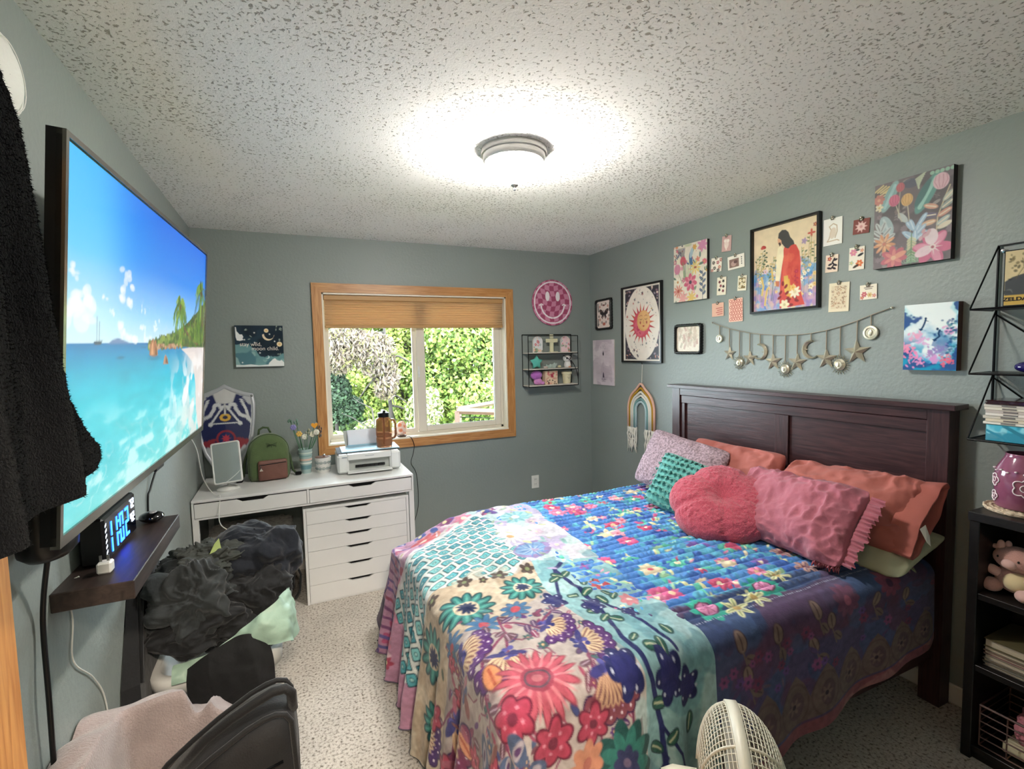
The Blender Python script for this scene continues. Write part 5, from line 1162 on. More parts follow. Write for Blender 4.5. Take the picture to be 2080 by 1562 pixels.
def art_sea():
    c = Cv(.196, .289, 420, '#eaf3f2'); rd = random.Random(13); v = c.Y/c.h; q = (slice(None), slice(None))
    k = n2(c.X, c.Y, 14, 4, 3); c.put(q, sst(.25, .75, v+.35*k), '#3aa6cf', .95); c.put(q, sst(.05, .45, k*.8+np.abs(c.X/c.w-.45)*1.1+v*.3-.45), '#7fd0dc', .7)
    c.put(q, sst(.1, .3, k+v*.8-.55+np.abs(c.X/c.w-.5)*.5), '#1f3f86', .9); c.blotch('#2a6aa8', 20, .15, 9, .7, .2, sst(.4, .6, v)); c.blotch('#18a0c4', 16, .15, 19, .8, .2, sst(.5, .7, v))
    for X, Y, s, col in [(.03, .215, .03, '#ef8ab4'), (.06, .25, .03, '#e89ac8'), (.05, .14, .028, '#e9a6c4'), (.075, .16, .02, '#dcb0d8'), (.165, .24, .026, '#ee6a80'), (.11, .215, .026, '#b08ac0'), (.14, .2, .02, '#8a86c0'), (.01, .19, .02, '#ee90b0'), (.17, .12, .02, '#e0a0cc'), (.12, .24, .016, '#d89ad0')]:
        for i in range(26): c.e(X+rd.gauss(0, s*.55), Y+rd.gauss(0, s*.45), rd.uniform(.003, .009), rd.uniform(.002, .006), rd.uniform(0, 3), col, .75)
    for X, Y in [(.17, .09), (.18, .12), (.185, .16), (.175, .21)]:
        for i in range(20): c.e(X+rd.gauss(0, .012), Y+rd.gauss(0, .015), .005, .004, 0, rd.choice(['#1c4f8a', '#24588c', '#2f8a9a']), .7)
    for X, Y, f in [(.078, .078, -1), (.13, .125, 1)]:
        c.e(X+.004*f*-1, Y-.014, .0045, .0055, 0, '#123a5c'); c.l([(X+.004, Y-.008), (X, Y+.006), (X-f*-.004, Y+.018), (X-.010, Y+.030)], .007, '#143f66'); c.p([(X-.010, Y+.028), (X-.022, Y+.030), (X-.014, Y+.040), (X-.004, Y+.034)], '#143f66'); c.l([(X, Y-.006), (X+.014, Y-.002)], .0025, '#143f66')
    return c
canvas('seascape_canvas', 'small turquoise underwater canvas with two swimming silhouettes and pink coral', WR, 1.201, 1.598, .196, .289, art_sea(), .038, edge=mat('canvas_brown_edge', '#5a4038', .8))
def art_butter():
    c = Cv(.215, .240, 330, '#ecdcd2'); rd = random.Random(3)
    cx, cy = .108, .115
    for s in (-1, 1):
        c.p([(cx, cy-.005), (cx+s*.025, cy-.035), (cx+s*.06, cy-.045), (cx+s*.068, cy-.03), (cx+s*.055, cy+.0), (cx+s*.03, cy+.012), (cx, cy+.008)], '#2a2226'); c.p([(cx, cy+.005), (cx+s*.03, cy+.01), (cx+s*.04, cy+.03), (cx+s*.022, cy+.048), (cx+s*.012, cy+.03)], '#3a2c30')
        for k in range(3): c.e(cx+s*(.035+.01*k), cy-.03+.008*k, .006, .004, .5, '#8a6a60')
        c.e(cx+s*.022, cy+.032, .005, col='#b8786a')
        for X, Y, col in [(.06, .05, '#b8685c'), (.03, .075, '#4a4a50'), (.06, -.065, '#c4806a'), (.03, -.085, '#5a5a4c'), (.085, .09, '#3c3c44'), (.08, -.03, '#3c3c44'), (.075, .02, '#6a5a54')]: c.fl(cx+s*X, cy+Y, .013, 5, col, '#e8c8b0')
        c.sprig([(cx+s*.09, .02), (cx+s*.085, .07)], .002, '#4a4c48', '#5a6058', .012); c.sprig([(cx+s*.09, .22), (cx+s*.085, .16)], .002, '#4a4c48', '#5a6058', .012)
    c.l([(cx, cy-.03), (cx, cy+.03)], .006, '#201a1e'); c.e(cx, .04, .02, .008, 0, '#7a4a44'); c.e(cx, .205, .022, .014, 0, '#b4604e'); return c
def scallop(name, label, wall, a, z, w, h, cv, rot=0):
    C = wpos(wall, a, z); o = thing(name, label, 'picture', C); e1, e2, nn = rotf(wall, rot)
    def ring_(inset, amp): 
        pts = []; per = []
        hw, hh, r = w/2-inset, h/2-inset, .022
        for i in range(160):
            t = i/160*4; k = int(t); f = (t-k)*2-1
            x, y = [(f*hw, -hh), (hw, f*hh), (-f*hw, hh), (-hw, -f*hh)][k]
            x = max(-hw, min(hw, x)); n_ = amp*abs(math.sin(i/160*PI*44)); s_ = 1-n_/max(w, h)*2
            ax, ay = abs(x)-(hw-r), abs(y)-(hh-r)
            if ax > 0 and ay > 0: d = math.hypot(ax, ay); ax *= r/d if d > r else 1; ay *= r/d if d > r else 1; x = math.copysign(hw-r+ax, x); y = math.copysign(hh-r+ay, y)
            pts.append((x*s_, y*s_))
        return pts
    rows = []
    for ins_, d, am in ((0, .002, .006), (0, .014, .006), (.006, .024, .004), (.016, .026, .0), (.020, .018, 0), (.022, .008, 0)): rows.append([C+e1*x+e2*y+nn*d for x, y in ring_(ins_, am)])
    npmesh('scalloped_frame', np.array([[tuple(p) for p in r] for r in rows]), M_frame, o, closed=True, smooth=True)
    slab(MB(), C, (e1, e2, nn), -w/2+.018, w/2-.018, -h/2+.018, h/2-.018, .002, .007).build('backing', M_frame, o)
    sheet(cv, C, (e1, e2, nn), .0085, o, mt=M_printg); return o
scallop('butterfly_frame', 'small black scalloped frame with a dark butterfly print near the corner', WR, 3.660, 1.882, .254, .278, art_butter(), -1)
def art_fern():
    c = Cv(.234, .180, 330, '#dfd2bc'); rd = random.Random(5); c.mottle(.08, 20)
    for i in range(60): c.l([(rd.uniform(0, .23), rd.uniform(0, .18)), (rd.uniform(0, .23), rd.uniform(0, .18))], .0012, rd.choice(['#c0ae92', '#b59d84', '#cdb8a0']), .6)
    for i in range(45): x, y = rd.uniform(.03, .2), rd.uniform(.02, .17); c.sprig([(x, y), (x+rd.uniform(-.02, .02), y-.03)], .0015, '#b29a80', rd.choice(['#bfa890', '#b88f7c', '#c9b298', '#a89a7c']), .012)
    return c
scallop('pressed_flower_frame', 'black scalloped frame with a pale cream botanical print beside the sun print', WR, 2.647, 1.633, .268, .217, art_fern(), .5)
def art_tall():
    c = Cv(.325, .403, 250, '#d3c6cc'); rd = random.Random(6); c.mottle(.10, 10, 3); c.blotch('#e2d8da', 8, .1, 3, .8, .3); c.blotch('#b9a9b4', 12, .15, 8, .6, .3)
    for i in range(60): y = rd.uniform(.03, .37); x = rd.uniform(0, .3); c.l([(x, y), (x+rd.uniform(.02, .06), y+rd.uniform(-.006, .006))], .0015, rd.choice(['#a898a4', '#9c8c9c', '#b8a8b0']), .7)
    for i in range(7): c.l([(.162+.006*i-.02, .05), (.15+.004*i, .03+.02*(i % 3)), (.16+.012*(i-3), .08)], .002, '#9a8a9a')
    c.e(.162, .125, .010, .016, 0, '#2c2630'); c.e(.162, .108, .005, .008, 0, '#3a323c'); c.l([(.162, .14), (.161, .20), (.164, .27)], .002, '#a090a0')
    c.p([(.150, .335), (.155, .30), (.162, .285), (.17, .30), (.178, .335)], '#4a4250'); c.ring(.163, .35, .014, .003, '#5a5262'); c.l([(.13, .35), (.20, .352)], .003, '#6a6070'); c.l([(.14, .37), (.19, .37)], .003, '#6a6070'); c.l([(.14, .33), (.14, .37)], .002, '#7a7080'); c.l([(.19, .33), (.19, .37)], .002, '#7a7080')
    return c
canvas('pale_pink_print', 'pale pinkish unframed print with a tiny dark figure below the butterfly frame', WR, 3.674, 1.455, .325, .403, art_tall(), .008, edge=M_canvas)

# pinned cards
def cA(c): c.e(.036, .05, .018, .03, 0, '#e9d5cc'); c.e(.025, .03, .010, col='#f2e6dc'); c.e(.048, .032, .010, col='#f2e6dc'); c.l([(.03, .06), (.036, .085)], .008, '#f0e2d8')
def cB(c):
    for x, y, k in [(.02, .03, '#2c2a30'), (.055, .03, '#b04a5c'), (.03, .065, '#3a3a40'), (.07, .06, '#c47a6a'), (.06, .08, '#2c2a30'), (.01, .08, '#a85c5c'), (.078, .015, '#a85c5c')]: c.fl(x, y, .013, 5, k, '#f0e2c8')
def cC(c): c.p([(.012, .02), (.085, .02), (.085, .072), (.012, .072)], '#8a6f68'); c.e(.045, .05, .02, .016, 0, '#b89a90'); c.e(.06, .04, .014, .01, 0, '#6a5250'); [c.e(.105, .02+.013*k, .004, .004, 0, '#4a4444') for k in range(4)]
def cD(c):
    for x, y, k in [(.02, .03, '#6a2c34'), (.05, .025, '#2c2a2e'), (.03, .055, '#8a3a44'), (.052, .06, '#3a2a2c'), (.02, .08, '#2c2a2e'), (.05, .088, '#7a3440')]: c.petals(x, y, .011, 5, k, .3, .3)
def cE(c): c.p([(.008, .012), (.057, .012), (.057, .078), (.008, .078)], '#8a7650'); [c.fl(x, y, .011, 6, '#efe6cc', '#c9a04c') for x, y in [(.02, .03), (.045, .028), (.03, .05), (.05, .055), (.018, .065)]]
def cF(c): [c.l([(.035+.01*(k % 2), .035+.013*k), (.085, .033+.013*k)], .004, '#b0464c') for k in range(4)]
def cG(c):
    for i in range(7):
        for j in range(5): c.ring(.015+.019*j+(i % 2)*.008, .015+.019*i, .008, .003, '#b0383c')
def cH(c): c.l([(.03, .04), (.05, .028), (.068, .04), (.07, .07), (.06, .10)], .005, '#c8b49a'); c.l([(.03, .04), (.04, .06), (.03, .10), (.02, .115), (.07, .112), (.08, .118)], .005, '#c8b49a'); c.e(.048, .075, .016, .028, .2, '#dccab4', .8)
def cI(c): c.petals(.037, .036, .028, 9, '#e3b8b4', 0, .13, inner=.55); c.e(.037, .036, .018, col='#e9c8c2'); c.e(.037, .036, .007, col='#d49c9c')
def cJ(c): c.l([(.045, .02), (.035, .04), (.045, .05), (.03, .07)], .008, '#3a3238'); [c.lf(x, y, .022, a, '#3a3238', .25) for x, y, a in [(.04, .03, -.3), (.04, .05, .3), (.035, .045, 2.8), (.035, .065, .4), (.03, .07, 3.4)]]; c.fl(.02, .02, .012, 5, '#b0464c')
def cK(c): c.fl(.02, .025, .018, 6, '#dd8fa4', '#e8b0a0'); c.fl(.05, .08, .018, 6, '#dd7a52', '#efc08a'); c.fl(.012, .075, .012, 5, '#b8c8a8'); c.lf(.04, .045, .03, -.4, '#3a3a40', .2); c.lf(.02, .1, .03, -.5, '#4a4038', .2); c.lf(.03, .015, .02, 0, '#3a3a40', .2); c.fl(.06, .02, .01, 5, '#d99a90')
def cL(c):
    rd = random.Random(1); c.p([(.012, .015), (.09, .015), (.09, .132), (.012, .132)], '#dccdb0')
    for i in range(110): x, y = rd.uniform(.015, .087), rd.uniform(.018, .128); a = rd.uniform(0, PI); c.l([(x-.004*math.cos(a), y-.004*math.sin(a)), (x+.004*math.cos(a), y+.004*math.sin(a))], .0022, rd.choice(['#a87a5c', '#c49a7a', '#8a6a54']))
def cM(c): c.l([(.02, .014), (.06, .012)], .003, '#4a3a3a'); c.l([(.025, .021), (.055, .02)], .003, '#4a3a3a'); c.fl(.02, .045, .014, 6, '#c46a72', '#e8b0a0'); c.fl(.045, .05, .013, 6, '#dcc08a', '#b88a4c'); c.fl(.065, .055, .01, 5, '#d88a90'); c.fl(.01, .06, .01, 5, '#c46a72')
CARDS = [('A', 2.324, 2.227, .073, .097, 3, '#cfa9a4', cA, 'small dusty pink card with a pale vase, topmost of the left cluster'),
 ('B', 2.405, 2.108, .087, .088, 4, '#efe6d8', cB, 'square white card dotted with black and red flowers beside the cream floral canvas'),
 ('C', 2.251, 2.100, .125, .084, -3, '#ece6da', cC, 'wide card with a brown photo and four dots left of the large framed person print'),
 ('D', 2.362, 1.965, .073, .114, 2, '#eae0cc', cD, 'narrow cream card with dark red petals, left one of the middle pair'),
 ('E', 2.204, 1.963, .065, .091, 3, '#eae2cc', cE, 'small card with white daisies on an ochre block'),
 ('F', 2.391, 1.816, .096, .087, -1, '#e0b39e', cF, 'plain salmon card with short red lines of writing'),
 ('G', 2.250, 1.802, .105, .145, -1, '#ecc4b0', cG, 'tall pink card with a red blossom lattice above the garland start'),
 ('H', 1.652, 2.151, .095, .135, 0, '#f0eee6', cH, 'tall white card with a beige line drawing right of the framed person print'),
 ('I', 1.514, 2.145, .075, .070, 3, '#8a5550', cI, 'small maroon card with a pink blossom near the large floral canvas'),
 ('J', 1.654, 1.990, .064, .088, 2, '#ecd8c4', cJ, 'small cream card with a black leafy stem'),
 ('K', 1.532, 1.994, .072, .111, 1, '#f0e8d8', cK, 'white card with pink and orange flowers right of the black stem card'),
 ('L', 1.614, 1.814, .102, .147, 1, '#e6dabf', cL, 'largest cream card covered in brown flecks'),
 ('M', 1.474, 1.824, .077, .071, -1, '#efe6d2', cM, 'small card with two lines of writing over flowers, lowest of the right cluster')]
M_clip = mat('clip_metal', '#c9c3b4', .25, .9)
for nm, a, z, w, h, rot, bgc, fn, lab in CARDS:
    C = wpos(WR, a, z); o = thing('pinned_card', lab, 'card', C, 'cards pinned with small clips on the right wall'); fr = rotf(WR, rot); c = Cv(w, h, 520, bgc); fn(c)
    slab(MB(), C, fr, -w/2, w/2, -h/2, h/2, .003, .0045).build('paper', M_paper, o); sheet(c, C, fr, .0050, o)
    m = MB(); e1, e2, nn = fr; K_ = C+e2*(-h/2)+nn*.004
    m.prism([(-.009, -.004), (.009, -.004), (.006, .010), (-.006, .010)], e1, e2, K_+nn*.004, -.004); m.ball(tuple(K_+nn*.007-e2*.006), .0065, 10, 6); m.build('clip', M_clip, o, smooth=True)

# round smiley sign
def art_smile():
    c = Cv(.404, .404, 330, '#c9849a'); cx = cy = .202; q = (slice(None), slice(None)); R = np.hypot(c.X-cx, c.Y-cy)
    wv = .012*np.sin((c.X)*24); ck = ((np.floor((c.X+.012*np.sin(c.Y*24))/.045)+np.floor((c.Y+wv)/.045)) % 2); c.put(q, ck, '#a8506e'); c.put(q, 1-ck, '#cf8aa4')
    c.ring(cx, cy, .182, .012, '#f2e8ec')
    for s in (-1, 1): c.e(cx+s*.052, cy-.055, .021, .042, 0, '#f6eef0')
    P = [(cx+.118*math.cos(a), cy+.012+.118*math.sin(a)*1.05) for a in np.linspace(.12, PI-.12, 24)]; c.l(P, .013, '#f6eef0')
    for s in (-1, 1): c.l([(cx+s*.135, cy+.026), (cx+s*.115, cy+.012), (cx+s*.098, cy+.022)], .009, '#f6eef0')
    return c
sm = thing('smiley_sign', 'round pink checkered smiley face sign above the small wall shelf', 'sign', (2.175, YB, 1.998))
m = MB(); m.lathe([(.001, 0), (.202, 0), (.203, .004), (.203, .010), (.202, .012)], (2.175, YB-.002, 1.998), 64, axis=(0, -1, 0)); m.build('board', mat('pink_edge', '#b8708a', .6), sm)
c = art_smile(); nr, na = 66, 260; rr = np.linspace(.0005, .2018, nr); aa = np.linspace(0, 2*PI, na, endpoint=False); RR, AA = np.meshgrid(rr, aa, indexing='ij')
px_ = ((RR*np.cos(AA)+.202)/c.px).round().astype(int).clip(0, c.nx-1); py_ = ((.202-RR*np.sin(AA))/c.px).round().astype(int).clip(0, c.ny-1)
P = np.stack([2.175+RR*np.cos(AA), np.full_like(RR, YB-.0155), 1.998+RR*np.sin(AA)], -1); npmesh('face_print', P, M_print, sm, c.rgb()[py_, px_], smooth=False, closed=True)

# night sky canvas with lettering
def art_night():
    c = Cv(.300, .285, 420, '#24313c'); rd = random.Random(4); q = (slice(None), slice(None)); c.mottle(.25, 12, 2); c.blotch('#2c4250', 8, .1, 3, .7, .3)
    k = n2(c.X, c.Y, 12, 4, 5)*.04; lower = c.Y+k-(.165+.05*(c.X/c.w-.35)); c.put(q, sst(0, .012, lower), '#6f9a9c', .95); c.put(q, sst(.03, .14, lower)*.8, '#8fb5b4', .7); c.blotch('#4a7480', 12, .05, 9, .8, .3, sst(.02, .05, lower)); c.blotch('#a9c9c4', 16, .2, 11, .6, .2, sst(.02, .05, lower))
    c.p([(.195, .285), (.205, .26), (.23, .235), (.243, .228), (.255, .243), (.272, .248), (.285, .242), (.30, .26), (.30, .285)], '#eef0ec'); c.p([(0, .285), (0, .27), (.05, .272), (.09, .268), (.14, .276), (.2, .272), (.2, .285)], '#e3ebe8')
    c.p([(.004, .012), (.01, .012), (.013, .04), (.03, .062), (.045, .062), (.052, .078), (.047, .09), (.052, .10), (.03, .106), (.012, .102), (.006, .08)], '#ecedea')
    for x, y, r in [(.195, .035, .014), (.275, .13, .017)]: c.e(x, y, r, col='#ecd9b0'); c.e(x, y, r*.5, col='#e3bd84')
    P = [(.205+.036*math.cos(a), .068+.036*math.sin(a)) for a in np.linspace(.1, PI*1.05, 20)]; P2 = [(.213+.033*math.cos(a), .058+.036*math.sin(a)) for a in np.linspace(PI*1.0, .2, 16)]; c.p(P+P2, '#ecd9b8')
    P = [(.195+.014*math.cos(a), .22+.012*math.sin(a)) for a in np.linspace(-1.2, 2.4, 12)]; P2 = [(.19+.012*math.cos(a), .217+.012*math.sin(a)) for a in np.linspace(2.2, -1.0, 10)]; c.p(P+P2, '#cfe6e4')
    for x, y in [(.12, .05), (.215, .06), (.058, .098), (.12, .118), (.245, .11), (.15, .19), (.04, .255)]: c.star(x, y, .0065, '#e6eae4', 5, .5)
    for i in range(14): x, y = rd.choice([(.05, .03), (.10, .08), (.28, .02), (.25, .03), (.275, .085), (.09, .01), (.27, .2)]); x += rd.gauss(0, .012); y += rd.gauss(0, .008); c.lf(x, y, .016, rd.uniform(0, 6), '#8d9c90', .2)
    return c
nc = canvas('night_sky_canvas', 'square dark night sky canvas with moon and stars reading stay wild, moon child', WB, -.172, 1.652, .300, .285, art_night(), .03, rot=.5)
def text(nm, s_, C, fr, size, mt, par, d, sx=1, bold=0):
    cu = bpy.data.curves.new(nm, 'FONT'); cu.body = s_; cu.size = size; cu.extrude = .0004; cu.offset = bold; cu.align_x = 'CENTER'; cu.align_y = 'CENTER'; cu.materials.append(mt)
    o = bpy.data.objects.new(nm, cu); COL.objects.link(o); e1, e2, nn = fr; u = -Vector(e2); p = Vector(C)+Vector(nn)*d
    M = Matrix(((e1[0]*sx, u[0], nn[0], p.x), (e1[1]*sx, u[1], nn[1], p.y), (e1[2]*sx, u[2], nn[2], p.z), (0, 0, 0, 1)))
    if par is not None: o.parent = par; M = Matrix.Translation(-origin(par)) @ M
    o.matrix_basis = M; bpy.context.view_layer.update(); me = bpy.data.meshes.new_from_object(o); q = bpy.data.objects.new(nm, me); COL.objects.link(q); q.parent = o.parent; q.matrix_basis = M; bpy.data.objects.remove(o); return q
M_ink = mat('cream_ink', '#e6dfd2', .6)
Cn = wpos(WB, -.172, 1.652); e1, e2, nn = rotf(WB, .5)
text('lettering', 'stay wild,', Cn+e1*(-.055)+e2*(-.012), (e1, e2, nn), .038, M_ink, nc, .0325, .95); text('lettering', 'moon child.', Cn+e1*(.035)+e2*(.018), (e1, e2, nn), .038, M_ink, nc, .0325, .95)

# ------------------------------------------------------------------ star and moon garland
ga = thing('metal_garland', 'string of hanging metal stars, moons and suns above the headboard', 'garland', (XR, 1.9, 1.65))
M_str = mat('jute', '#9c9282', .8)
gy = [2.43, 2.377, 2.294, 2.21, 2.135, 2.065, 1.985, 1.905, 1.83, 1.755, 1.675, 1.60, 1.522, 1.458, 1.367]; gz = [1.735, 1.713, 1.687, 1.668, 1.652, 1.643, 1.636, 1.632, 1.632, 1.636, 1.648, 1.665, 1.688, 1.712, 1.74]
m = MB(); m.tube([(XR-.008, y, z) for y, z in zip(gy, gz)], .0022, 6); m.build('string', M_str, ga, smooth=True)
for y, z in ((2.43, 1.735), (1.367, 1.74)):
    m = MB(); m.lathe([(.0005, .012), (.006, .010), (.006, .008), (.001, .006), (.001, 0)], (XR, y, z), 10, axis=(-1, 0, 0)); m.build('pin', M_clip, ga)
def star3(y, z, r, rot=0, par=None):
    m = MB(); pts = [(XR-.006, y+math.cos(PI/2+rot+PI*i/5)*r*(1 if i % 2 == 0 else .40), z+math.sin(PI/2+rot+PI*i/5)*r*(1 if i % 2 == 0 else .40)) for i in range(10)]
    m.add([(XR-.006-r*.28, y, z)]+pts+[(XR-.003, y, z)], [(0, 1+(i+1) % 10, 1+i) for i in range(10)]+[(11, 1+i, 1+(i+1) % 10) for i in range(10)]); return m.build('star_charm', M_brass, par)
def sun3(y, z, r, par):
    m = MB(); m.lathe([(.0005, .014), (r*.28, .012), (r*.40, .007), (r*.52, .003), (r*.5, 0)], (XR-.006, y, z), 20, axis=(-1, 0, 0), cap=False)
    m.ball((XR-.018, y, z), (.005, r*.10, r*.22), 8, 6); 
    for s in (-1, 1): m.ball((XR-.017, y+s*r*.2, z+r*.13), (.003, r*.08, r*.05), 8, 5)
    m.ball((XR-.017, y, z-r*.3), (.003, r*.14, r*.05), 8, 5)
    for i in range(22):
        a = 2*PI*i/22; b = a+.14; q = a-.14; m.add([(XR-.007, y+math.cos(q)*r*.52, z+math.sin(q)*r*.52), (XR-.013, y+math.cos(a)*r*.7, z+math.sin(a)*r*.7), (XR-.007, y+math.cos(b)*r*.52, z+math.sin(b)*r*.52), (XR-.006, y+math.cos(a)*r*(1 if i % 2 else .88), z+math.sin(a)*r*(1 if i % 2 else .88))], [(0, 1, 3), (1, 2, 3)])
    return m.build('sun_charm', M_brass, par)
def moon3(y, z, r, flip, par):
    o = [(flip*math.cos(a)*r, math.sin(a)*r) for a in np.linspace(-PI*.75, PI*.55, 18)]; i_ = [(flip*(math.cos(a)*r*.72-.22*r), math.sin(a)*r*.78) for a in np.linspace(PI*.55, -PI*.75, 18)]
    m = MB(); k = len(o)
    fr_ = [(XR-.008, y-p[0], z+p[1]) for p in o]; mid = [(XR-.018, y-(p[0]+q[0])/2, z+(p[1]+q[1])/2) for p, q in zip(o, i_[::-1])]; inn = [(XR-.008, y-q[0], z+q[1]) for q in i_[::-1]]
    for a, b in ((fr_, mid), (mid, inn)): m.add(a+b, [(j, j+1, k+j+1, k+j) for j in range(k-1)])
    m.add([(XR-.004, p[1], p[2]) for p in fr_]+[(XR-.004, p[1], p[2]) for p in inn], [(j+1, j, k+j, k+j+1) for j in range(k-1)])
    m.add([(XR-.02, y-flip*r*.62, z), (XR-.012, y-flip*r*.45, z+r*.1), (XR-.012, y-flip*r*.3, z-r*.03), (XR-.012, y-flip*r*.5, z-r*.12)], [(0, 1, 2), (0, 2, 3)]); return m.build('moon_charm', M_brass, par)
def disc3(y, z, r, par):
    m = MB(); m.lathe([(.0005, .006), (r*.6, .006), (r*.7, .009), (r*.95, .008), (r, .003), (r, 0)], (XR-.006, y, z), 20, axis=(-1, 0, 0), cap=False); m.ball((XR-.014, y, z), (.003, r*.3, r*.45), 8, 6); return m.build('disc_charm', M_brass, par)
GO = [('d', 2.372, 1.627, .026, 1), ('s', 2.293, 1.53, .050, 2), ('u', 2.216, 1.472, .050, 3), ('s', 2.141, 1.500, .054, 4), ('m', 2.069, 1.540, .050, 5), ('s', 1.982, 1.482, .058, 6), ('u', 1.904, 1.439, .054, 7), ('s', 1.833, 1.480, .058, 8), ('n', 1.755, 1.550, .052, 9), ('s', 1.671, 1.500, .060, 10), ('u', 1.600, 1.470, .057, 11), ('s', 1.519, 1.535, .066, 12), ('d', 1.456, 1.627, .035, 13)]
for k, y, z, r, gi in GO:
    if k == 's': ch = star3(y, z, r, .05*((gi % 3)-1), ga)
    elif k == 'u': ch = sun3(y, z, r, ga)
    elif k == 'm': ch = moon3(y, z, r, 1, ga)
    elif k == 'n': ch = moon3(y, z, r, -1, ga)
    else: ch = disc3(y, z, r, ga)
    zt = np.interp(y, gy[::-1], gz[::-1]); m = MB(); m.tube([(XR-.008, y, zt), (XR-.008, y, z+r*.8)], .0035, 6); m.build('hanger', M_str, ga)

# ------------------------------------------------------------------ macrame rainbow
mr = thing('macrame_rainbow', 'white and mustard rope rainbow wall hanging with fringe left of the headboard', 'wall hanging', (XR, 3.15, 1.0))
rc = 3.155; ztop = 1.255; rows = [('#e6b8a4', .160), ('#b58a2c', .140), ('#e8e4d8', .120), ('#e8e4d8', .100), ('#7fa8a6', .080), ('#bcd3d6', .062)]
M_rope = {}
for c_, R in rows:
    m = MB(); P = []; peak = .04*(R/.16)**3
    for a in np.linspace(0, PI, 28): P.append((XR-.014, rc+R*math.cos(a), .985+.06+R*1.1*math.sin(a)+peak*math.exp(-((a-PI/2)/.25)**2)+.03))
    P = [(XR-.014, rc+R, .93)]+P+[(XR-.014, rc-R, .93)]; m.tube(P, .0098, 8); m.build('rope_arch', mat('rope_'+c_[1:], c_, .9, bump=.003, bsc=160), mr, smooth=True)
m = MB(); m.tube([(XR-.006, 3.145, 1.458), (XR-.008, 3.15, 1.30)], .0025, 6); m.build('hanging_loop', M_rope.get('x') or mat('rope_e8e4d8'), mr)
m = MB(); m.tube([(XR-.006, 3.145, 1.448), (XR-.014, 3.145, 1.458)], .004, 6); m.build('nail', M_clip, mr)
rd = random.Random(2)
for s in (-1, 1):
    for j, (c_, R) in enumerate(rows):
        for q in range(3):
            y0 = rc+s*R+(q-1)*.0065; P = [(XR-.014, y0, .935)]
            for k in range(1, 7): P.append((XR-.014+rd.uniform(-.010, .008), y0+s*.0035*k*(R-.11)*5+rd.uniform(-.007, .007), .935-(.028+.004*((j+q) % 3))*k))
            m = MB(); m.tube(P, [.0055, .004, .0045, .0035, .0045, .0035, .002], 6); m.build('fringe_strand', mat('rope_e8e4d8'), mr, smooth=True)

# ------------------------------------------------------------------ small wire shelf on the back wall
ws = thing('wire_wall_shelf', 'small black wire shelf with three white boards on the back wall', 'shelf', (2.13, YB, 1.27))
sx0, sx1 = 1.868, 2.362; fy, by = YB-.125, YB-.008; tiers = [1.275, 1.418, 1.558]
for z in tiers:
    m = MB(); m.bx(sx0+.003, sx1-.003, fy+.004, by, z-.009, z, bev=.001); m.build('board', mat('whitewashed_board', '#d6d0c4', .6, var=.15, stretch=(1, 12, 12)), ws)
for x in (sx0, sx1):
    m = MB(); m.tube([(x, by, 1.262), (x, fy, 1.262), (x, fy, 1.70), (x, by, 1.715), (x, by, 1.262)], .0035, 6); m.build('side_wire', M_blackm, ws)
for y, z in ((fy, 1.70), (by, 1.715), (fy, 1.262), (by, 1.262), (fy, 1.405), (fy, 1.546)):
    m = MB(); m.tube([(sx0, y, z), (sx1, y, z)], .0035, 6); m.build('cross_wire', M_blackm, ws)
tz = [t+.0005 for t in tiers]
def archblock(x, col1, seed, label):
    o = thing('arch_ornament', label, 'ornament', (x, YB-.075, tz[2])); P = [(-.045, 0), (.045, 0)]+[(.045*math.cos(a), .095+.045*math.sin(a)) for a in np.linspace(0, PI, 14)]
    m = MB(); m.prism(P, (1, 0, 0), (0, 0, 1), (x, YB-.062, tz[2]), .02); m.build('block', mat('soft_white', '#e6e0da', .5), o)
    c = Cv(.09, .14, 420, col1); rr_ = random.Random(seed)
    for i in range(26):
        X, Y = rr_.uniform(0, .09), rr_.uniform(0, .14); c.fl(X, Y, rr_.uniform(.007, .014), 5, rr_.choice(['#d98a98', '#eebfc4', '#e8dcd0', '#9fb8b8', '#c9586a'] if Y < .08 else ['#4a7a5c', '#8aa07c', '#d9786a', '#e6c4a8']), '#f0e0c8')
    # arched print: clamp grid rows to the arch outline
    X = c.X-.045; Z = .14-c.Y; hw = np.where(Z > .095, np.sqrt(np.maximum(0, .0445**2-(Z-.095)**2)), .0445); X = X/.045*hw
    npmesh('floral_print', np.stack([x+X, np.full_like(X, YB-.0835), tz[2]+Z], -1), M_printg, o, c.rgb(), smooth=False)
archblock(1.985, '#dfe0e0', 1, 'arched floral ornament with blue tones at the left of the top shelf'); archblock(2.262, '#eccfd2', 4, 'arched floral ornament with pink roses at the right of the top shelf')
cr = thing('standing_cross', 'cream standing cross between the arched ornaments', 'cross', (2.125, YB-.07, tz[2])); M_cr = mat('cream_ceramic', '#dcd8b4', .5)
m = MB(); m.bx(2.108, 2.142, YB-.08, YB-.062, tz[2], tz[2]+.155, bev=.003); m.build('upright', M_cr, cr); m = MB(); m.bx(2.068, 2.182, YB-.083, YB-.065, tz[2]+.085, tz[2]+.118, bev=.003); m.build('crossbar', M_cr, cr)
m = MB(); m.bx(2.105, 2.175, YB-.095, YB-.055, tz[2], tz[2]+.006); m.build('base', M_cr, cr)
tt = thing('teal_star_ornament', 'puffy teal star ornament on the middle shelf', 'ornament', (1.97, YB-.07, tz[1])); M_teal = mat('teal_plush', '#63c0b0', .9, bump=.002, bsc=300)
m = MB(); P = [(.062*math.cos(a)*(1 if i % 2 == 0 else .58), .066*math.sin(a)*(1 if i % 2 == 0 else .58)) for i, a in enumerate([PI/2+PI*i/5 for i in range(10)])]
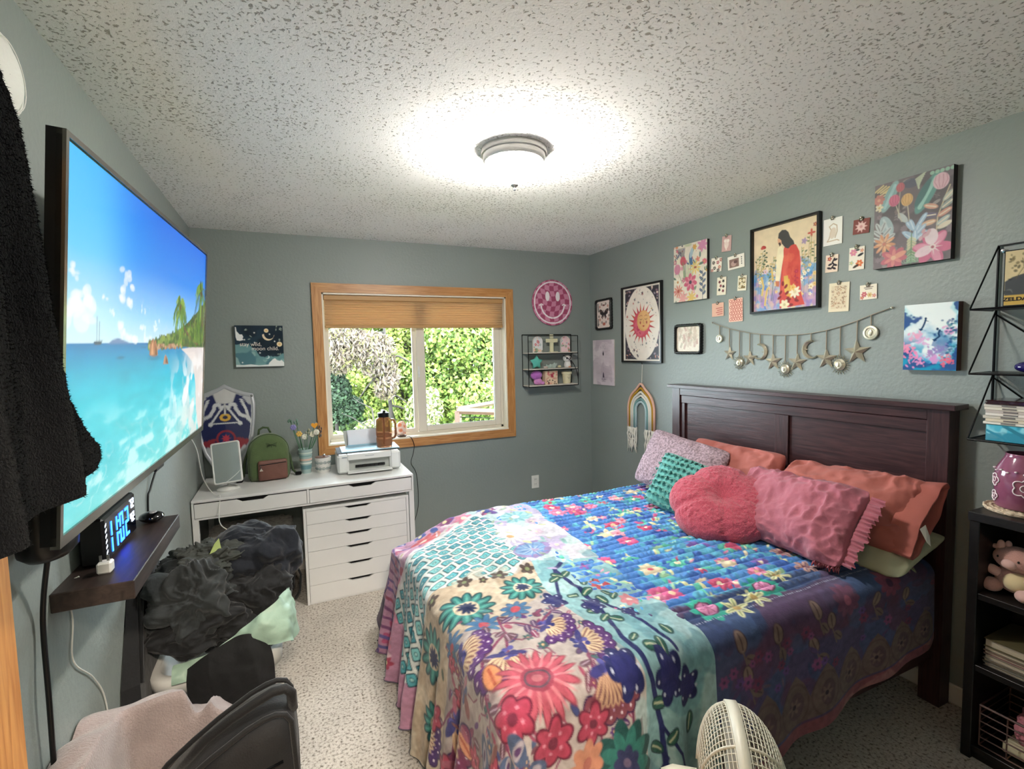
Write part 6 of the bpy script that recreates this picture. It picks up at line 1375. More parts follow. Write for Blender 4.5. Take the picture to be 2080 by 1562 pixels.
for d, k in ((-.022, .55), (-.014, .88), (0, 1), (.014, .88), (.022, .55)):
    m.v += [(1.972+x*k, YB-.07+d, tz[1]+.054+z*k) for x, z in P]; m.c += [None]*10
for i in range(4): m.f += [(i*10+j, i*10+(j+1) % 10, i*10+10+(j+1) % 10, i*10+10+j) for j in range(10)]; m.m += [0]*10
m.f += [tuple(range(9, -1, -1)), tuple(range(40, 50))]; m.m += [0, 0]; m.build('body', M_teal, tt, smooth=True)
cy_ = thing('crystal_cluster', 'pale grey-green crystal cluster in the centre of the middle shelf', 'crystal', (2.12, YB-.07, tz[1])); rd = random.Random(5)
for i in range(12):
    a = rd.uniform(-1.2, 1.2); L = rd.uniform(.03, .05); ax = Vector((math.sin(a)*.8, rd.uniform(-.3, .3), 1)).normalized(); x = 2.12+rd.uniform(-.03, .03)
    m = MB(); m.lathe([(.009, -.004), (.0095, L*.7), (.001, L)], (x, YB-.07+rd.uniform(-.01, .01), tz[1]+.004), 6, axis=tuple(ax)); m.build('crystal', mat('pale_crystal', '#b7c6bf', .2, spec=.7), cy_)
pb = thing('pale_stone', 'small smooth pinkish stone beside the teal star ornament', 'stone', (2.055, YB-.08, tz[1])); m = MB(); m.ball((2.057, YB-.08, tz[1]+.010), (.022, .014, .010), 14, 8); m.build('stone', mat('pink_stone', '#cfc0ba', .5), pb, smooth=True)
pb = thing('cream_stone', 'small cream stone beside the white big-eyed figurine', 'stone', (2.195, YB-.08, tz[1])); m = MB(); m.ball((2.195, YB-.08, tz[1]+.011), (.017, .012, .011), 14, 8, fn=lambda q: 1+.15*math.sin(q.x*7)*math.cos(q.z*6)); m.build('stone', mat('cream_stone', '#dcd2a8', .5), pb, smooth=True)
ow = thing('white_bird_figurine', 'white round-headed figurine with two black eyes on the middle shelf', 'figurine', (2.285, YB-.07, tz[1])); M_cer = mat('white_ceramic', '#e8e4df', .35)
m = MB(); m.lathe([(.030, 0), (.034, .02), (.028, .045), (.02, .055)], (2.285, YB-.07, tz[1]), 20); m.build('body', M_cer, ow, smooth=True)
m = MB(); m.ball((2.280, YB-.074, tz[1]+.078), (.040, .034, .031), 22, 14, rot=Euler((0, .12, 0))); m.build('head', M_cer, ow, smooth=True)
for dx, r in ((-.020, .008), (.014, .009)):
    m = MB(); m.ball((2.280+dx, YB-.074-.031, tz[1]+.080+.002), (r, .004, r), 12, 8); m.build('eye', M_black, ow, smooth=True)
m = MB(); m.ball((2.29, YB-.10, tz[1]+.006), (.014, .008, .006), 10, 6); m.build('feet', mat('orange_feet', '#cf8a64', .5), ow, smooth=True)
pu = thing('purple_round_plush', 'small mauve round stuffed toy at the left of the lowest shelf', 'plush toy', (1.965, YB-.07, tz[0])); M_pu = mat('mauve_plush', '#b56cc0', .95, bump=.003, bsc=250, sheen=.3)
m = MB(); m.ball((1.97, YB-.068, tz[0]+.085), (.055, .034, .040), 20, 12); m.build('head', M_pu, pu, smooth=True)
m = MB(); m.ball((1.985, YB-.068, tz[0]+.03), (.04, .032, .032), 18, 10); m.build('body', mat('pink_plush', '#cf8ac4', .95, sheen=.3), pu, smooth=True)
for dx, dz in ((-.03, .02), (.035, .016)):
    m = MB(); m.ball((1.985+dx, YB-.09, tz[0]+dz), (.02, .014, .015), 12, 8); m.build('paw', mat('pink_plush'), pu, smooth=True)
bx_ = thing('floral_box', 'pink and cream floral box in the middle of the lowest shelf', 'box', (2.11, YB-.065, tz[0])); m = MB(); m.bx(2.047, 2.170, YB-.09, YB-.03, tz[0], tz[0]+.118, bev=.002); m.build('carton', mat('peach_card', '#e2c4a8', .6), bx_)
c = Cv(.123, .118, 420, '#e6cdb0'); florals(c, ['#c4545c', '#dd8a84', '#e9a89c'], 22, 4, .008, .016, ['#a85a5a', '#d99a8a']); [c.e(random.Random(i).uniform(.01, .11), random.Random(i+50).uniform(.08, .115), .005, .007, i, '#3a2c28') for i in range(9)]; c.p([(.05, .03), (.075, .025), (.08, .05), (.06, .06)], '#b23c50')
sheet(c, Vector((2.1085, YB, tz[0]+.059)), WB, .0912, bx_, mt=M_printg)
pp = thing('cream_cup', 'cream tapered cup with a tiny smiling face at the right of the lowest shelf', 'cup', (2.275, YB-.07, tz[0])); M_cup = mat('cream_cup_glaze', '#e2d9b4', .4)
m = MB(); m.lathe([(.001, .0), (.032, 0), (.040, .082), (.046, .084), (.046, .104), (.041, .105), (.037, .08), (.03, .01), (.001, .008)], (2.275, YB-.07, tz[0]), 28, cap=False); m.build('cup', M_cup, pp, smooth=True, angle=40)
for dx in (-.014, .014):
    m = MB(); m.ball((2.275+dx, YB-.07-.0375, tz[0]+.058), (.0022, .0015, .0022), 8, 5); m.build('eye', M_black, pp)
m = MB(); m.tube([(2.268, YB-.108, tz[0]+.052), (2.275, YB-.108, tz[0]+.048), (2.282, YB-.108, tz[0]+.052)], .0012, 5); m.build('smile', M_black, pp)
cable('shelf_cable', [(2.215, YB-.115, 1.525), (2.26, YB-.13, 1.50), (2.31, YB-.135, 1.45), (2.345, YB-.135, 1.37), (2.355, YB-.135, 1.30)], .003, M_black, 'short black cord looping down the right side of the small wire shelf')

# ------------------------------------------------------------------ pillows
def pillow(name, label, C, ew, eh, T, mt, seed, wr=.012, n=90, p=3.0, pinch=.10, sag=0, cat='pillow', col=None, wsc=9, back=True, ruf=None):
    """closed pillow: centre C, half-width vector ew, half-height vector eh, half-thickness T"""
    C, ew, eh = np.array(C, float), np.array(ew, float), np.array(eh, float)
    nn = np.cross(ew, eh); nn /= np.linalg.norm(nn)
    a = np.sin(np.linspace(-1, 1, n)*PI/2); A, B = np.meshgrid(a, a, indexing='ij')
    k = 1-pinch*(A**2*(1-B**2)**0+B**2*0)*0
    sx = A*(1-.07*B**8)*(1-pinch*(1-np.abs(B)**2)*np.abs(A)**4*0-pinch*.6*(1-B**2)*np.abs(A)); sy = B*(1-.07*A**8)*(1-pinch*.6*(1-A**2)*np.abs(B))
    th = T*np.clip((1-np.abs(A)**p)*(1-np.abs(B)**p), 0, 1)**.55
    ed = np.clip(np.maximum(np.abs(A), np.abs(B)), 0, 1)
    base_ = C+sx[..., None]*ew+sy[..., None]*eh
    out = []
    for sg in (1, -1):
        Q = base_+nn*(sg*th)[..., None]
        w = wr*(.35+.65*ed**2)*(fbm(Q, wsc, 3, seed+(sg < 0))+.7*(1-2*np.abs(fbm(Q*np.array([1, 1.0, 1.0]), wsc*1.7, 2, seed+7))))*np.clip(th/T*3, 0, 1)
        Q = Q+nn*(sg*w)[..., None]; Q[..., 2] -= sag*(A**2+0*B)*0
        out.append(Q)
    # one closed grid strip: front then back mirrored
    P = np.concatenate([out[0], out[1][:, ::-1][:, 1:]], 1)
    return P, nn
def mkpillow(name, label, C, ew, eh, T, mt, seed, **kw):
    P, nn = pillow(name, label, C, ew, eh, T, mt, seed, **kw); o = thing(name, label, 'pillow' if 'pillow' in name else 'cushion', tuple(C)); npmesh('cover', P, mt, o); return o, P, nn
M_pk = mat('pink_linen', '#a8606d', .9, var=.14, vsc=14, bump=.0035, bsc=42, sheen=.2)
M_co = mat('coral_cotton', '#a85f55', .85, var=.08, vsc=8, bump=.002, bsc=22, sheen=.1)
M_sg = mat('sage_cotton', '#b9bb9c', .9, var=.05, bump=.002, bsc=30)
sg_, _, _ = mkpillow('pillow', 'flat sage green pillow lowest in the pile by the near end of the headboard', (2.27, 1.30, .715), (-.02, .235, .0), (.175, 0, .055), .05, M_sg, 3, wr=.006)
cbk, _, _ = mkpillow('pillow', 'coral pillow leaning on the headboard behind the speckled mauve one', (2.335, 2.08, .83), (0, .33, 0), (.075, 0, .165), .075, M_co, 5, wr=.018)
crr, Pc, nc_ = mkpillow('pillow', 'large coral pillow with an open end and white tag behind the pink one', (2.30, 1.415, .845), (-.01, .315, -.015), (.125, 0, .135), .105, M_co, 8, wr=.022)
# open flap of the pillowcase, inner pillow and its tag
def flap(root, name, pts0, pts1, mt, bulge, seed):
    a = np.array(pts0); b = np.array(pts1); n = 40; u = np.linspace(0, 1, n); ia = np.stack([np.interp(u, np.linspace(0, 1, len(a)), a[:, k]) for k in range(3)], 1); ib = np.stack([np.interp(u, np.linspace(0, 1, len(b)), b[:, k]) for k in range(3)], 1)
    v = np.linspace(0, 1, 14)[:, None, None]; P = ia[None]*(1-v)+ib[None]*v; P = P+bulge*np.sin(v*PI)*np.array([-.6, 0, .8]); P += (fbm(P, 14, 3, seed)*.008)[..., None]; return npmesh(name, P, mt, root)
Cc, ewc, ehc = np.array((2.30, 1.415, .845)), np.array((-.01, .315, -.015)), np.array((.125, 0, .135)); nnc = np.cross(ewc, ehc); nnc /= np.linalg.norm(nnc)
th_ = np.linspace(0, 2*PI, 90, endpoint=False); rws = []
for t_, k_ in ((0, 1.0), (.3, 1.0), (.6, 1.0), (1.0, 1.0), (1.03, .97), (.9, .92), (.5, .86), (.2, .8)):
    e_ = ehc*(.93+.07*t_); q = Cc-ewc*(.80+.30*t_)+np.cos(th_)[:, None]*e_*k_+np.sin(th_)[:, None]*nnc*((.052-.010*t_)*(k_-(1-k_)*1.5)); q = q+(np.sin(th_*5+1)*.006*t_+np.sin(th_*11)*.0025)[:, None]*nnc; rws.append(q)
npmesh('case_cuff', np.array(rws), M_co, crr, closed=True)
m = MB(); m.add([(2.225, 1.062, .845), (2.25, 1.055, .86), (2.262, 1.045, .815), (2.25, 1.035, .78), (2.236, 1.042, .795)], [(0, 1, 2, 3, 4)]); m.build('tag', mat('tag_white', '#dedad0', .7), crr)
mv, Pm, _ = mkpillow('pillow', 'speckled pale mauve pillow standing at the window end of the headboard', (2.165, 2.30, .845), (-.03, .30, .035), (.125, .035, .155), .07, mat('mauve_speckle', '#a68f97', .95, var=.5, vsc=85, bump=.004, bsc=120, detail=1), 12, wr=.007)
pkp, Pp, _ = mkpillow('pillow', 'rumpled pink linen pillow with a ruffled end lying in front of the coral one', (2.085, 1.515, .81), (.035, .325, -.02), (.130, .01, .140), .095, M_pk, 21, wr=.022, n=150, wsc=11)
def ruffle(root, A, B, outv, amp, n, mt, seed):
    A, B, outv = np.array(A), np.array(B), np.array(outv); u = np.linspace(0, 1, n); v = np.linspace(0, 1, 8); U, V = np.meshgrid(u, v, indexing='ij'); up = np.cross(B-A, outv); up /= np.linalg.norm(up)
    P = A+(B-A)*U[..., None]+outv*V[..., None]+up*(amp*(.15+V)*(np.sin(U*75+4*np.sin(U*9+seed))+.4*np.sin(U*133+seed)))[..., None]+(outv*.12)*(V*np.sin(U*17+seed)*np.sin(U*PI))[..., None]; return npmesh('ruffle', P, mt, root)
ruffle(pkp, (1.955, 1.205, .705), (2.165, 1.205, .945), (-.004, -.055, -.004), .009, 260, M_pk, 1)
ruffle(pkp, (1.945, 1.30, .690), (1.965, 1.20, .690), (-.045, -.02, -.004), .008, 90, M_pk, 3)

tl = thing('cushion', 'aqua cushion with rows of frayed ruffles behind the coral flower cushion', 'cushion', (2.0, 2.12, .8))
M_aq = mat('aqua_fabric', '#5fa79e', .95, var=.15, vsc=30, bump=.003, bsc=120, sheen=.3)
P, nn = pillow('', '', (1.995, 2.045, .790), (-.045, .235, .035), (.115, .03, .130), .06, None, 31, wr=.006); npmesh('cover', P, M_aq, tl)
rd = random.Random(3)
ewv, ehv = np.array((-.045, .235, .035)), np.array((.115, .03, .130)); nn = np.cross(ewv, ehv); nn /= np.linalg.norm(nn)
if nn[0] > 0: nn = -nn
for k in range(9):
    b = -.86+k*.215; u = np.linspace(-.95, .95, 90); v = np.linspace(0, 1, 4); U, V = np.meshgrid(u, v, indexing='ij'); th = .06*((1-np.abs(U)**3)*(1-abs(b)**3))**.55
    P = np.array((1.995, 2.045, .790))+U[..., None]*ewv*.97+(b+.02*np.sin(U*9+k))[..., None]*ehv+nn*(th+.004+.020*V+.008*V*np.sin(U*70+k*2))[..., None]-ehv*(.10*V*(1+.5*np.sin(U*45+k)))[..., None]; npmesh('ruffle', P, M_aq, tl)
# flower shaped sherpa cushion
fc = thing('cushion', 'round coral sherpa cushion shaped like a flower in front of the pillows', 'cushion', (1.93, 1.80, .8))
c0 = np.array((1.945, 1.775, .790)); n0 = np.array((-.38, -.40, .84)); n0 /= np.linalg.norm(n0); e1_ = np.cross(n0, (0, 0, 1)); e1_ /= np.linalg.norm(e1_); e2_ = np.cross(n0, e1_)
na, nb_ = 260, 120; ang = np.linspace(0, 2*PI, na, endpoint=False); ph = np.concatenate([[.0004, .002, .006], np.linspace(0.012, PI-.012, nb_-6), [PI-.006, PI-.002, PI-.0004]]); AA, PH = np.meshgrid(ang, ph, indexing='xy')
lob = 1-.095*(1-np.abs(np.cos(2.5*(AA+.3))))**1.4+.03*np.sin(AA*2); rr = np.sin(PH)**.62; Rr = .245*lob*rr; dz = .088*np.cos(PH)*(1-.0*rr)
dim = .042*np.exp(-(Rr/.055)**2)*np.sign(np.cos(PH)); groove = .013*np.exp(-((np.abs(np.cos(2.5*(AA+.3))))/.28)**2)*rr*np.sign(np.cos(PH))*(Rr/.2)
dz = dz-dim-groove*np.abs(np.cos(PH))**.3
P = c0+(Rr*np.cos(AA))[..., None]*e1_*1.04+(Rr*np.sin(AA))[..., None]*e2_*.98+dz[..., None]*n0
P += (fbm(P, 85, 2, 4)*.0045+fbm(P, 30, 1, 9)*.003)[..., None]*n0
npmesh('cover', P, mat('coral_sherpa', '#bf5565', 1, var=.22, vsc=130, bump=.006, bsc=210, sheen=.35, spec=.1), fc, closed=True)

# ------------------------------------------------------------------ things on the desk
DT = .760
sh = thing('kite_shield', 'navy and silver kite shield with red and gold decoration leaning behind the desk mirror', 'shield', (-.40, 3.80, DT))
SC_ = Vector((-.405, 3.79, DT)); tiltv = Vector((0, .16, 1)).normalized(); se1 = Vector((1, -.05, 0)).normalized(); sn = tiltv.cross(se1)*-1
def sp(u, v, d=0): return SC_+se1*u+tiltv*v+Vector((0, -1, .1)).normalized()*d
out_ = [(0, .645), (.05, .615), (.12, .585), (.175, .57), (.185, .50), (.18, .40), (.165, .28), (.13, .16), (.075, .06), (0, .0)]; full_ = out_+[(-x, y) for x, y in out_[-2:0:-1]]
def resample(P, n):
    P = np.array(P+[P[0]]); d = np.r_[0, np.cumsum(np.hypot(*np.diff(P, axis=0).T))]; t = np.linspace(0, d[-1], n, endpoint=False); return np.stack([np.interp(t, d, P[:, 0]), np.interp(t, d, P[:, 1])], 1)
O = resample(full_, 120); cen = np.array([0, .36])
def srow(k, d): return [tuple(sp(*(cen+(p-cen)*k), d)) for p in O]
npmesh('rim', np.array([srow(1.0, -.012), srow(1.0, .004), srow(.985, .010), srow(.90, .012), srow(.885, .008)]), mat('silver_paint', '#b9bcc0', .35, .3), sh, closed=True)
cs = Cv(.37, .65, 340, '#b9bcc0'); sc_x = lambda u: u+.185; sc_y = lambda v: .65-v
T2 = lambda L: [(sc_x(u), sc_y(v)) for u, v in L]
cs.p(T2([(p[0]*.86, .36+(p[1]-.36)*.88) for p in full_]), '#232a55'); cs.p(T2([(0, .65), (.075, .60), (.05, .52), (0, .505), (-.05, .52), (-.075, .60)]), '#c9c9c6')
for s in (-1, 1):
    cs.p(T2([(s*.19, .60), (s*.12, .60), (s*.11, .545), (s*.14, .50), (s*.19, .48)]), '#b4b6b8'); cs.l(T2([(s*.02, .475), (s*.035, .505), (s*.06, .50), (s*.065, .47), (s*.09, .43), (s*.13, .41), (s*.15, .385)]), .022, '#d0d2d2'); cs.l(T2([(s*.10, .53), (s*.125, .47), (s*.14, .41)]), .016, '#d0d2d2')
    for k in range(4): cs.lf(sc_x(s*.055), sc_y(.27-.028*k), .10-.012*k, (0.35-.28*k) if s > 0 else PI-(0.35-.28*k), '#8e2f3a', .13)
    cs.l(T2([(s*.01, .49), (s*.085, .375)]), .013, '#d0d2d2'); cs.e(sc_x(s*.088), sc_y(.37), .014, col='#d0d2d2'); cs.p(T2([(s*.10, .02), (s*.06, .16), (s*.10, .22), (s*.17, .20), (s*.17, .10)]), '#a9acb0')
cs.ring(sc_x(0), sc_y(.27), .052, .014, '#8e2f3a'); cs.e(sc_x(0), sc_y(.27), .045, col='#26305e'); cs.star(sc_x(0), sc_y(.272), .032, '#b8384a', 8, .5)
cs.l(T2([(-.07, .375), (.07, .375)]), .008, '#d0d2d2'); cs.e(sc_x(0), sc_y(.415), .034, .026, 0, '#d9ae4c'); cs.e(sc_x(0), sc_y(.415), .016, .012, 0, '#2a3050'); cs.l(T2([(0, .5), (0, .44)]), .012, '#c9c9c6'); cs.mottle(.06, 20)
rows_ = []; cols_ = []
for k in np.linspace(.004, .89, 60):
    pts = cen+(O-cen)*k; rows_.append([tuple(sp(p[0], p[1], .007+.018*(1-k))) for p in pts]); cols_.append(cs.a[((.65-pts[:, 1])/cs.px).round().astype(int).clip(0, cs.ny-1), ((pts[:, 0]+.185)/cs.px).round().astype(int).clip(0, cs.nx-1)])
npmesh('face', np.array(rows_), M_printg, sh, np.array(cols_), closed=True)
for u, v in ((.165, .555), (-.165, .555)):
    m = MB(); q = sp(u, v, .012); m.ball(tuple(q), .008, 10, 6); m.build('rivet', M_steel, sh, smooth=True)

mi = thing('desk_mirror', 'rectangular white tilting mirror on a round base at the left of the desk', 'mirror', (-.37, 3.45, DT))
mc = Vector((-.372, 3.45, .935)); up_ = Vector((-.06, .22, 1)).normalized(); r1 = Vector((.97, -.20, .02)).normalized(); r1 = (r1-up_*r1.dot(up_)).normalized(); mn = r1.cross(up_)
if mn.y > 0: mn = -mn
def rrect(w, h, r, n=6):
    P = []
    for cx, cy, a0 in ((w-r, h-r, 0), (-w+r, h-r, PI/2), (-w+r, -h+r, PI), (w-r, -h+r, 1.5*PI)):
        for k in range(n+1): a = a0+PI/2*k/n; P.append((cx+r*math.cos(a), cy+r*math.sin(a)))
    return P
def rr3(w, h, r, d): return [tuple(mc+r1*a+up_*b+mn*d) for a, b in rrect(w, h, r)]
npmesh('frame', np.array([rr3(.080, .125, .014, -.012), rr3(.082, .127, .014, 0), rr3(.080, .125, .013, .006), rr3(.073, .118, .010, .006), rr3(.072, .117, .010, .002)]), M_pw, mi, closed=True)
m = MB(); m.add(rr3(.0725, .1175, .010, .003), [tuple(range(28))]); m.build('mirror_glass', mat('mirror', '#e9eef0', .03, 1), mi)
m = MB(); m.add(rr3(.080, .125, .013, -.0121), [tuple(range(27, -1, -1))]); m.build('back_cover', M_pw, mi)
m = MB(); m.lathe([(.001, 0), (.062, 0), (.064, .008), (.05, .02), (.015, .026), (.010, .03)], (-.372, 3.475, DT+.0005), 32); m.build('base', M_pw, mi, smooth=True, angle=50)
m = MB(); m.tube([(-.372, 3.475, DT+.02), (-.372, 3.49, .85), (-.372, 3.47, .90)], .007, 8); m.build('stem', M_pw, mi, smooth=True)

bp_ = thing('mini_backpack', 'small green suede backpack with a brown leather front pocket on the desk', 'backpack', (-.15, 3.64, DT))
M_gs = mat('green_suede', '#54663f', .95, var=.15, vsc=12, bump=.0015, bsc=200, sheen=.3); M_bl = mat('brown_leather', '#6f4a40', .45, var=.15, vsc=14, bump=.001, bsc=90)
bc = np.array((-.150, 3.665, DT)); be = np.array((.975, .10, 0)); be /= np.linalg.norm(be); bn = np.array((-.10, .975, 0)); bn /= np.linalg.norm(bn)
def bpk(u, d, v): return bc+be*u+bn*d+np.array((0, 0, v))
def bprof(k, hh): # closed outline in u,v
    P = []; w = .122
    for a in np.linspace(0, PI, 26): P.append((w*math.cos(a)*(1), hh-.115+.115*math.sin(a)))
    P += [(-w*1.02, .10), (-w, .03), (-w*.9, .004), (-w*.5, 0), (0, 0), (w*.5, 0), (w*.9, .004), (w, .03), (w*1.02, .10)]
    c_ = np.array([0, hh*.45]); return [c_+(np.array(p)-c_)*k for p in P]
rows_ = []
for d, k in ((.068, .02), (.068, .80), (.06, .93), (.045, .985), (.01, 1.0), (-.03, 1.0), (-.052, .985), (-.066, .93), (-.074, .80), (-.077, .55), (-.078, .02)): rows_.append([tuple(bpk(p[0], d+.0, max(p[1], .002))) for p in bprof(k, .305)])
npmesh('body', np.array(rows_), M_gs, bp_, closed=True)
m = MB(); m.tube([tuple(bpk(p[0], -.05, max(.003, p[1]))) for p in bprof(1.0, .305)], .0035, 6, closed=True); m.build('seam_piping', mat('dark_green_piping', '#47583a', .9), bp_, smooth=True)
P = []
for d, k in ((-.07, .98), (-.088, 1.0), (-.096, .95), (-.099, .8), (-.100, .02)): P.append([tuple(bpk(.018+x*k, d, .072+z*k)) for x, z in rrect(.088, .066, .014)])
npmesh('front_pocket', np.array(P), M_bl, bp_, closed=True)
m = MB(); m.tube([tuple(bpk(-.062+.16*t, -.101, .112+.006*t)) for t in (0, .5, 1)], .0025, 6); m.build('zipper', M_blackm, bp_)
m = MB(); q = bpk(-.052, -.105, .082); m.add([tuple(q+be*-.011+np.array((0, 0, -.008))), tuple(q+be*.011+np.array((0, 0, -.008))), tuple(q+np.array((0, 0, .013)))], [(0, 1, 2)]); m.tube([tuple(bpk(-.055, -.103, .112)), tuple(q+np.array((0, 0, .010)))], .0015, 5); m.build('zip_pull', M_chrome, bp_)
m = MB(); ctr = bpk(.018, -.0795, .235)
for s in (-1, 1):
    for k in range(4): m.tube([tuple(ctr), tuple(ctr+be*(s*(.018+.004*k))+np.array((0, 0, .010-.007*k))), tuple(ctr+be*(s*(.034-.004*k))+np.array((0, -.0003, .014-.010*k)))], .0011, 4)
m.tube([tuple(ctr+np.array((0, 0, .006))), tuple(ctr-np.array((0, 0, .016)))], .0014, 4); m.build('stitched_emblem', mat('dark_thread', '#333f28', .9), bp_)
m = MB(); m.tube([tuple(bpk(u, .05, v)) for u, v in ((-.05, .285), (-.045, .325), (-.02, .34), (.01, .335), (.025, .30))], .007, 8); m.build('top_handle', mat('dark_green_piping'), bp_, smooth=True)
for u, sx in ((-.125, -1), (.125, 1)):
    m = MB(); m.tube([tuple(bpk(u*.9, .06, .20)), tuple(bpk(u*1.12, .055, .12)), tuple(bpk(u*1.2, .03, .03)), tuple(bpk(u*1.35, -.02, .012))], .008, 6); m.build('shoulder_strap', mat('dark_green_piping'), bp_, smooth=True)
    m = MB(); q = bpk(u*1.42, -.03, .014); m.box(tuple(q), (.04, .022, .022), bev=.005); m.build('buckle', M_blackm, bp_)

va = thing('flower_tumbler', 'pale patterned tumbler holding wooden flowers beside the green backpack', 'vase', (.082, 3.70, DT))
M_tum = mat('pale_aqua_glass', '#a8bfbc', .25, spec=.6)
m = MB(); m.lathe([(.001, .002), (.030, 0), (.032, .01), (.045, .165), (.047, .170), (.044, .170), (.042, .162), (.029, .012), (.001, .01)], (.082, 3.70, DT), 28, cap=False); m.build('cup', M_tum, va, smooth=True, angle=50)
for z, h, c_ in ((.03, .028, '#6f979c'), (.068, .012, '#dfe4dc'), (.09, .014, '#d9b9a8'), (.118, .010, '#7fa3a0'), (.14, .008, '#c9d6c9')):
    r0 = .0322+(z-.01)*.0839+.0006; m = MB(); m.lathe([(r0, z), (r0+h*.0839, z+h)], (.082, 3.70, DT), 28, cap=False); m.build('printed_band', mat('band_'+c_[1:], c_, .5), va, smooth=True)
rd = random.Random(8); M_st = mat('flower_stem', '#3f6b4a', .7); FL = [(-.07, .33, '#8c86bc', 'b'), (-.05, .37, '#7f9a8c', 's'), (-.09, .39, '#6a8474', 's'), (-.035, .28, '#e0b45c', 'b'), (.00, .255, '#ebe6d6', 'd'), (.05, .27, '#e6e0c8', 'd'), (.075, .285, '#dcd8c8', 'd'), (.065, .335, '#e39a2c', 'h'), (.10, .31, '#5a4a44', 's'), (.095, .27, '#6f5f52', 's'), (.02, .30, '#9a9a80', 's')]
for dx, hz, c_, k in FL:
    top = Vector((.082+dx, 3.70-.02+rd.uniform(-.02, .02), DT+hz)); m = MB(); m.tube([(.082+dx*.1, 3.70, DT+.02), (.082+dx*.35, 3.70, DT+.15), tuple(top)], .0022, 5); f = m.build('flower_stem', M_st, va, smooth=True)
    mt = mat('petal_'+c_[1:], c_, .7); m = MB()
    if k == 'h':
        P = [(.022*16*math.sin(t)**3/16, .022*(13*math.cos(t)-5*math.cos(2*t)-2*math.cos(3*t)-math.cos(4*t))/16) for t in np.linspace(0, 2*PI, 26)[:-1]]
        m.prism(P, (1, .0, 0), (0, 0, 1), tuple(top+Vector((0, -.004, 0))), .012)
    elif k == 's':
        for q in range(7): a = rd.uniform(0, 6.3); m.ball(tuple(top+Vector((math.cos(a)*.012, math.sin(a)*.008, rd.uniform(-.03, .012)))), (.005, .005, .010), 6, 5)
    else:
        n_ = 7 if k == 'd' else 6
        for q in range(n_): a = 2*PI*q/n_; m.ball(tuple(top+Vector((math.cos(a)*.012, -.004, math.sin(a)*.012))), (.009, .005, .009), 8, 5)
        m.ball(tuple(top+Vector((0, -.009, 0))), .006, 8, 5)
    m.build('blossom', mt, f, smooth=(k != 'h'))
po = thing('patterned_candle_pot', 'white round pot with grey leaf marks between tumbler and printer', 'pot', (.192, 3.67, DT))
m = MB(); m.lathe([(.001, .001), (.040, 0), (.046, .01), (.052, .10), (.053, .105), (.049, .105), (.047, .095), (.001, .094)], (.192, 3.67, DT), 30, cap=False); m.build('pot', M_cer, po, smooth=True, angle=50)
for a in np.linspace(PI, 2*PI, 7):
    for z in (.03, .072):
        m = MB(); aa_ = a+(.2 if z > .05 else 0); R = .0465+z*.062; cx, cy = .192+R*math.cos(aa_), 3.67+R*math.sin(aa_); tx, ty = -math.sin(aa_), math.cos(aa_)
        m.tube([(cx+tx*.011*math.cos(t), cy+ty*.011*math.cos(t), DT+z+.008*math.sin(t)) for t in np.linspace(0, 2*PI, 12)[:-1]], .0018, 5, closed=True); m.ball((cx, cy, DT+z), (.005, .005, .003), 6, 5); m.build('leaf_mark', mat('grey_mark', '#8c9a9a', .6), po)
m = MB(); m.lathe([(.046, .1052), (.047, .108), (.001, .109)], (.185, 3.67, DT), 24, cap=False); m.build('lid', mat('brown_lid', '#6a4a3a', .5), po); m = MB(); m.ball((.20, 3.66, DT+.118), (.010, .010, .010), 10, 7); m.build('lid_knob', M_chrome, po, smooth=True)

pr = thing('printer', 'white printer with a pale blue lid and loaded paper on the right of the desk', 'printer', (.49, 3.64, DT))
M_pr = mat('printer_white', '#dcdedc', .4); M_prb = mat('printer_blue', '#9fc4d6', .35); pcx, pcy = .49, 3.645; pe = Euler((0, 0, -.03)); 
def pb_(nm, c, d, mt, bev=.004, m_=None):
    m = MB(); q = pe.to_matrix() @ Vector(c); m.box((pcx+q.x, pcy+q.y, DT+c[2]), d, pe, bev=bev); return m.build(nm, mt, pr)
pb_('body', (0, .02, .070), (.425, .26, .136), M_pr, .020); pb_('front_left', (-.175, -.125, .070), (.075, .06, .130), M_pr, .014); pb_('front_right', (.175, -.125, .070), (.075, .06, .130), M_pr, .014); pb_('front_top', (0, -.125, .115), (.29, .058, .040), M_pr, .003)
pb_('tray_well', (0, -.11, .052), (.28, .03, .08), mat('printer_grey', '#a9aca6', .5), .001); pb_('slot', (.005, -.128, .045), (.20, .008, .018), M_dark, .0)
for k in range(7): pb_('roller', (-.08+.028*k, -.134, .046), (.004, .006, .016), M_blackm, .0005)
pb_('output_tray', (0, -.15, .014), (.30, .09, .008), M_pr, .003); pb_('lid', (.02, .025, .141), (.40, .23, .008), M_prb, .003); pb_('scanner_gap', (0, .02, .1375), (.418, .25, .003), M_dark, 0)
pb_('control_badge', (-.165, -.156, .118), (.035, .002, .007), mat('badge_grey', '#8f9aa0', .4), .0005); pb_('button_strip', (0, -.155, .118), (.06, .001, .003), mat('badge_grey'), 0)
def quadbox(nm, P4, th, mt, par):
    m = MB(); a, b, c_, d = [Vector(p) for p in P4]; nn_ = (b-a).cross(d-a).normalized()*th; m.add([a, b, c_, d, a+nn_, b+nn_, c_+nn_, d+nn_], [(3, 2, 1, 0), (4, 5, 6, 7), (0, 1, 5, 4), (1, 2, 6, 5), (2, 3, 7, 6), (3, 0, 4, 7)]); return m.build(nm, mt, par)
quadbox('paper_support', [(.355, 3.765, DT+.14), (.60, 3.755, DT+.14), (.585, 3.80, DT+.255), (.345, 3.81, DT+.255)], -.006, mat('printer_grey'), pr)
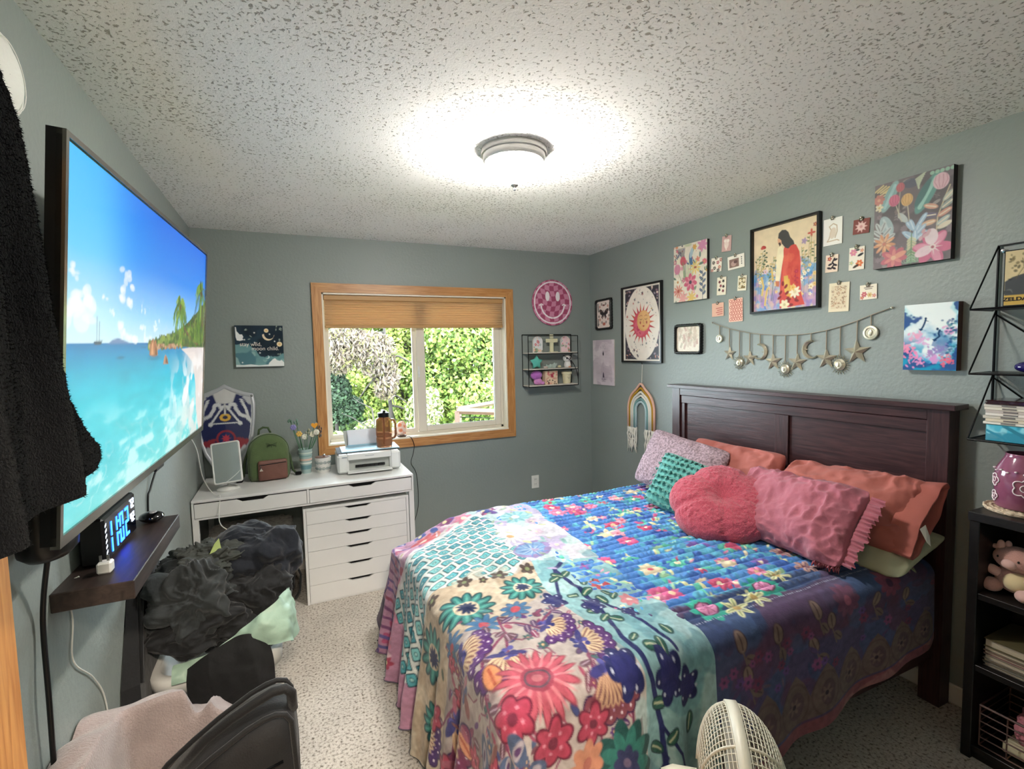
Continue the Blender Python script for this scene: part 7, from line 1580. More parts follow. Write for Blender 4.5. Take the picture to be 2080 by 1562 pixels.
for k in range(3):
    P = np.array([[(.372+.215*u+.002*k, 3.755-.004*k+.048*v+.010*math.sin(v*PI)*(-1), DT+.145+.112*v+.003*math.sin(u*3+k)) for u in np.linspace(0, 1, 8)] for v in np.linspace(0, 1, 8)]); npmesh('paper_sheet', P, mat('sheet_white', '#dfe3ec', .8), pr)
pb_('guide', (-.02, .10, .150), (.22, .006, .014), M_prb, .002)

bt = thing('water_jug', 'large smoky amber water bottle with black lid and handle standing on the printer', 'bottle', (.615, 3.62, DT+.146))
BZ0 = DT+.1455; M_amb = nodes_mat('amber_plastic')
_m, _N, _L, _b = M_amb; _b.inputs['Base Color'].default_value = (*lin('#94664a'), 1); _b.inputs['Roughness'].default_value = .08; _b.inputs['Transmission Weight'].default_value = .6; _b.inputs['IOR'].default_value = 1.2; M_amb = _m
m = MB(); m.lathe([(.001, .001), (.05, 0), (.056, .006), (.057, .06), (.054, .075), (.057, .09), (.058, .19), (.054, .205), (.036, .214), (.034, .225)], (.612, 3.62, BZ0), 36, cap=False); m.build('jug_body', M_amb, bt, smooth=True)
m = MB(); m.lathe([(.036, .216), (.040, .218), (.041, .246), (.036, .25), (.030, .252), (.001, .253)], (.612, 3.62, BZ0), 32, cap=False); m.build('lid', M_black, bt, smooth=True, angle=40)
m = MB(); m.bx(.602, .622, 3.58, 3.66, BZ0+.25, BZ0+.268, bev=.004); m.build('lid_clasp', M_black, bt)
m = MB(); m.tube([(.665, 3.61, BZ0+.195), (.683, 3.605, BZ0+.19), (.692, 3.60, BZ0+.165), (.692, 3.60, BZ0+.09), (.685, 3.605, BZ0+.065), (.664, 3.61, BZ0+.055)], .009, 10); m.build('handle', M_amb, bt, smooth=True)
m = MB(); m.tube([(.612, 3.62, BZ0+.02), (.612, 3.62, BZ0+.22)], .006, 8); m.build('straw', mat('straw_clear', '#d6b48e', .3), bt, smooth=True)

sl = thing('salt_lamp', 'small peach and white salt lamp on the window sill', 'lamp', (.803, YB+.03, wz0+.012))
m = MB(); m.lathe([(.001, 0), (.034, 0), (.036, .010), (.001, .011)], (.803, YB+.030, wz0+.0125), 24); m.build('base', mat('dark_wood_disc', '#4a3228', .5), sl)
ms_, N_, L_, b_ = nodes_mat('salt_crystal'); tc = N_.new('ShaderNodeTexCoord'); v_ = N_.new('ShaderNodeTexVoronoi'); v_.inputs['Scale'].default_value = 28; L_.new(tc.outputs['Object'], v_.inputs['Vector']); rp = N_.new('ShaderNodeValToRGB'); L_.new(v_.outputs['Distance'], rp.inputs[0])
rp.color_ramp.elements[0].color = (*lin('#e0845a'), 1); rp.color_ramp.elements[0].position = .35; rp.color_ramp.elements[1].color = (*lin('#ecd2c4'), 1); rp.color_ramp.elements[1].position = .6; L_.new(rp.outputs[0], b_.inputs['Base Color']); b_.inputs['Roughness'].default_value = .4; b_.inputs['Subsurface Weight'].default_value = .3; b_.inputs['Subsurface Radius'].default_value = (.02, .01, .005)
m = MB(); m.ball((.803, YB+.030, wz0+.0125+.075), (.042, .032, .068), 18, 12, fn=lambda q: (1+.10*math.sin(q.x*9+q.z*5)*math.cos(q.y*7))*(1-.28*max(0, q.z))); m.build('salt_rock', ms_, sl)
cable('lamp_cable', [(.83, YB-.01, wz0+.014), (.86, YB-.022, wz0+.01), (.885, YB-.024, wz0-.05), (.88, YB-.008, .78), (.86, YB-.008, .70), (.90, YB-.006, .6), (.905, YB-.006, .35), (.86, YB-.006, .2)], .0022, M_black, 'thin dark cord falling from the salt lamp down the back wall')

# ------------------------------------------------------------------ laundry
def cloth_blob(name, C, R, seed, mt, par, amp=.18, sc=4, n=110, flat=.0, rot=None, fine=.05, ridge=1.0):
    C = np.array(C); R = np.array(R); ph = np.linspace(.02, PI-.02, n); th = np.linspace(0, 2*PI, int(n*1.5), endpoint=False); TH, PH = np.meshgrid(th, ph)
    D = np.stack([np.sin(PH)*np.cos(TH), np.sin(PH)*np.sin(TH), np.cos(PH)], -1)
    w = n2(D[..., 0]*2, D[..., 2]*2, 1, 1, seed)
    Q = D*np.array([1, 1, 1]); wp = np.stack([fbm(Q, 1.5, 2, seed+i) for i in range(3)], -1)*.6
    r1_ = 1-2*np.abs(fbm((Q+wp)*np.array([1, 1, 1.6]), sc*.35, 1, seed+3)); r2 = 1-2.2*np.abs(fbm((Q+wp*1.2)*np.array([1.5, 1, .7]), sc*.62, 1, seed+9)); r2 = r2+.35*fbm(Q+wp, sc*1.6, 2, seed+5)
    k = 1+amp*(fbm(Q, sc*.4, 2, seed)+.35*ridge*r1_)+fine*r2
    P = D*R*k[..., None]
    if rot is not None: P = P @ np.array(Euler(rot).to_matrix()).T
    P = P+C
    if flat: P[..., 2] = np.maximum(P[..., 2], flat)
    return npmesh(name, P, mt, par, closed=True)
M_lb = mat('basket_white', '#cfcfca', .45)
lb = thing('laundry_basket', 'white plastic laundry basket with round holes below the floating shelf', 'laundry basket', (-.29, 2.25, 0))
def brow(hw, hd, z, r=.09):
    return [(-.29+a, 2.255+b, z) for a, b in rrect(hw, hd, r, 8)]
npmesh('tub', np.array([brow(.001, .001, .012, .0005), brow(.135, .16, .01), brow(.15, .175, .03), brow(.185, .225, .415), brow(.190, .23, .42), brow(.205, .245, .425), brow(.207, .247, .44), brow(.200, .240, .452), brow(.186, .226, .448), brow(.178, .218, .42), brow(.14, .165, .03), brow(.001, .001, .028, .0005)]), M_lb, lb, closed=True)
npmesh('rim', np.array([brow(.207, .247, .40), brow(.214, .254, .40), brow(.216, .256, .452), brow(.205, .245, .462), brow(.19, .23, .456)]), M_lb, lb, closed=True)
for r_i, z in enumerate((.12, .17, .22, .27)):
    for k in range(9):
        y_off = -.175-(z-.03)*.13; x = -.29+(-.12+.03*k)*(.9+z*.3); m = MB(); m.lathe([(.0095, 0), (.0105, .001), (.0005, .0012)], (x, 2.255+y_off-.003, z), 12, axis=(0, -1, 0)); m.build('hole', M_dark, lb)
    for k in range(9):
        xo = .148+(z-.03)*.093; m = MB(); m.lathe([(.0095, 0), (.0105, .001), (.0005, .0012)], (-.29+xo+.003, 2.255+(-.13+.032*k), z), 12, axis=(1, 0, 0)); m.build('hole', M_dark, lb)
M_navy = mat('navy_cloth', '#0c111b', .9, var=.2, vsc=10, bump=.003, bsc=40, sheen=.12); M_blk = mat('black_cloth', '#090a0c', .85, var=.2, vsc=10, bump=.003, bsc=30, sheen=.12); M_gry = mat('charcoal_cloth', '#25292a', .85, var=.25, vsc=8, bump=.003, bsc=36, sheen=.12); M_mint = mat('mint_satin', '#93ad9b', .45, bump=.003, bsc=24)
def cl(nm, lab, C, R, seed, mt, **kw):
    o = thing(nm, lab, 'clothing', C); cloth_blob('fabric', C, R, seed, mt, o, **kw); return o
cl('charcoal_shirt', 'crumpled charcoal shirt on the left of the laundry pile', (-.375, 2.20, .66), (.16, .17, .14), 3, M_gry, amp=.30, sc=5, fine=.09)
cl('navy_sweatshirt', 'dark navy sweatshirt heaped highest at the back right of the laundry pile', (-.165, 2.33, .70), (.165, .15, .145), 9, M_navy, amp=.26, sc=4, fine=.06)
cl('black_trousers', 'black trousers spilling over the left rim of the laundry basket', (-.36, 2.16, .575), (.17, .13, .09), 15, M_blk, amp=.30, sc=5, fine=.08)
cl('black_hoodie', 'black hoodie in the middle of the laundry pile', (-.20, 2.25, .60), (.15, .13, .11), 22, M_blk, amp=.25, sc=4, fine=.07)
ls = thing('charcoal_tee', 'small grey tee with a pale label on top of the laundry pile', 'clothing', (-.33, 2.26, .78)); cloth_blob('fabric', (-.33, 2.27, .765), (.12, .10, .06), 33, mat('grey_tee', '#353834', .85, var=.2, bump=.003, bsc=36), ls, amp=.35, sc=6, fine=.12)
m = MB(); m.add([(-.315, 2.20, .815), (-.275, 2.21, .825), (-.285, 2.24, .86), (-.30, 2.22, .845)], [(0, 1, 2, 3)]); m.build('label', mat('label_olive', '#8c9a5c', .7), ls)
# mint satin lining over the near right rim
def strip_cloth(name, lab, rows, mt, seed, amp=.006, sc=18, cat='clothing', th=.006):
    A = np.array(rows, float); nu, nv = 70, 70; u = np.linspace(0, 1, nu); v = np.linspace(0, 1, nv)
    a = np.linspace(0, 1, A.shape[0]); b = np.linspace(0, 1, A.shape[1])
    def ci(x, xs, Y):
        i = np.clip(np.searchsorted(xs, x)-1, 0, len(xs)-2); t = (x-xs[i])/(xs[i+1]-xs[i]); p0 = Y[np.maximum(i-1, 0)]; p1 = Y[i]; p2 = Y[i+1]; p3 = Y[np.minimum(i+2, len(xs)-1)]; t = t.reshape((-1,)+(1,)*(Y.ndim-1))
        return .5*(2*p1+(-p0+p2)*t+(2*p0-5*p1+4*p2-p3)*t**2+(-p0+3*p1-3*p2+p3)*t**3)
    B = ci(u, a, A); B = np.swapaxes(ci(v, b, np.swapaxes(B, 0, 1)), 0, 1)
    du = np.gradient(B, axis=0); dv = np.gradient(B, axis=1); nn = np.cross(du, dv); nn /= np.linalg.norm(nn, axis=-1)[..., None]+1e-9
    B = B+nn*(amp*(fbm(B, sc, 3, seed)+.8*(1-2*np.abs(fbm(B*np.array([1.3, 1.3, .6]), sc*.7, 2, seed+3)))))[..., None]
    o = thing(name, lab, cat, tuple(A.reshape(-1, 3).mean(0))); npmesh('fabric', B, mt, o); npmesh('lining', B-nn*th, mt, o); return o
strip_cloth('mint_satin_cloth', 'pale mint satin cloth hanging over the near right rim of the laundry basket', [[(-.42, 2.02, .50), (-.30, 1.995, .53), (-.18, 1.995, .60), (-.09, 2.01, .655), (-.05, 2.09, .66), (-.04, 2.18, .63)], [(-.42, 1.99, .475), (-.30, 1.975, .49), (-.18, 1.97, .57), (-.08, 1.985, .61), (-.035, 2.06, .60), (-.03, 2.17, .56)], [(-.42, 1.985, .45), (-.30, 1.965, .465), (-.19, 1.955, .52), (-.06, 1.965, .52), (-.02, 2.02, .49), (-.02, 2.15, .48)]], M_mint, 5, .012, 14)
strip_cloth('black_leggings', 'plain black cloth hanging down the near side of the laundry basket', [[(-.37, 1.975, .50), (-.30, 1.965, .545), (-.20, 1.96, .585), (-.12, 1.975, .56)], [(-.375, 1.965, .43), (-.30, 1.94, .44), (-.20, 1.935, .46), (-.10, 1.955, .46)], [(-.37, 1.975, .33), (-.30, 1.95, .32), (-.20, 1.945, .33), (-.105, 1.965, .34)], [(-.345, 2.0, .265), (-.29, 1.975, .24), (-.20, 1.97, .235), (-.125, 1.985, .26)]], M_blk, 8, .008, 10)
tb = thing('black_tote', 'slumped black bag with loop handles on the floor under the fluffy stool', 'bag', (-.23, 3.44, 0)); cloth_blob('fabric', (-.23, 3.45, .17), (.20, .125, .165), 51, M_blk, tb, amp=.18, sc=3, fine=.05)
m = MB(); m.tube([(-.06, 3.36, .26), (-.02, 3.33, .28), (.01, 3.32, .20), (.0, 3.32, .10), (-.03, 3.34, .04)], .007, 7); m.build('handle', M_blk, tb, smooth=True)
m = MB(); m.tube([(-.09, 3.34, .25), (-.05, 3.31, .30), (-.03, 3.30, .22), (-.04, 3.31, .12)], .007, 7); m.build('handle', M_blk, tb, smooth=True)
bdp = thing('dark_bag', 'tall dark folded bag leaning on the wall behind the laundry basket', 'bag', (-.52, 2.1, 0))
m = MB(); m.add([(-.545, 1.84, 0), (-.47, 1.86, 0), (-.47, 2.42, 0), (-.545, 2.42, 0), (-.547, 1.93, .50), (-.50, 1.95, .50), (-.50, 2.42, .55), (-.547, 2.42, .55), (-.548, 2.08, .79), (-.525, 2.09, .79), (-.525, 2.40, .80), (-.548, 2.40, .80)], [(0, 1, 5, 4), (1, 2, 6, 5), (2, 3, 7, 6), (3, 0, 4, 7), (4, 5, 9, 8), (5, 6, 10, 9), (6, 7, 11, 10), (7, 4, 8, 11), (8, 9, 10, 11), (3, 2, 1, 0)]); m.build('panel', M_blk, bdp)
m = MB(); m.tube([(-.50, 1.96, .50), (-.515, 2.10, .79), (-.515, 2.12, .86), (-.52, 2.2, .80)], .009, 6); m.build('strap', M_blk, bdp, smooth=True)

# blush fleece heap and black backpack in the foreground
hp = thing('fleece_blanket', 'dusty mauve fleece blanket heaped beside the wall at the bottom left', 'blanket', (-.33, 1.55, 0)); M_ml = mat('mauve_fleece', '#978a88', 1, var=.28, vsc=7, bump=.004, bsc=190, sheen=.35, spec=.1)
U, V = np.meshgrid(np.linspace(0, 1, 150), np.linspace(0, 1, 130), indexing='ij'); X = -.545+.47*U; Y = 1.02+.85*V
Hh = .665*np.clip(1-((X+.43)/.36)**2, 0, 1)**.33*np.clip(1-((Y-1.44)/.44)**2, 0, 1)**.33*(1-sst(-.46, -.40, X)*sst(1.60, 1.54, Y))
Hh = np.maximum(Hh, 0); wp = n2(X, Y, 3, 2, 4)*.3; H2 = Hh*(1+.09*fbm(np.stack([X+wp, Y+wp, Hh], -1), 3.2, 2, 6)+.05*(1-2*np.abs(fbm(np.stack([X*1.5+wp, Y*.9, Hh*0], -1), 4, 2, 16))))
npmesh('fabric', np.stack([X, Y, H2+.002], -1), M_ml, hp)
bk2 = thing('black_backpack', 'black padded backpack standing in front of the mauve fleece at the bottom', 'backpack', (-.16, 1.42, 0)); M_bp = mat('black_nylon', '#040406', .75, bump=.001, bsc=200, sheen=.1)
pr_ = [(-.36, 0), (-.395, .3), (-.39, .44), (-.34, .51), (-.22, .595), (-.14, .64), (-.075, .66), (-.042, .645), (-.034, .5), (-.036, .25), (-.045, 0)]
O = resample(pr_, 140); cen = np.array([-.19, .33])
for _ in range(6): O[10:120] = (O[9:119]+O[10:120]+O[11:121])/3; rows_ = []
for d, k in ((1.54, .02), (1.54, .86), (1.525, .96), (1.49, 1.0), (1.43, 1.0), (1.38, .985), (1.352, .93), (1.34, .84), (1.334, .6), (1.33, .02)): rows_.append([(*(lambda p: (p[0], d, max(.002, p[1])))(cen+(p-cen)*k),) for p in O])
P = np.array(rows_); P[..., 0] += .012*fbm(P, 5, 2, 3); P[..., 1] += .014*fbm(P, 6, 3, 8); P[..., 2] = np.maximum(.002, P[..., 2]); npmesh('body', P, M_bp, bk2, closed=True)
for d in (1.352, 1.50):
    m = MB(); m.tube([(a, d, b) for a, b in ((-.39, .43), (-.37, .48), (-.34, .515), (-.28, .56), (-.22, .60), (-.14, .645), (-.10, .66), (-.073, .664), (-.05, .657), (-.037, .635), (-.030, .5), (-.032, .1))], .007, 7); m.build('piping', M_bp, bk2, smooth=True)
m = MB(); m.tube([(-.30, 1.43, .545), (-.24, 1.43, .60), (-.18, 1.425, .638), (-.12, 1.42, .668), (-.08, 1.42, .684), (-.05, 1.42, .684), (-.035, 1.42, .668), (-.034, 1.42, .62)], .013, 8); m.build('top_handle', M_bp, bk2, smooth=True)
m = MB(); m.tube([(-.36, 1.345, .42), (-.25, 1.325, .49), (-.14, 1.32, .54), (-.06, 1.33, .55)], .004, 6); m.build('zipper', M_blackm, bk2, smooth=True)
m = MB(); m.tube([(-.34, 1.335, .30), (-.18, 1.315, .36), (-.06, 1.325, .37)], .004, 6); m.build('zipper', M_blackm, bk2, smooth=True)

# ------------------------------------------------------------------ bookcase on the right
M_bc = wood_mat('black_brown_wood', '#0b0909', '#151110', (2, 14, 14), .4, 5)
bcx0, bcx1, bcy0, bcy1 = 2.275, 2.565, .14, .930
bc_ = thing('bookcase', 'dark open bookcase against the right wall at the right edge', 'bookcase', (2.42, .53, 0))
for y0, y1 in ((bcy1-.03, bcy1), (bcy0, bcy0+.03)):
    m = MB(); m.bx(bcx0, bcx1, y0, y1, 0, .915, bev=.002); m.build('side_panel', M_bc, bc_)
m = MB(); m.bx(bcx0-.004, bcx1, bcy0-.004, bcy1+.004, .915, .948, bev=.002); m.build('top_board', M_bc, bc_)
for z in (.645, .370, .055):
    m = MB(); m.bx(bcx0+.005, bcx1-.01, bcy0+.03, bcy1-.03, z-.022, z, bev=.001); m.build('shelf_board', M_bc, bc_)
m = MB(); m.bx(bcx1-.008, bcx1, bcy0+.03, bcy1-.03, .055, .915); m.build('back_panel', M_bc, bc_); m = MB(); m.bx(bcx0+.02, bcx0+.035, bcy0+.03, bcy1-.03, 0, .034); m.build('plinth', M_bc, bc_)
co = thing('woven_coaster', 'round cream woven mat under the purple glass vase', 'coaster', (2.42, .855, .948)); M_wv = mat('woven_cream', '#d2bda2', .9, var=.3, vsc=90, bump=.003, bsc=120)
m = MB(); m.lathe([(.001, 0), (.100, 0), (.103, .004), (.100, .009), (.001, .009)], (2.425, .842, .9485), 40, cap=False); m.build('mat', M_wv, co, smooth=True, angle=40)
for k in range(5):
    R = .099-.018*k; m = MB(); m.tube([(2.425+(R+.0025*math.sin(a*22))*math.cos(a), .842+(R+.0025*math.sin(a*22))*math.sin(a), .9485+.009+.001*math.cos(a*22)) for a in np.linspace(0, 2*PI, 110)[:-1]], .0045, 5, closed=True); m.build('braid', M_wv, co, smooth=True)
pv = thing('purple_vase', 'mauve glass lantern vase with raised white outlined flowers on the bookcase', 'vase', (2.425, .842, .958)); M_mg = mat('mauve_glass', '#8a4f68', .12, spec=.7, coat=.5)
pvx, pvy, pvz = 2.425, .842, .9635
m = MB(); m.lathe([(.001, 0), (.070, 0), (.076, .006), (.077, .12), (.072, .145), (.052, .185), (.048, .195), (.05, .20), (.046, .20), (.045, .19), (.068, .14), (.072, .01), (.001, .008)], (pvx, pvy, pvz), 48, cap=False); m.build('body', M_mg, pv, smooth=True)
M_enl = mat('raised_white', '#ead9dc', .3)
for ac, zc, R in ((PI*1.13, .085, .034), (PI*.72, .10, .024), (PI*.72, .04, .020), (PI*1.48, .085, .034)):
    P = [];
    for t in np.linspace(0, 2*PI, 60)[:-1]: r = R*(.72+.28*abs(math.cos(2.5*t))); P.append((pvx+.0785*math.cos(ac+r*math.cos(t)/.077), pvy+.0785*math.sin(ac+r*math.cos(t)/.077), pvz+zc+r*math.sin(t)))
    m = MB(); m.tube(P, .0022, 6, closed=True); m.build('flower_outline', M_enl, pv, smooth=True)
    P = [(pvx+.0785*math.cos(ac+R*.35*math.cos(t)/.077), pvy+.0785*math.sin(ac+R*.35*math.cos(t)/.077), pvz+zc+R*.35*math.sin(t)) for t in np.linspace(0, 2*PI, 20)[:-1]]; m = MB(); m.tube(P, .0018, 6, closed=True); m.build('flower_outline', M_enl, pv, smooth=True)
for k in range(9):
    a = PI*.55+k*.3; m = MB(); m.ball((pvx+.076*math.cos(a), pvy+.076*math.sin(a), pvz+.135+.006*(k % 2)), (.004, .005, .003), 8, 5); m.build('dot', M_enl, pv, smooth=True)

ax = thing('pink_plush_toy', 'pale pink sitting stuffed animal with frilled ears and cream belly on the upper bookcase shelf', 'plush toy', (2.40, .82, .645)); M_ax = mat('blush_plush', '#c4958a', 1, var=.12, vsc=14, bump=.002, bsc=260, sheen=.4); M_axl = mat('blush_light', '#dcb4ac', 1, sheen=.4); M_bel = mat('cream_belly', '#d9c79c', 1, sheen=.3)
def bl_(nm, c, r, mt, rot=None, par=ax):
    m = MB(); m.ball(c, r, 20, 12, rot=rot); return m.build(nm, mt, par, smooth=True)
bl_('body', (2.40, .835, .700), (.06, .062, .052), M_ax); bl_('belly', (2.362, .822, .700), (.036, .040, .036), M_bel); bl_('head', (2.385, .830, .778), (.052, .070, .046), M_ax); bl_('muzzle', (2.338, .838, .768), (.018, .022, .018), M_axl)
for c in ((2.335, .812, .785), (2.345, .872, .785)): bl_('eye', c, (.0035, .0035, .0045), M_black)
for c, rr2 in (((2.385, .888, .808), (.010, .020, .010)), ((2.375, .875, .822), (.009, .012, .018)), ((2.385, .858, .826), (.008, .010, .014))): bl_('frill', c, rr2, M_axl)
bl_('arm', (2.365, .888, .722), (.018, .028, .018), M_axl, Euler((.4, 0, 0))); bl_('leg', (2.35, .888, .672), (.03, .032, .025), M_ax); bl_('leg', (2.335, .79, .668), (.03, .028, .022), M_axl); bl_('arm', (2.345, .775, .72), (.018, .026, .018), M_axl, Euler((-.4, 0, 0))); bl_('tail', (2.43, .80, .66), (.03, .03, .014), M_ax)

BK = [('#5a5238', .030), ('#6d6a58', .016), ('#7a5350', .013), ('#8c8478', .018), ('#5f5a50', .014), ('#77736a', .012)]
z = .3705; names = ['grey book lowest in the stack on the middle bookcase shelf', 'taupe book second from the bottom of the bookcase stack', 'light grey book third from the bottom of the bookcase stack', 'dull red book in the middle of the bookcase stack', 'grey-green book second from the top of the bookcase stack', 'thick olive book on top of the bookcase stack']
for (c_, t_), lab in zip(BK[::-1], names):
    o = thing('book', lab, 'book', (2.40, .79, z), 'books stacked on the middle shelf of the bookcase'); off = random.Random(lab).uniform(-.008, .008); x0, x1, y0, y1 = 2.31+off, 2.53, .66, .885+off
    for a, b in ((z, z+.0022), (z+t_-.0022, z+t_-.0002)):
        m = MB(); m.bx(x0, x1, y0, y1, a, b); m.build('cover', mat('cover_'+c_[1:], c_, .5), o)
    m = MB(); m.bx(x0+.004, x1-.003, y0+.004, y1-.004, z+.0023, z+t_-.0024); m.build('pages', mat('book_pages', '#b8ad98', .9, stretch=(1, 1, 60), var=.2), o)
    m = MB(); m.bx(x1-.002, x1, y0, y1, z, z+t_-.0002); m.build('spine', mat('cover_'+c_[1:]), o); z += t_
bs = thing('wire_basket', 'copper wire basket on the lowest shelf of the bookcase', 'basket', (2.40, .72, .055)); M_cw2 = mat('copper_wire', '#8a6f66', .35, .8)
wx_0, wx_1, wy_0, wy_1, wz_0, wz_1 = 2.30, 2.53, .42, .885, .06, .215
for k in range(6):
    z = wz_0+(wz_1-wz_0)*k/5; m = MB(); m.tube([(wx_0, wy_0, z), (wx_0, wy_1, z), (wx_1, wy_1, z), (wx_1, wy_0, z)], .0028 if k < 5 else .0045, 6, closed=True); m.build('wire_hoop', M_cw2, bs)
for k in range(7):
    y = wy_0+(wy_1-wy_0)*k/6
    m = MB(); m.tube([(wx_0, y, wz_1), (wx_0, y, wz_0), (wx_1, y, wz_0), (wx_1, y, wz_1)], .0025, 6); m.build('wire_upright', M_cw2, bs)
cl('pink_cloth', 'folded pink cloth inside the copper wire basket', (2.41, .74, .165), (.09, .08, .07), 44, mat('dusty_pink_cloth', '#b5727c', .9, bump=.002, bsc=40), amp=.2)
o = thing('cream_box', 'small cream box inside the wire basket below the pink cloth', 'box', (2.40, .76, .065)); m = MB(); m.bx(2.33, 2.50, .68, .83, .064, .10, bev=.003); m.build('carton', mat('cream_card', '#d9cfae', .7), o); m = MB(); m.bx(2.329, 2.33, .753, .757, .065, .099); m.build('seam', M_dark, o)

# black wall shelf above the bookcase
wr_ = thing('triangle_wall_shelf', 'black metal three-tier wall shelf with slanted sides at the right edge', 'shelf', (2.57, .7, 1.2)); TW = XR-.006
tzr = [1.700, 1.455, 1.200]; ty1, ty0 = 1.005, .45; fx = [2.375, 2.385, 2.395]
for k, (z, f) in enumerate(zip(tzr, fx)):
    m = MB(); m.bx(f, TW, ty0, ty1-.02, z-.006, z, bev=.001); m.build('tier_board', M_blackm, wr_)
    m = MB(); m.tube([(TW-.002, ty1, z-.004), (f, ty1-.01, z-.004), (f, ty0, z-.004)], .004, 6); m.build('tier_rim', M_blackm, wr_)
for z0, z1, f in ((1.200, 1.44, 2.395), (1.455, 1.69, 2.385), (1.700, 1.945, 2.375)):
    m = MB(); m.tube([(f, ty1-.01, z0), (TW-.006, ty1-.01, z1)], .0032, 6); m.build('slanted_rod', M_blackm, wr_)
    m = MB(); m.tube([(TW-.004, ty1-.01, z1-.01), (TW-.004, (ty0+ty1)/2, z0)], .0032, 6); m.build('cross_rod', M_blackm, wr_)
m = MB(); m.tube([(TW-.003, ty1-.01, 1.195), (TW-.003, ty1-.01, 1.948), (TW-.003, ty0, 1.948), (TW-.003, ty0, 1.195)], .005, 6); m.build('back_frame', M_blackm, wr_)
m = MB(); m.lathe([(.001, .006), (.007, .005), (.008, 0)], (TW-.005, ty1-.025, 1.925), 12, axis=(-1, 0, 0)); m.build('screw', M_chrome, wr_)
gb = thing('game_case', 'upright case with a grey rock picture and a yellow lettered band on the top tier', 'game case', (2.44, .85, 1.70)); gc = Vector((2.430, .835, 1.803))
gfr = (Vector((.12, -1, 0)).normalized(), Vector((0, 0, -1)), Vector((-1, -.12, 0)).normalized())
slab(MB(), gc, gfr, -.085, .085, -.102, .102, -.012, 0).build('case', mat('clear_dark_case', '#2c2e30', .2), gb)
c = Cv(.164, .196, 420, '#d9c79c'); rd = random.Random(3); c.p([(0, .11), (.02, .095), (.05, .085), (.075, .065), (.11, .05), (.164, .06), (.164, .162), (0, .162)], '#4d5052'); c.blotch('#7a7d7c', 20, .1, 3, .7, .2, (c.Y > .1)*(c.Y < .155)); c.blotch('#2c2e34', 25, .2, 5, .7, .2, (c.Y > .1)*(c.Y < .155))
for i in range(30): c.e(.06+rd.gauss(0, .022), .05+rd.gauss(0, .016), rd.uniform(.003, .008), rd.uniform(.002, .006), rd.uniform(0, 3), rd.choice(['#5a5240', '#7a6c4c', '#3c382c', '#8a7c5c']), .8)
c.l([(.03, .10), (.05, .06), (.045, .03)], .002, '#6a5c40'); c.l([(.09, .075), (.085, .04)], .002, '#6a5c40'); c.p([(0, .160), (.164, .160), (.164, .196), (0, .196)], '#d9b45c'); c.mottle(.06, 30)
sheet(c, gc, gfr, .0015, gb, mt=M_printg); text('lettering', 'ZELDA', gc+gfr[0]*(-.052)+gfr[1]*.077, gfr, .0185, mat('black_ink', '#141210', .5), gb, .0022, 1.15, .0006)
oc_ = thing('ocarina', 'glossy dark purple egg-shaped ceramic flute on the middle tier', 'ornament', (2.44, .80, 1.455)); m = MB(); m.ball((2.435, .825, 1.479), (.030, .078, .023), 24, 14, fn=lambda q: 1-.25*max(0, q.y)**2); m.build('body', mat('purple_glaze', '#1f1858', .1, coat=.8), oc_, smooth=True)
for k in range(4):
    m = MB(); m.lathe([(.004, 0), (.0045, .001), (.0005, .0012)], (2.418, .82-.02*k, 1.495), 10, axis=(-.5, 0, .8)); m.build('finger_hole', M_black, oc_)
CS = [('#e4ded0', .0105), ('#d9cfb8', .011), ('#c8c2b4', .0115), ('#e6dfd4', .0105), ('#bfb4ac', .011), ('#ddd6c6', .011), ('#cfc8bc', .010)]
z = 1.262; labs = ['white slim case lowest of the pile on the bottom tier', 'cream slim case second from the bottom on the bottom tier', 'grey-white slim case third from the bottom on the bottom tier', 'off-white slim case in the middle of the pile', 'taupe slim case third from the top of the pile', 'beige slim case second from the top of the pile', 'pale slim case just under the dark one at the top']
for i, ((c_, t_), lab) in enumerate(zip(CS, labs)):
    o = thing('slim_case', lab, 'game case', (2.46, .8, z), 'slim cases piled on the bottom tier'); dy = random.Random(i).uniform(-.006, .006); m = MB(); m.bx(2.405+dy*.5, 2.545, .76+dy, .952+dy, z, z+t_-.0006, bev=.001); m.build('case', mat('case_'+c_[1:], c_, .35), o)
    m = MB(); m.bx(2.4035+dy*.5, 2.405+dy*.5, .86+dy, .90+dy, z+.003, z+t_-.003); m.build('spine_print', mat('spine_grey', '#6a6460', .5), o); z += t_
o = thing('dark_slim_case', 'dark maroon flat case on top of the slim case pile', 'game case', (2.46, .8, z)); m = MB(); m.bx(2.40, 2.55, .75, .950, z, z+.016, bev=.003); m.build('case', mat('maroon_case', '#32181c', .2, coat=.4), o); m = MB(); m.ball((2.400, .945, z+.009), .004, 8, 6); m.build('rivet', M_chrome, o)
o = thing('turquoise_box', 'flat turquoise box with white streaks beneath the slim cases', 'box', (2.46, .8, 1.2)); m = MB(); m.bx(2.402, 2.555, .55, .945, 1.2005, 1.2605, bev=.001); m.build('carton', mat('teal_card', '#3f8fa0', .5), o)
c = Cv(.39, .058, 420, '#4fb4cc'); c.blotch('#9fdce4', 25, .0, 3, .7, .3); c.blotch('#2a7f98', 18, .1, 5, .8, .2); c.l([(.05, 0), (.10, .03), (.14, .058)], .012, '#2f7f94'); c.l([(.0, .02), (.05, .045), (.06, .058)], .008, '#2f8aa4'); [c.l([(.16, y), (.38, y+.002)], .002, '#d5f2f4', .7) for y in (.02, .032, .04)]
sheet(c, Vector((2.4015, .7475, 1.2305)), (Vector((0, -1, 0)), Vector((0, 0, -1)), Vector((-1, 0, 0))), .0005, o, mt=M_printg)

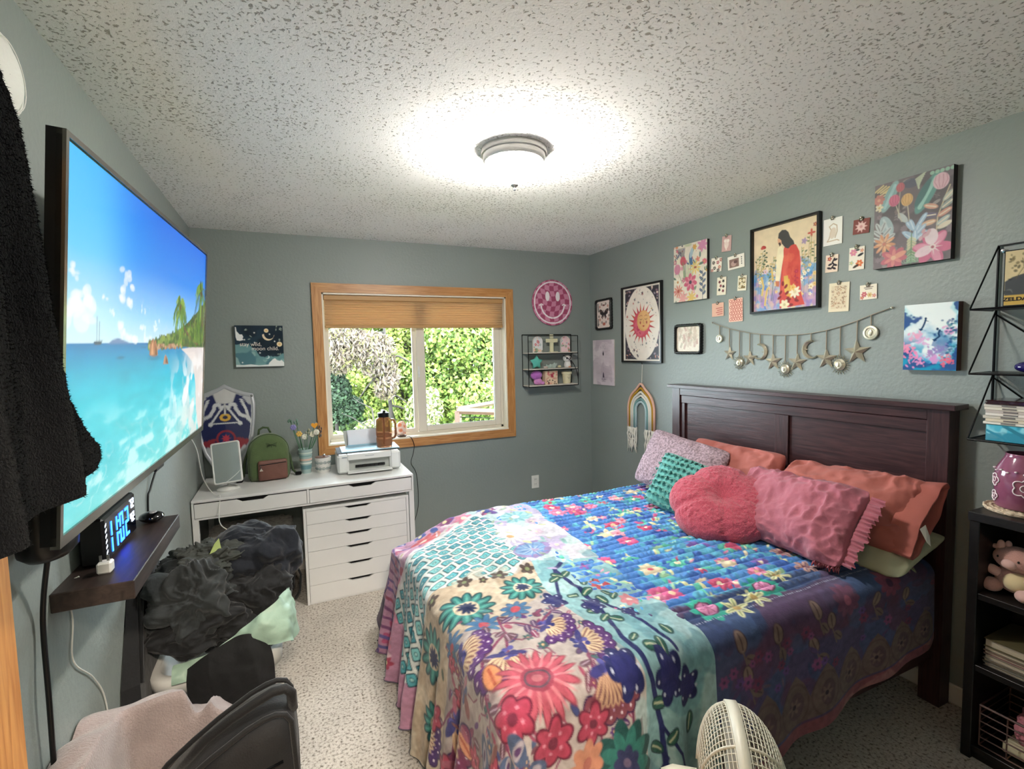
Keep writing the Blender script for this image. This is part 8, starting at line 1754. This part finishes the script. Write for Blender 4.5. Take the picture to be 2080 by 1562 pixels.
# ------------------------------------------------------------------ fan
fn_ = thing('pedestal_fan', 'white pedestal fan with round wire cage in the foreground at the bottom edge', 'fan', (.93, .83, 0)); M_fan = mat('fan_white', '#dcd8c6', .4)
FC = Vector((.975, .822, .440)); rt = Vector((.911, -.413, 0)); fw = Vector((.413, .911, 0)); FA = (rt*.955-fw*.27+Vector((0, 0, .06))).normalized(); g1 = FA.cross(Vector((0, 0, 1))).normalized(); g2 = g1.cross(FA).normalized(); FR = .215
def fp(r, a, d): return FC+FA*d+(g1*math.cos(a)+g2*math.sin(a))*r
def ringf(nm, r, d, t, par=fn_, n=64, sep=True):
    m = MB(); m.tube([tuple(fp(r, a, d)) for a in np.linspace(0, 2*PI, n+1)[:-1]], t, 6, closed=True); return m.build(nm, M_fan, par, smooth=True)
m = MB(); n_ = 72
vs = []
for d, r in ((-.014, FR-.002), (-.014, FR+.006), (.014, FR+.006), (.014, FR-.002)): vs.append([tuple(fp(r, a, d)) for a in np.linspace(0, 2*PI, n_+1)[:-1]])
npmesh('rim_band', np.array(vs+[vs[0]]), M_fan, fn_, closed=True, smooth=False)
dome = lambda t, dep: (FR*math.sin(t*PI/2)**.85 if t > 0 else 0, dep*math.cos(t*PI/2)**.9)
for nm, dep, s in (('front_grille', .115, 1), ('rear_grille', .10, -1)):
    g = MB()
    for i in range(80):
        a = 2*PI*i/80; g.tube([tuple(fp(*((lambda q: (q[0], a, s*q[1]))(dome(t, dep))))) for t in np.linspace(.24, 1, 9)], .0013, 4, cap=False)
    for t in np.linspace(.24, .97, 15): r, d = dome(t, dep); g.tube([tuple(fp(r, a, s*d)) for a in np.linspace(0, 2*PI, 61)[:-1]], .0015, 4, closed=True)
    g.build(nm, M_fan, fn_, smooth=True)
    for i in range(6):
        a = 2*PI*i/6+.2; g = MB(); g.tube([tuple(fp(*((lambda q: (q[0], a, s*q[1]*1.01))(dome(t, dep))))) for t in np.linspace(.2, 1, 10)], .0038, 6); g.build('grille_rib', M_fan, fn_, smooth=True)
g = MB(); g.lathe([(.001, .118), (.045, .116), (.052, .108), (.052, .10)], tuple(FC), 30, axis=tuple(FA), cap=False); g.build('front_cap', M_fan, fn_, smooth=True)
g = MB(); g.lathe([(.05, -.09), (.06, -.10), (.062, -.16), (.05, -.19), (.001, -.195)], tuple(FC), 30, axis=tuple(FA), cap=False); g.build('motor_housing', M_fan, fn_, smooth=True)
g = MB(); g.lathe([(.03, -.03), (.035, 0), (.03, .03), (.001, .035)], tuple(FC), 24, axis=tuple(FA), cap=False); g.build('hub', M_fan, fn_, smooth=True)
for i in range(5):
    a0 = 2*PI*i/5; P = [[tuple(fp(r, a0+w*(.15+.75*(r/.18)), .022-.044*(w))) for w in np.linspace(0, 1, 8)] for r in np.linspace(.03, .19, 8)]; npmesh('blade', np.array(P), mat('blade_grey', '#c4c4bc', .3), fn_)
g = MB(); q = fp(FR+.012, PI/2*1.02, 0); g.box(tuple(fp(FR+.008, PI*.98, 0)), (.02, .02, .04), bev=.004); g.build('clip', M_fan, fn_)
pb0 = FC-FA*.14; g = MB(); g.tube([(pb0.x, pb0.y, .03), (pb0.x, pb0.y, .40)], .014, 12); g.build('pole', M_fan, fn_, smooth=True); g = MB(); g.tube([(pb0.x, pb0.y, .22), (pb0.x, pb0.y, .255)], .024, 12); g.build('height_collar', M_fan, fn_, smooth=True)
g = MB(); g.lathe([(.001, 0), (.17, 0), (.175, .012), (.15, .022), (.04, .035), (.02, .06), (.001, .06)], (pb0.x, pb0.y, .001), 36); g.build('base', M_fan, fn_, smooth=True, angle=40)
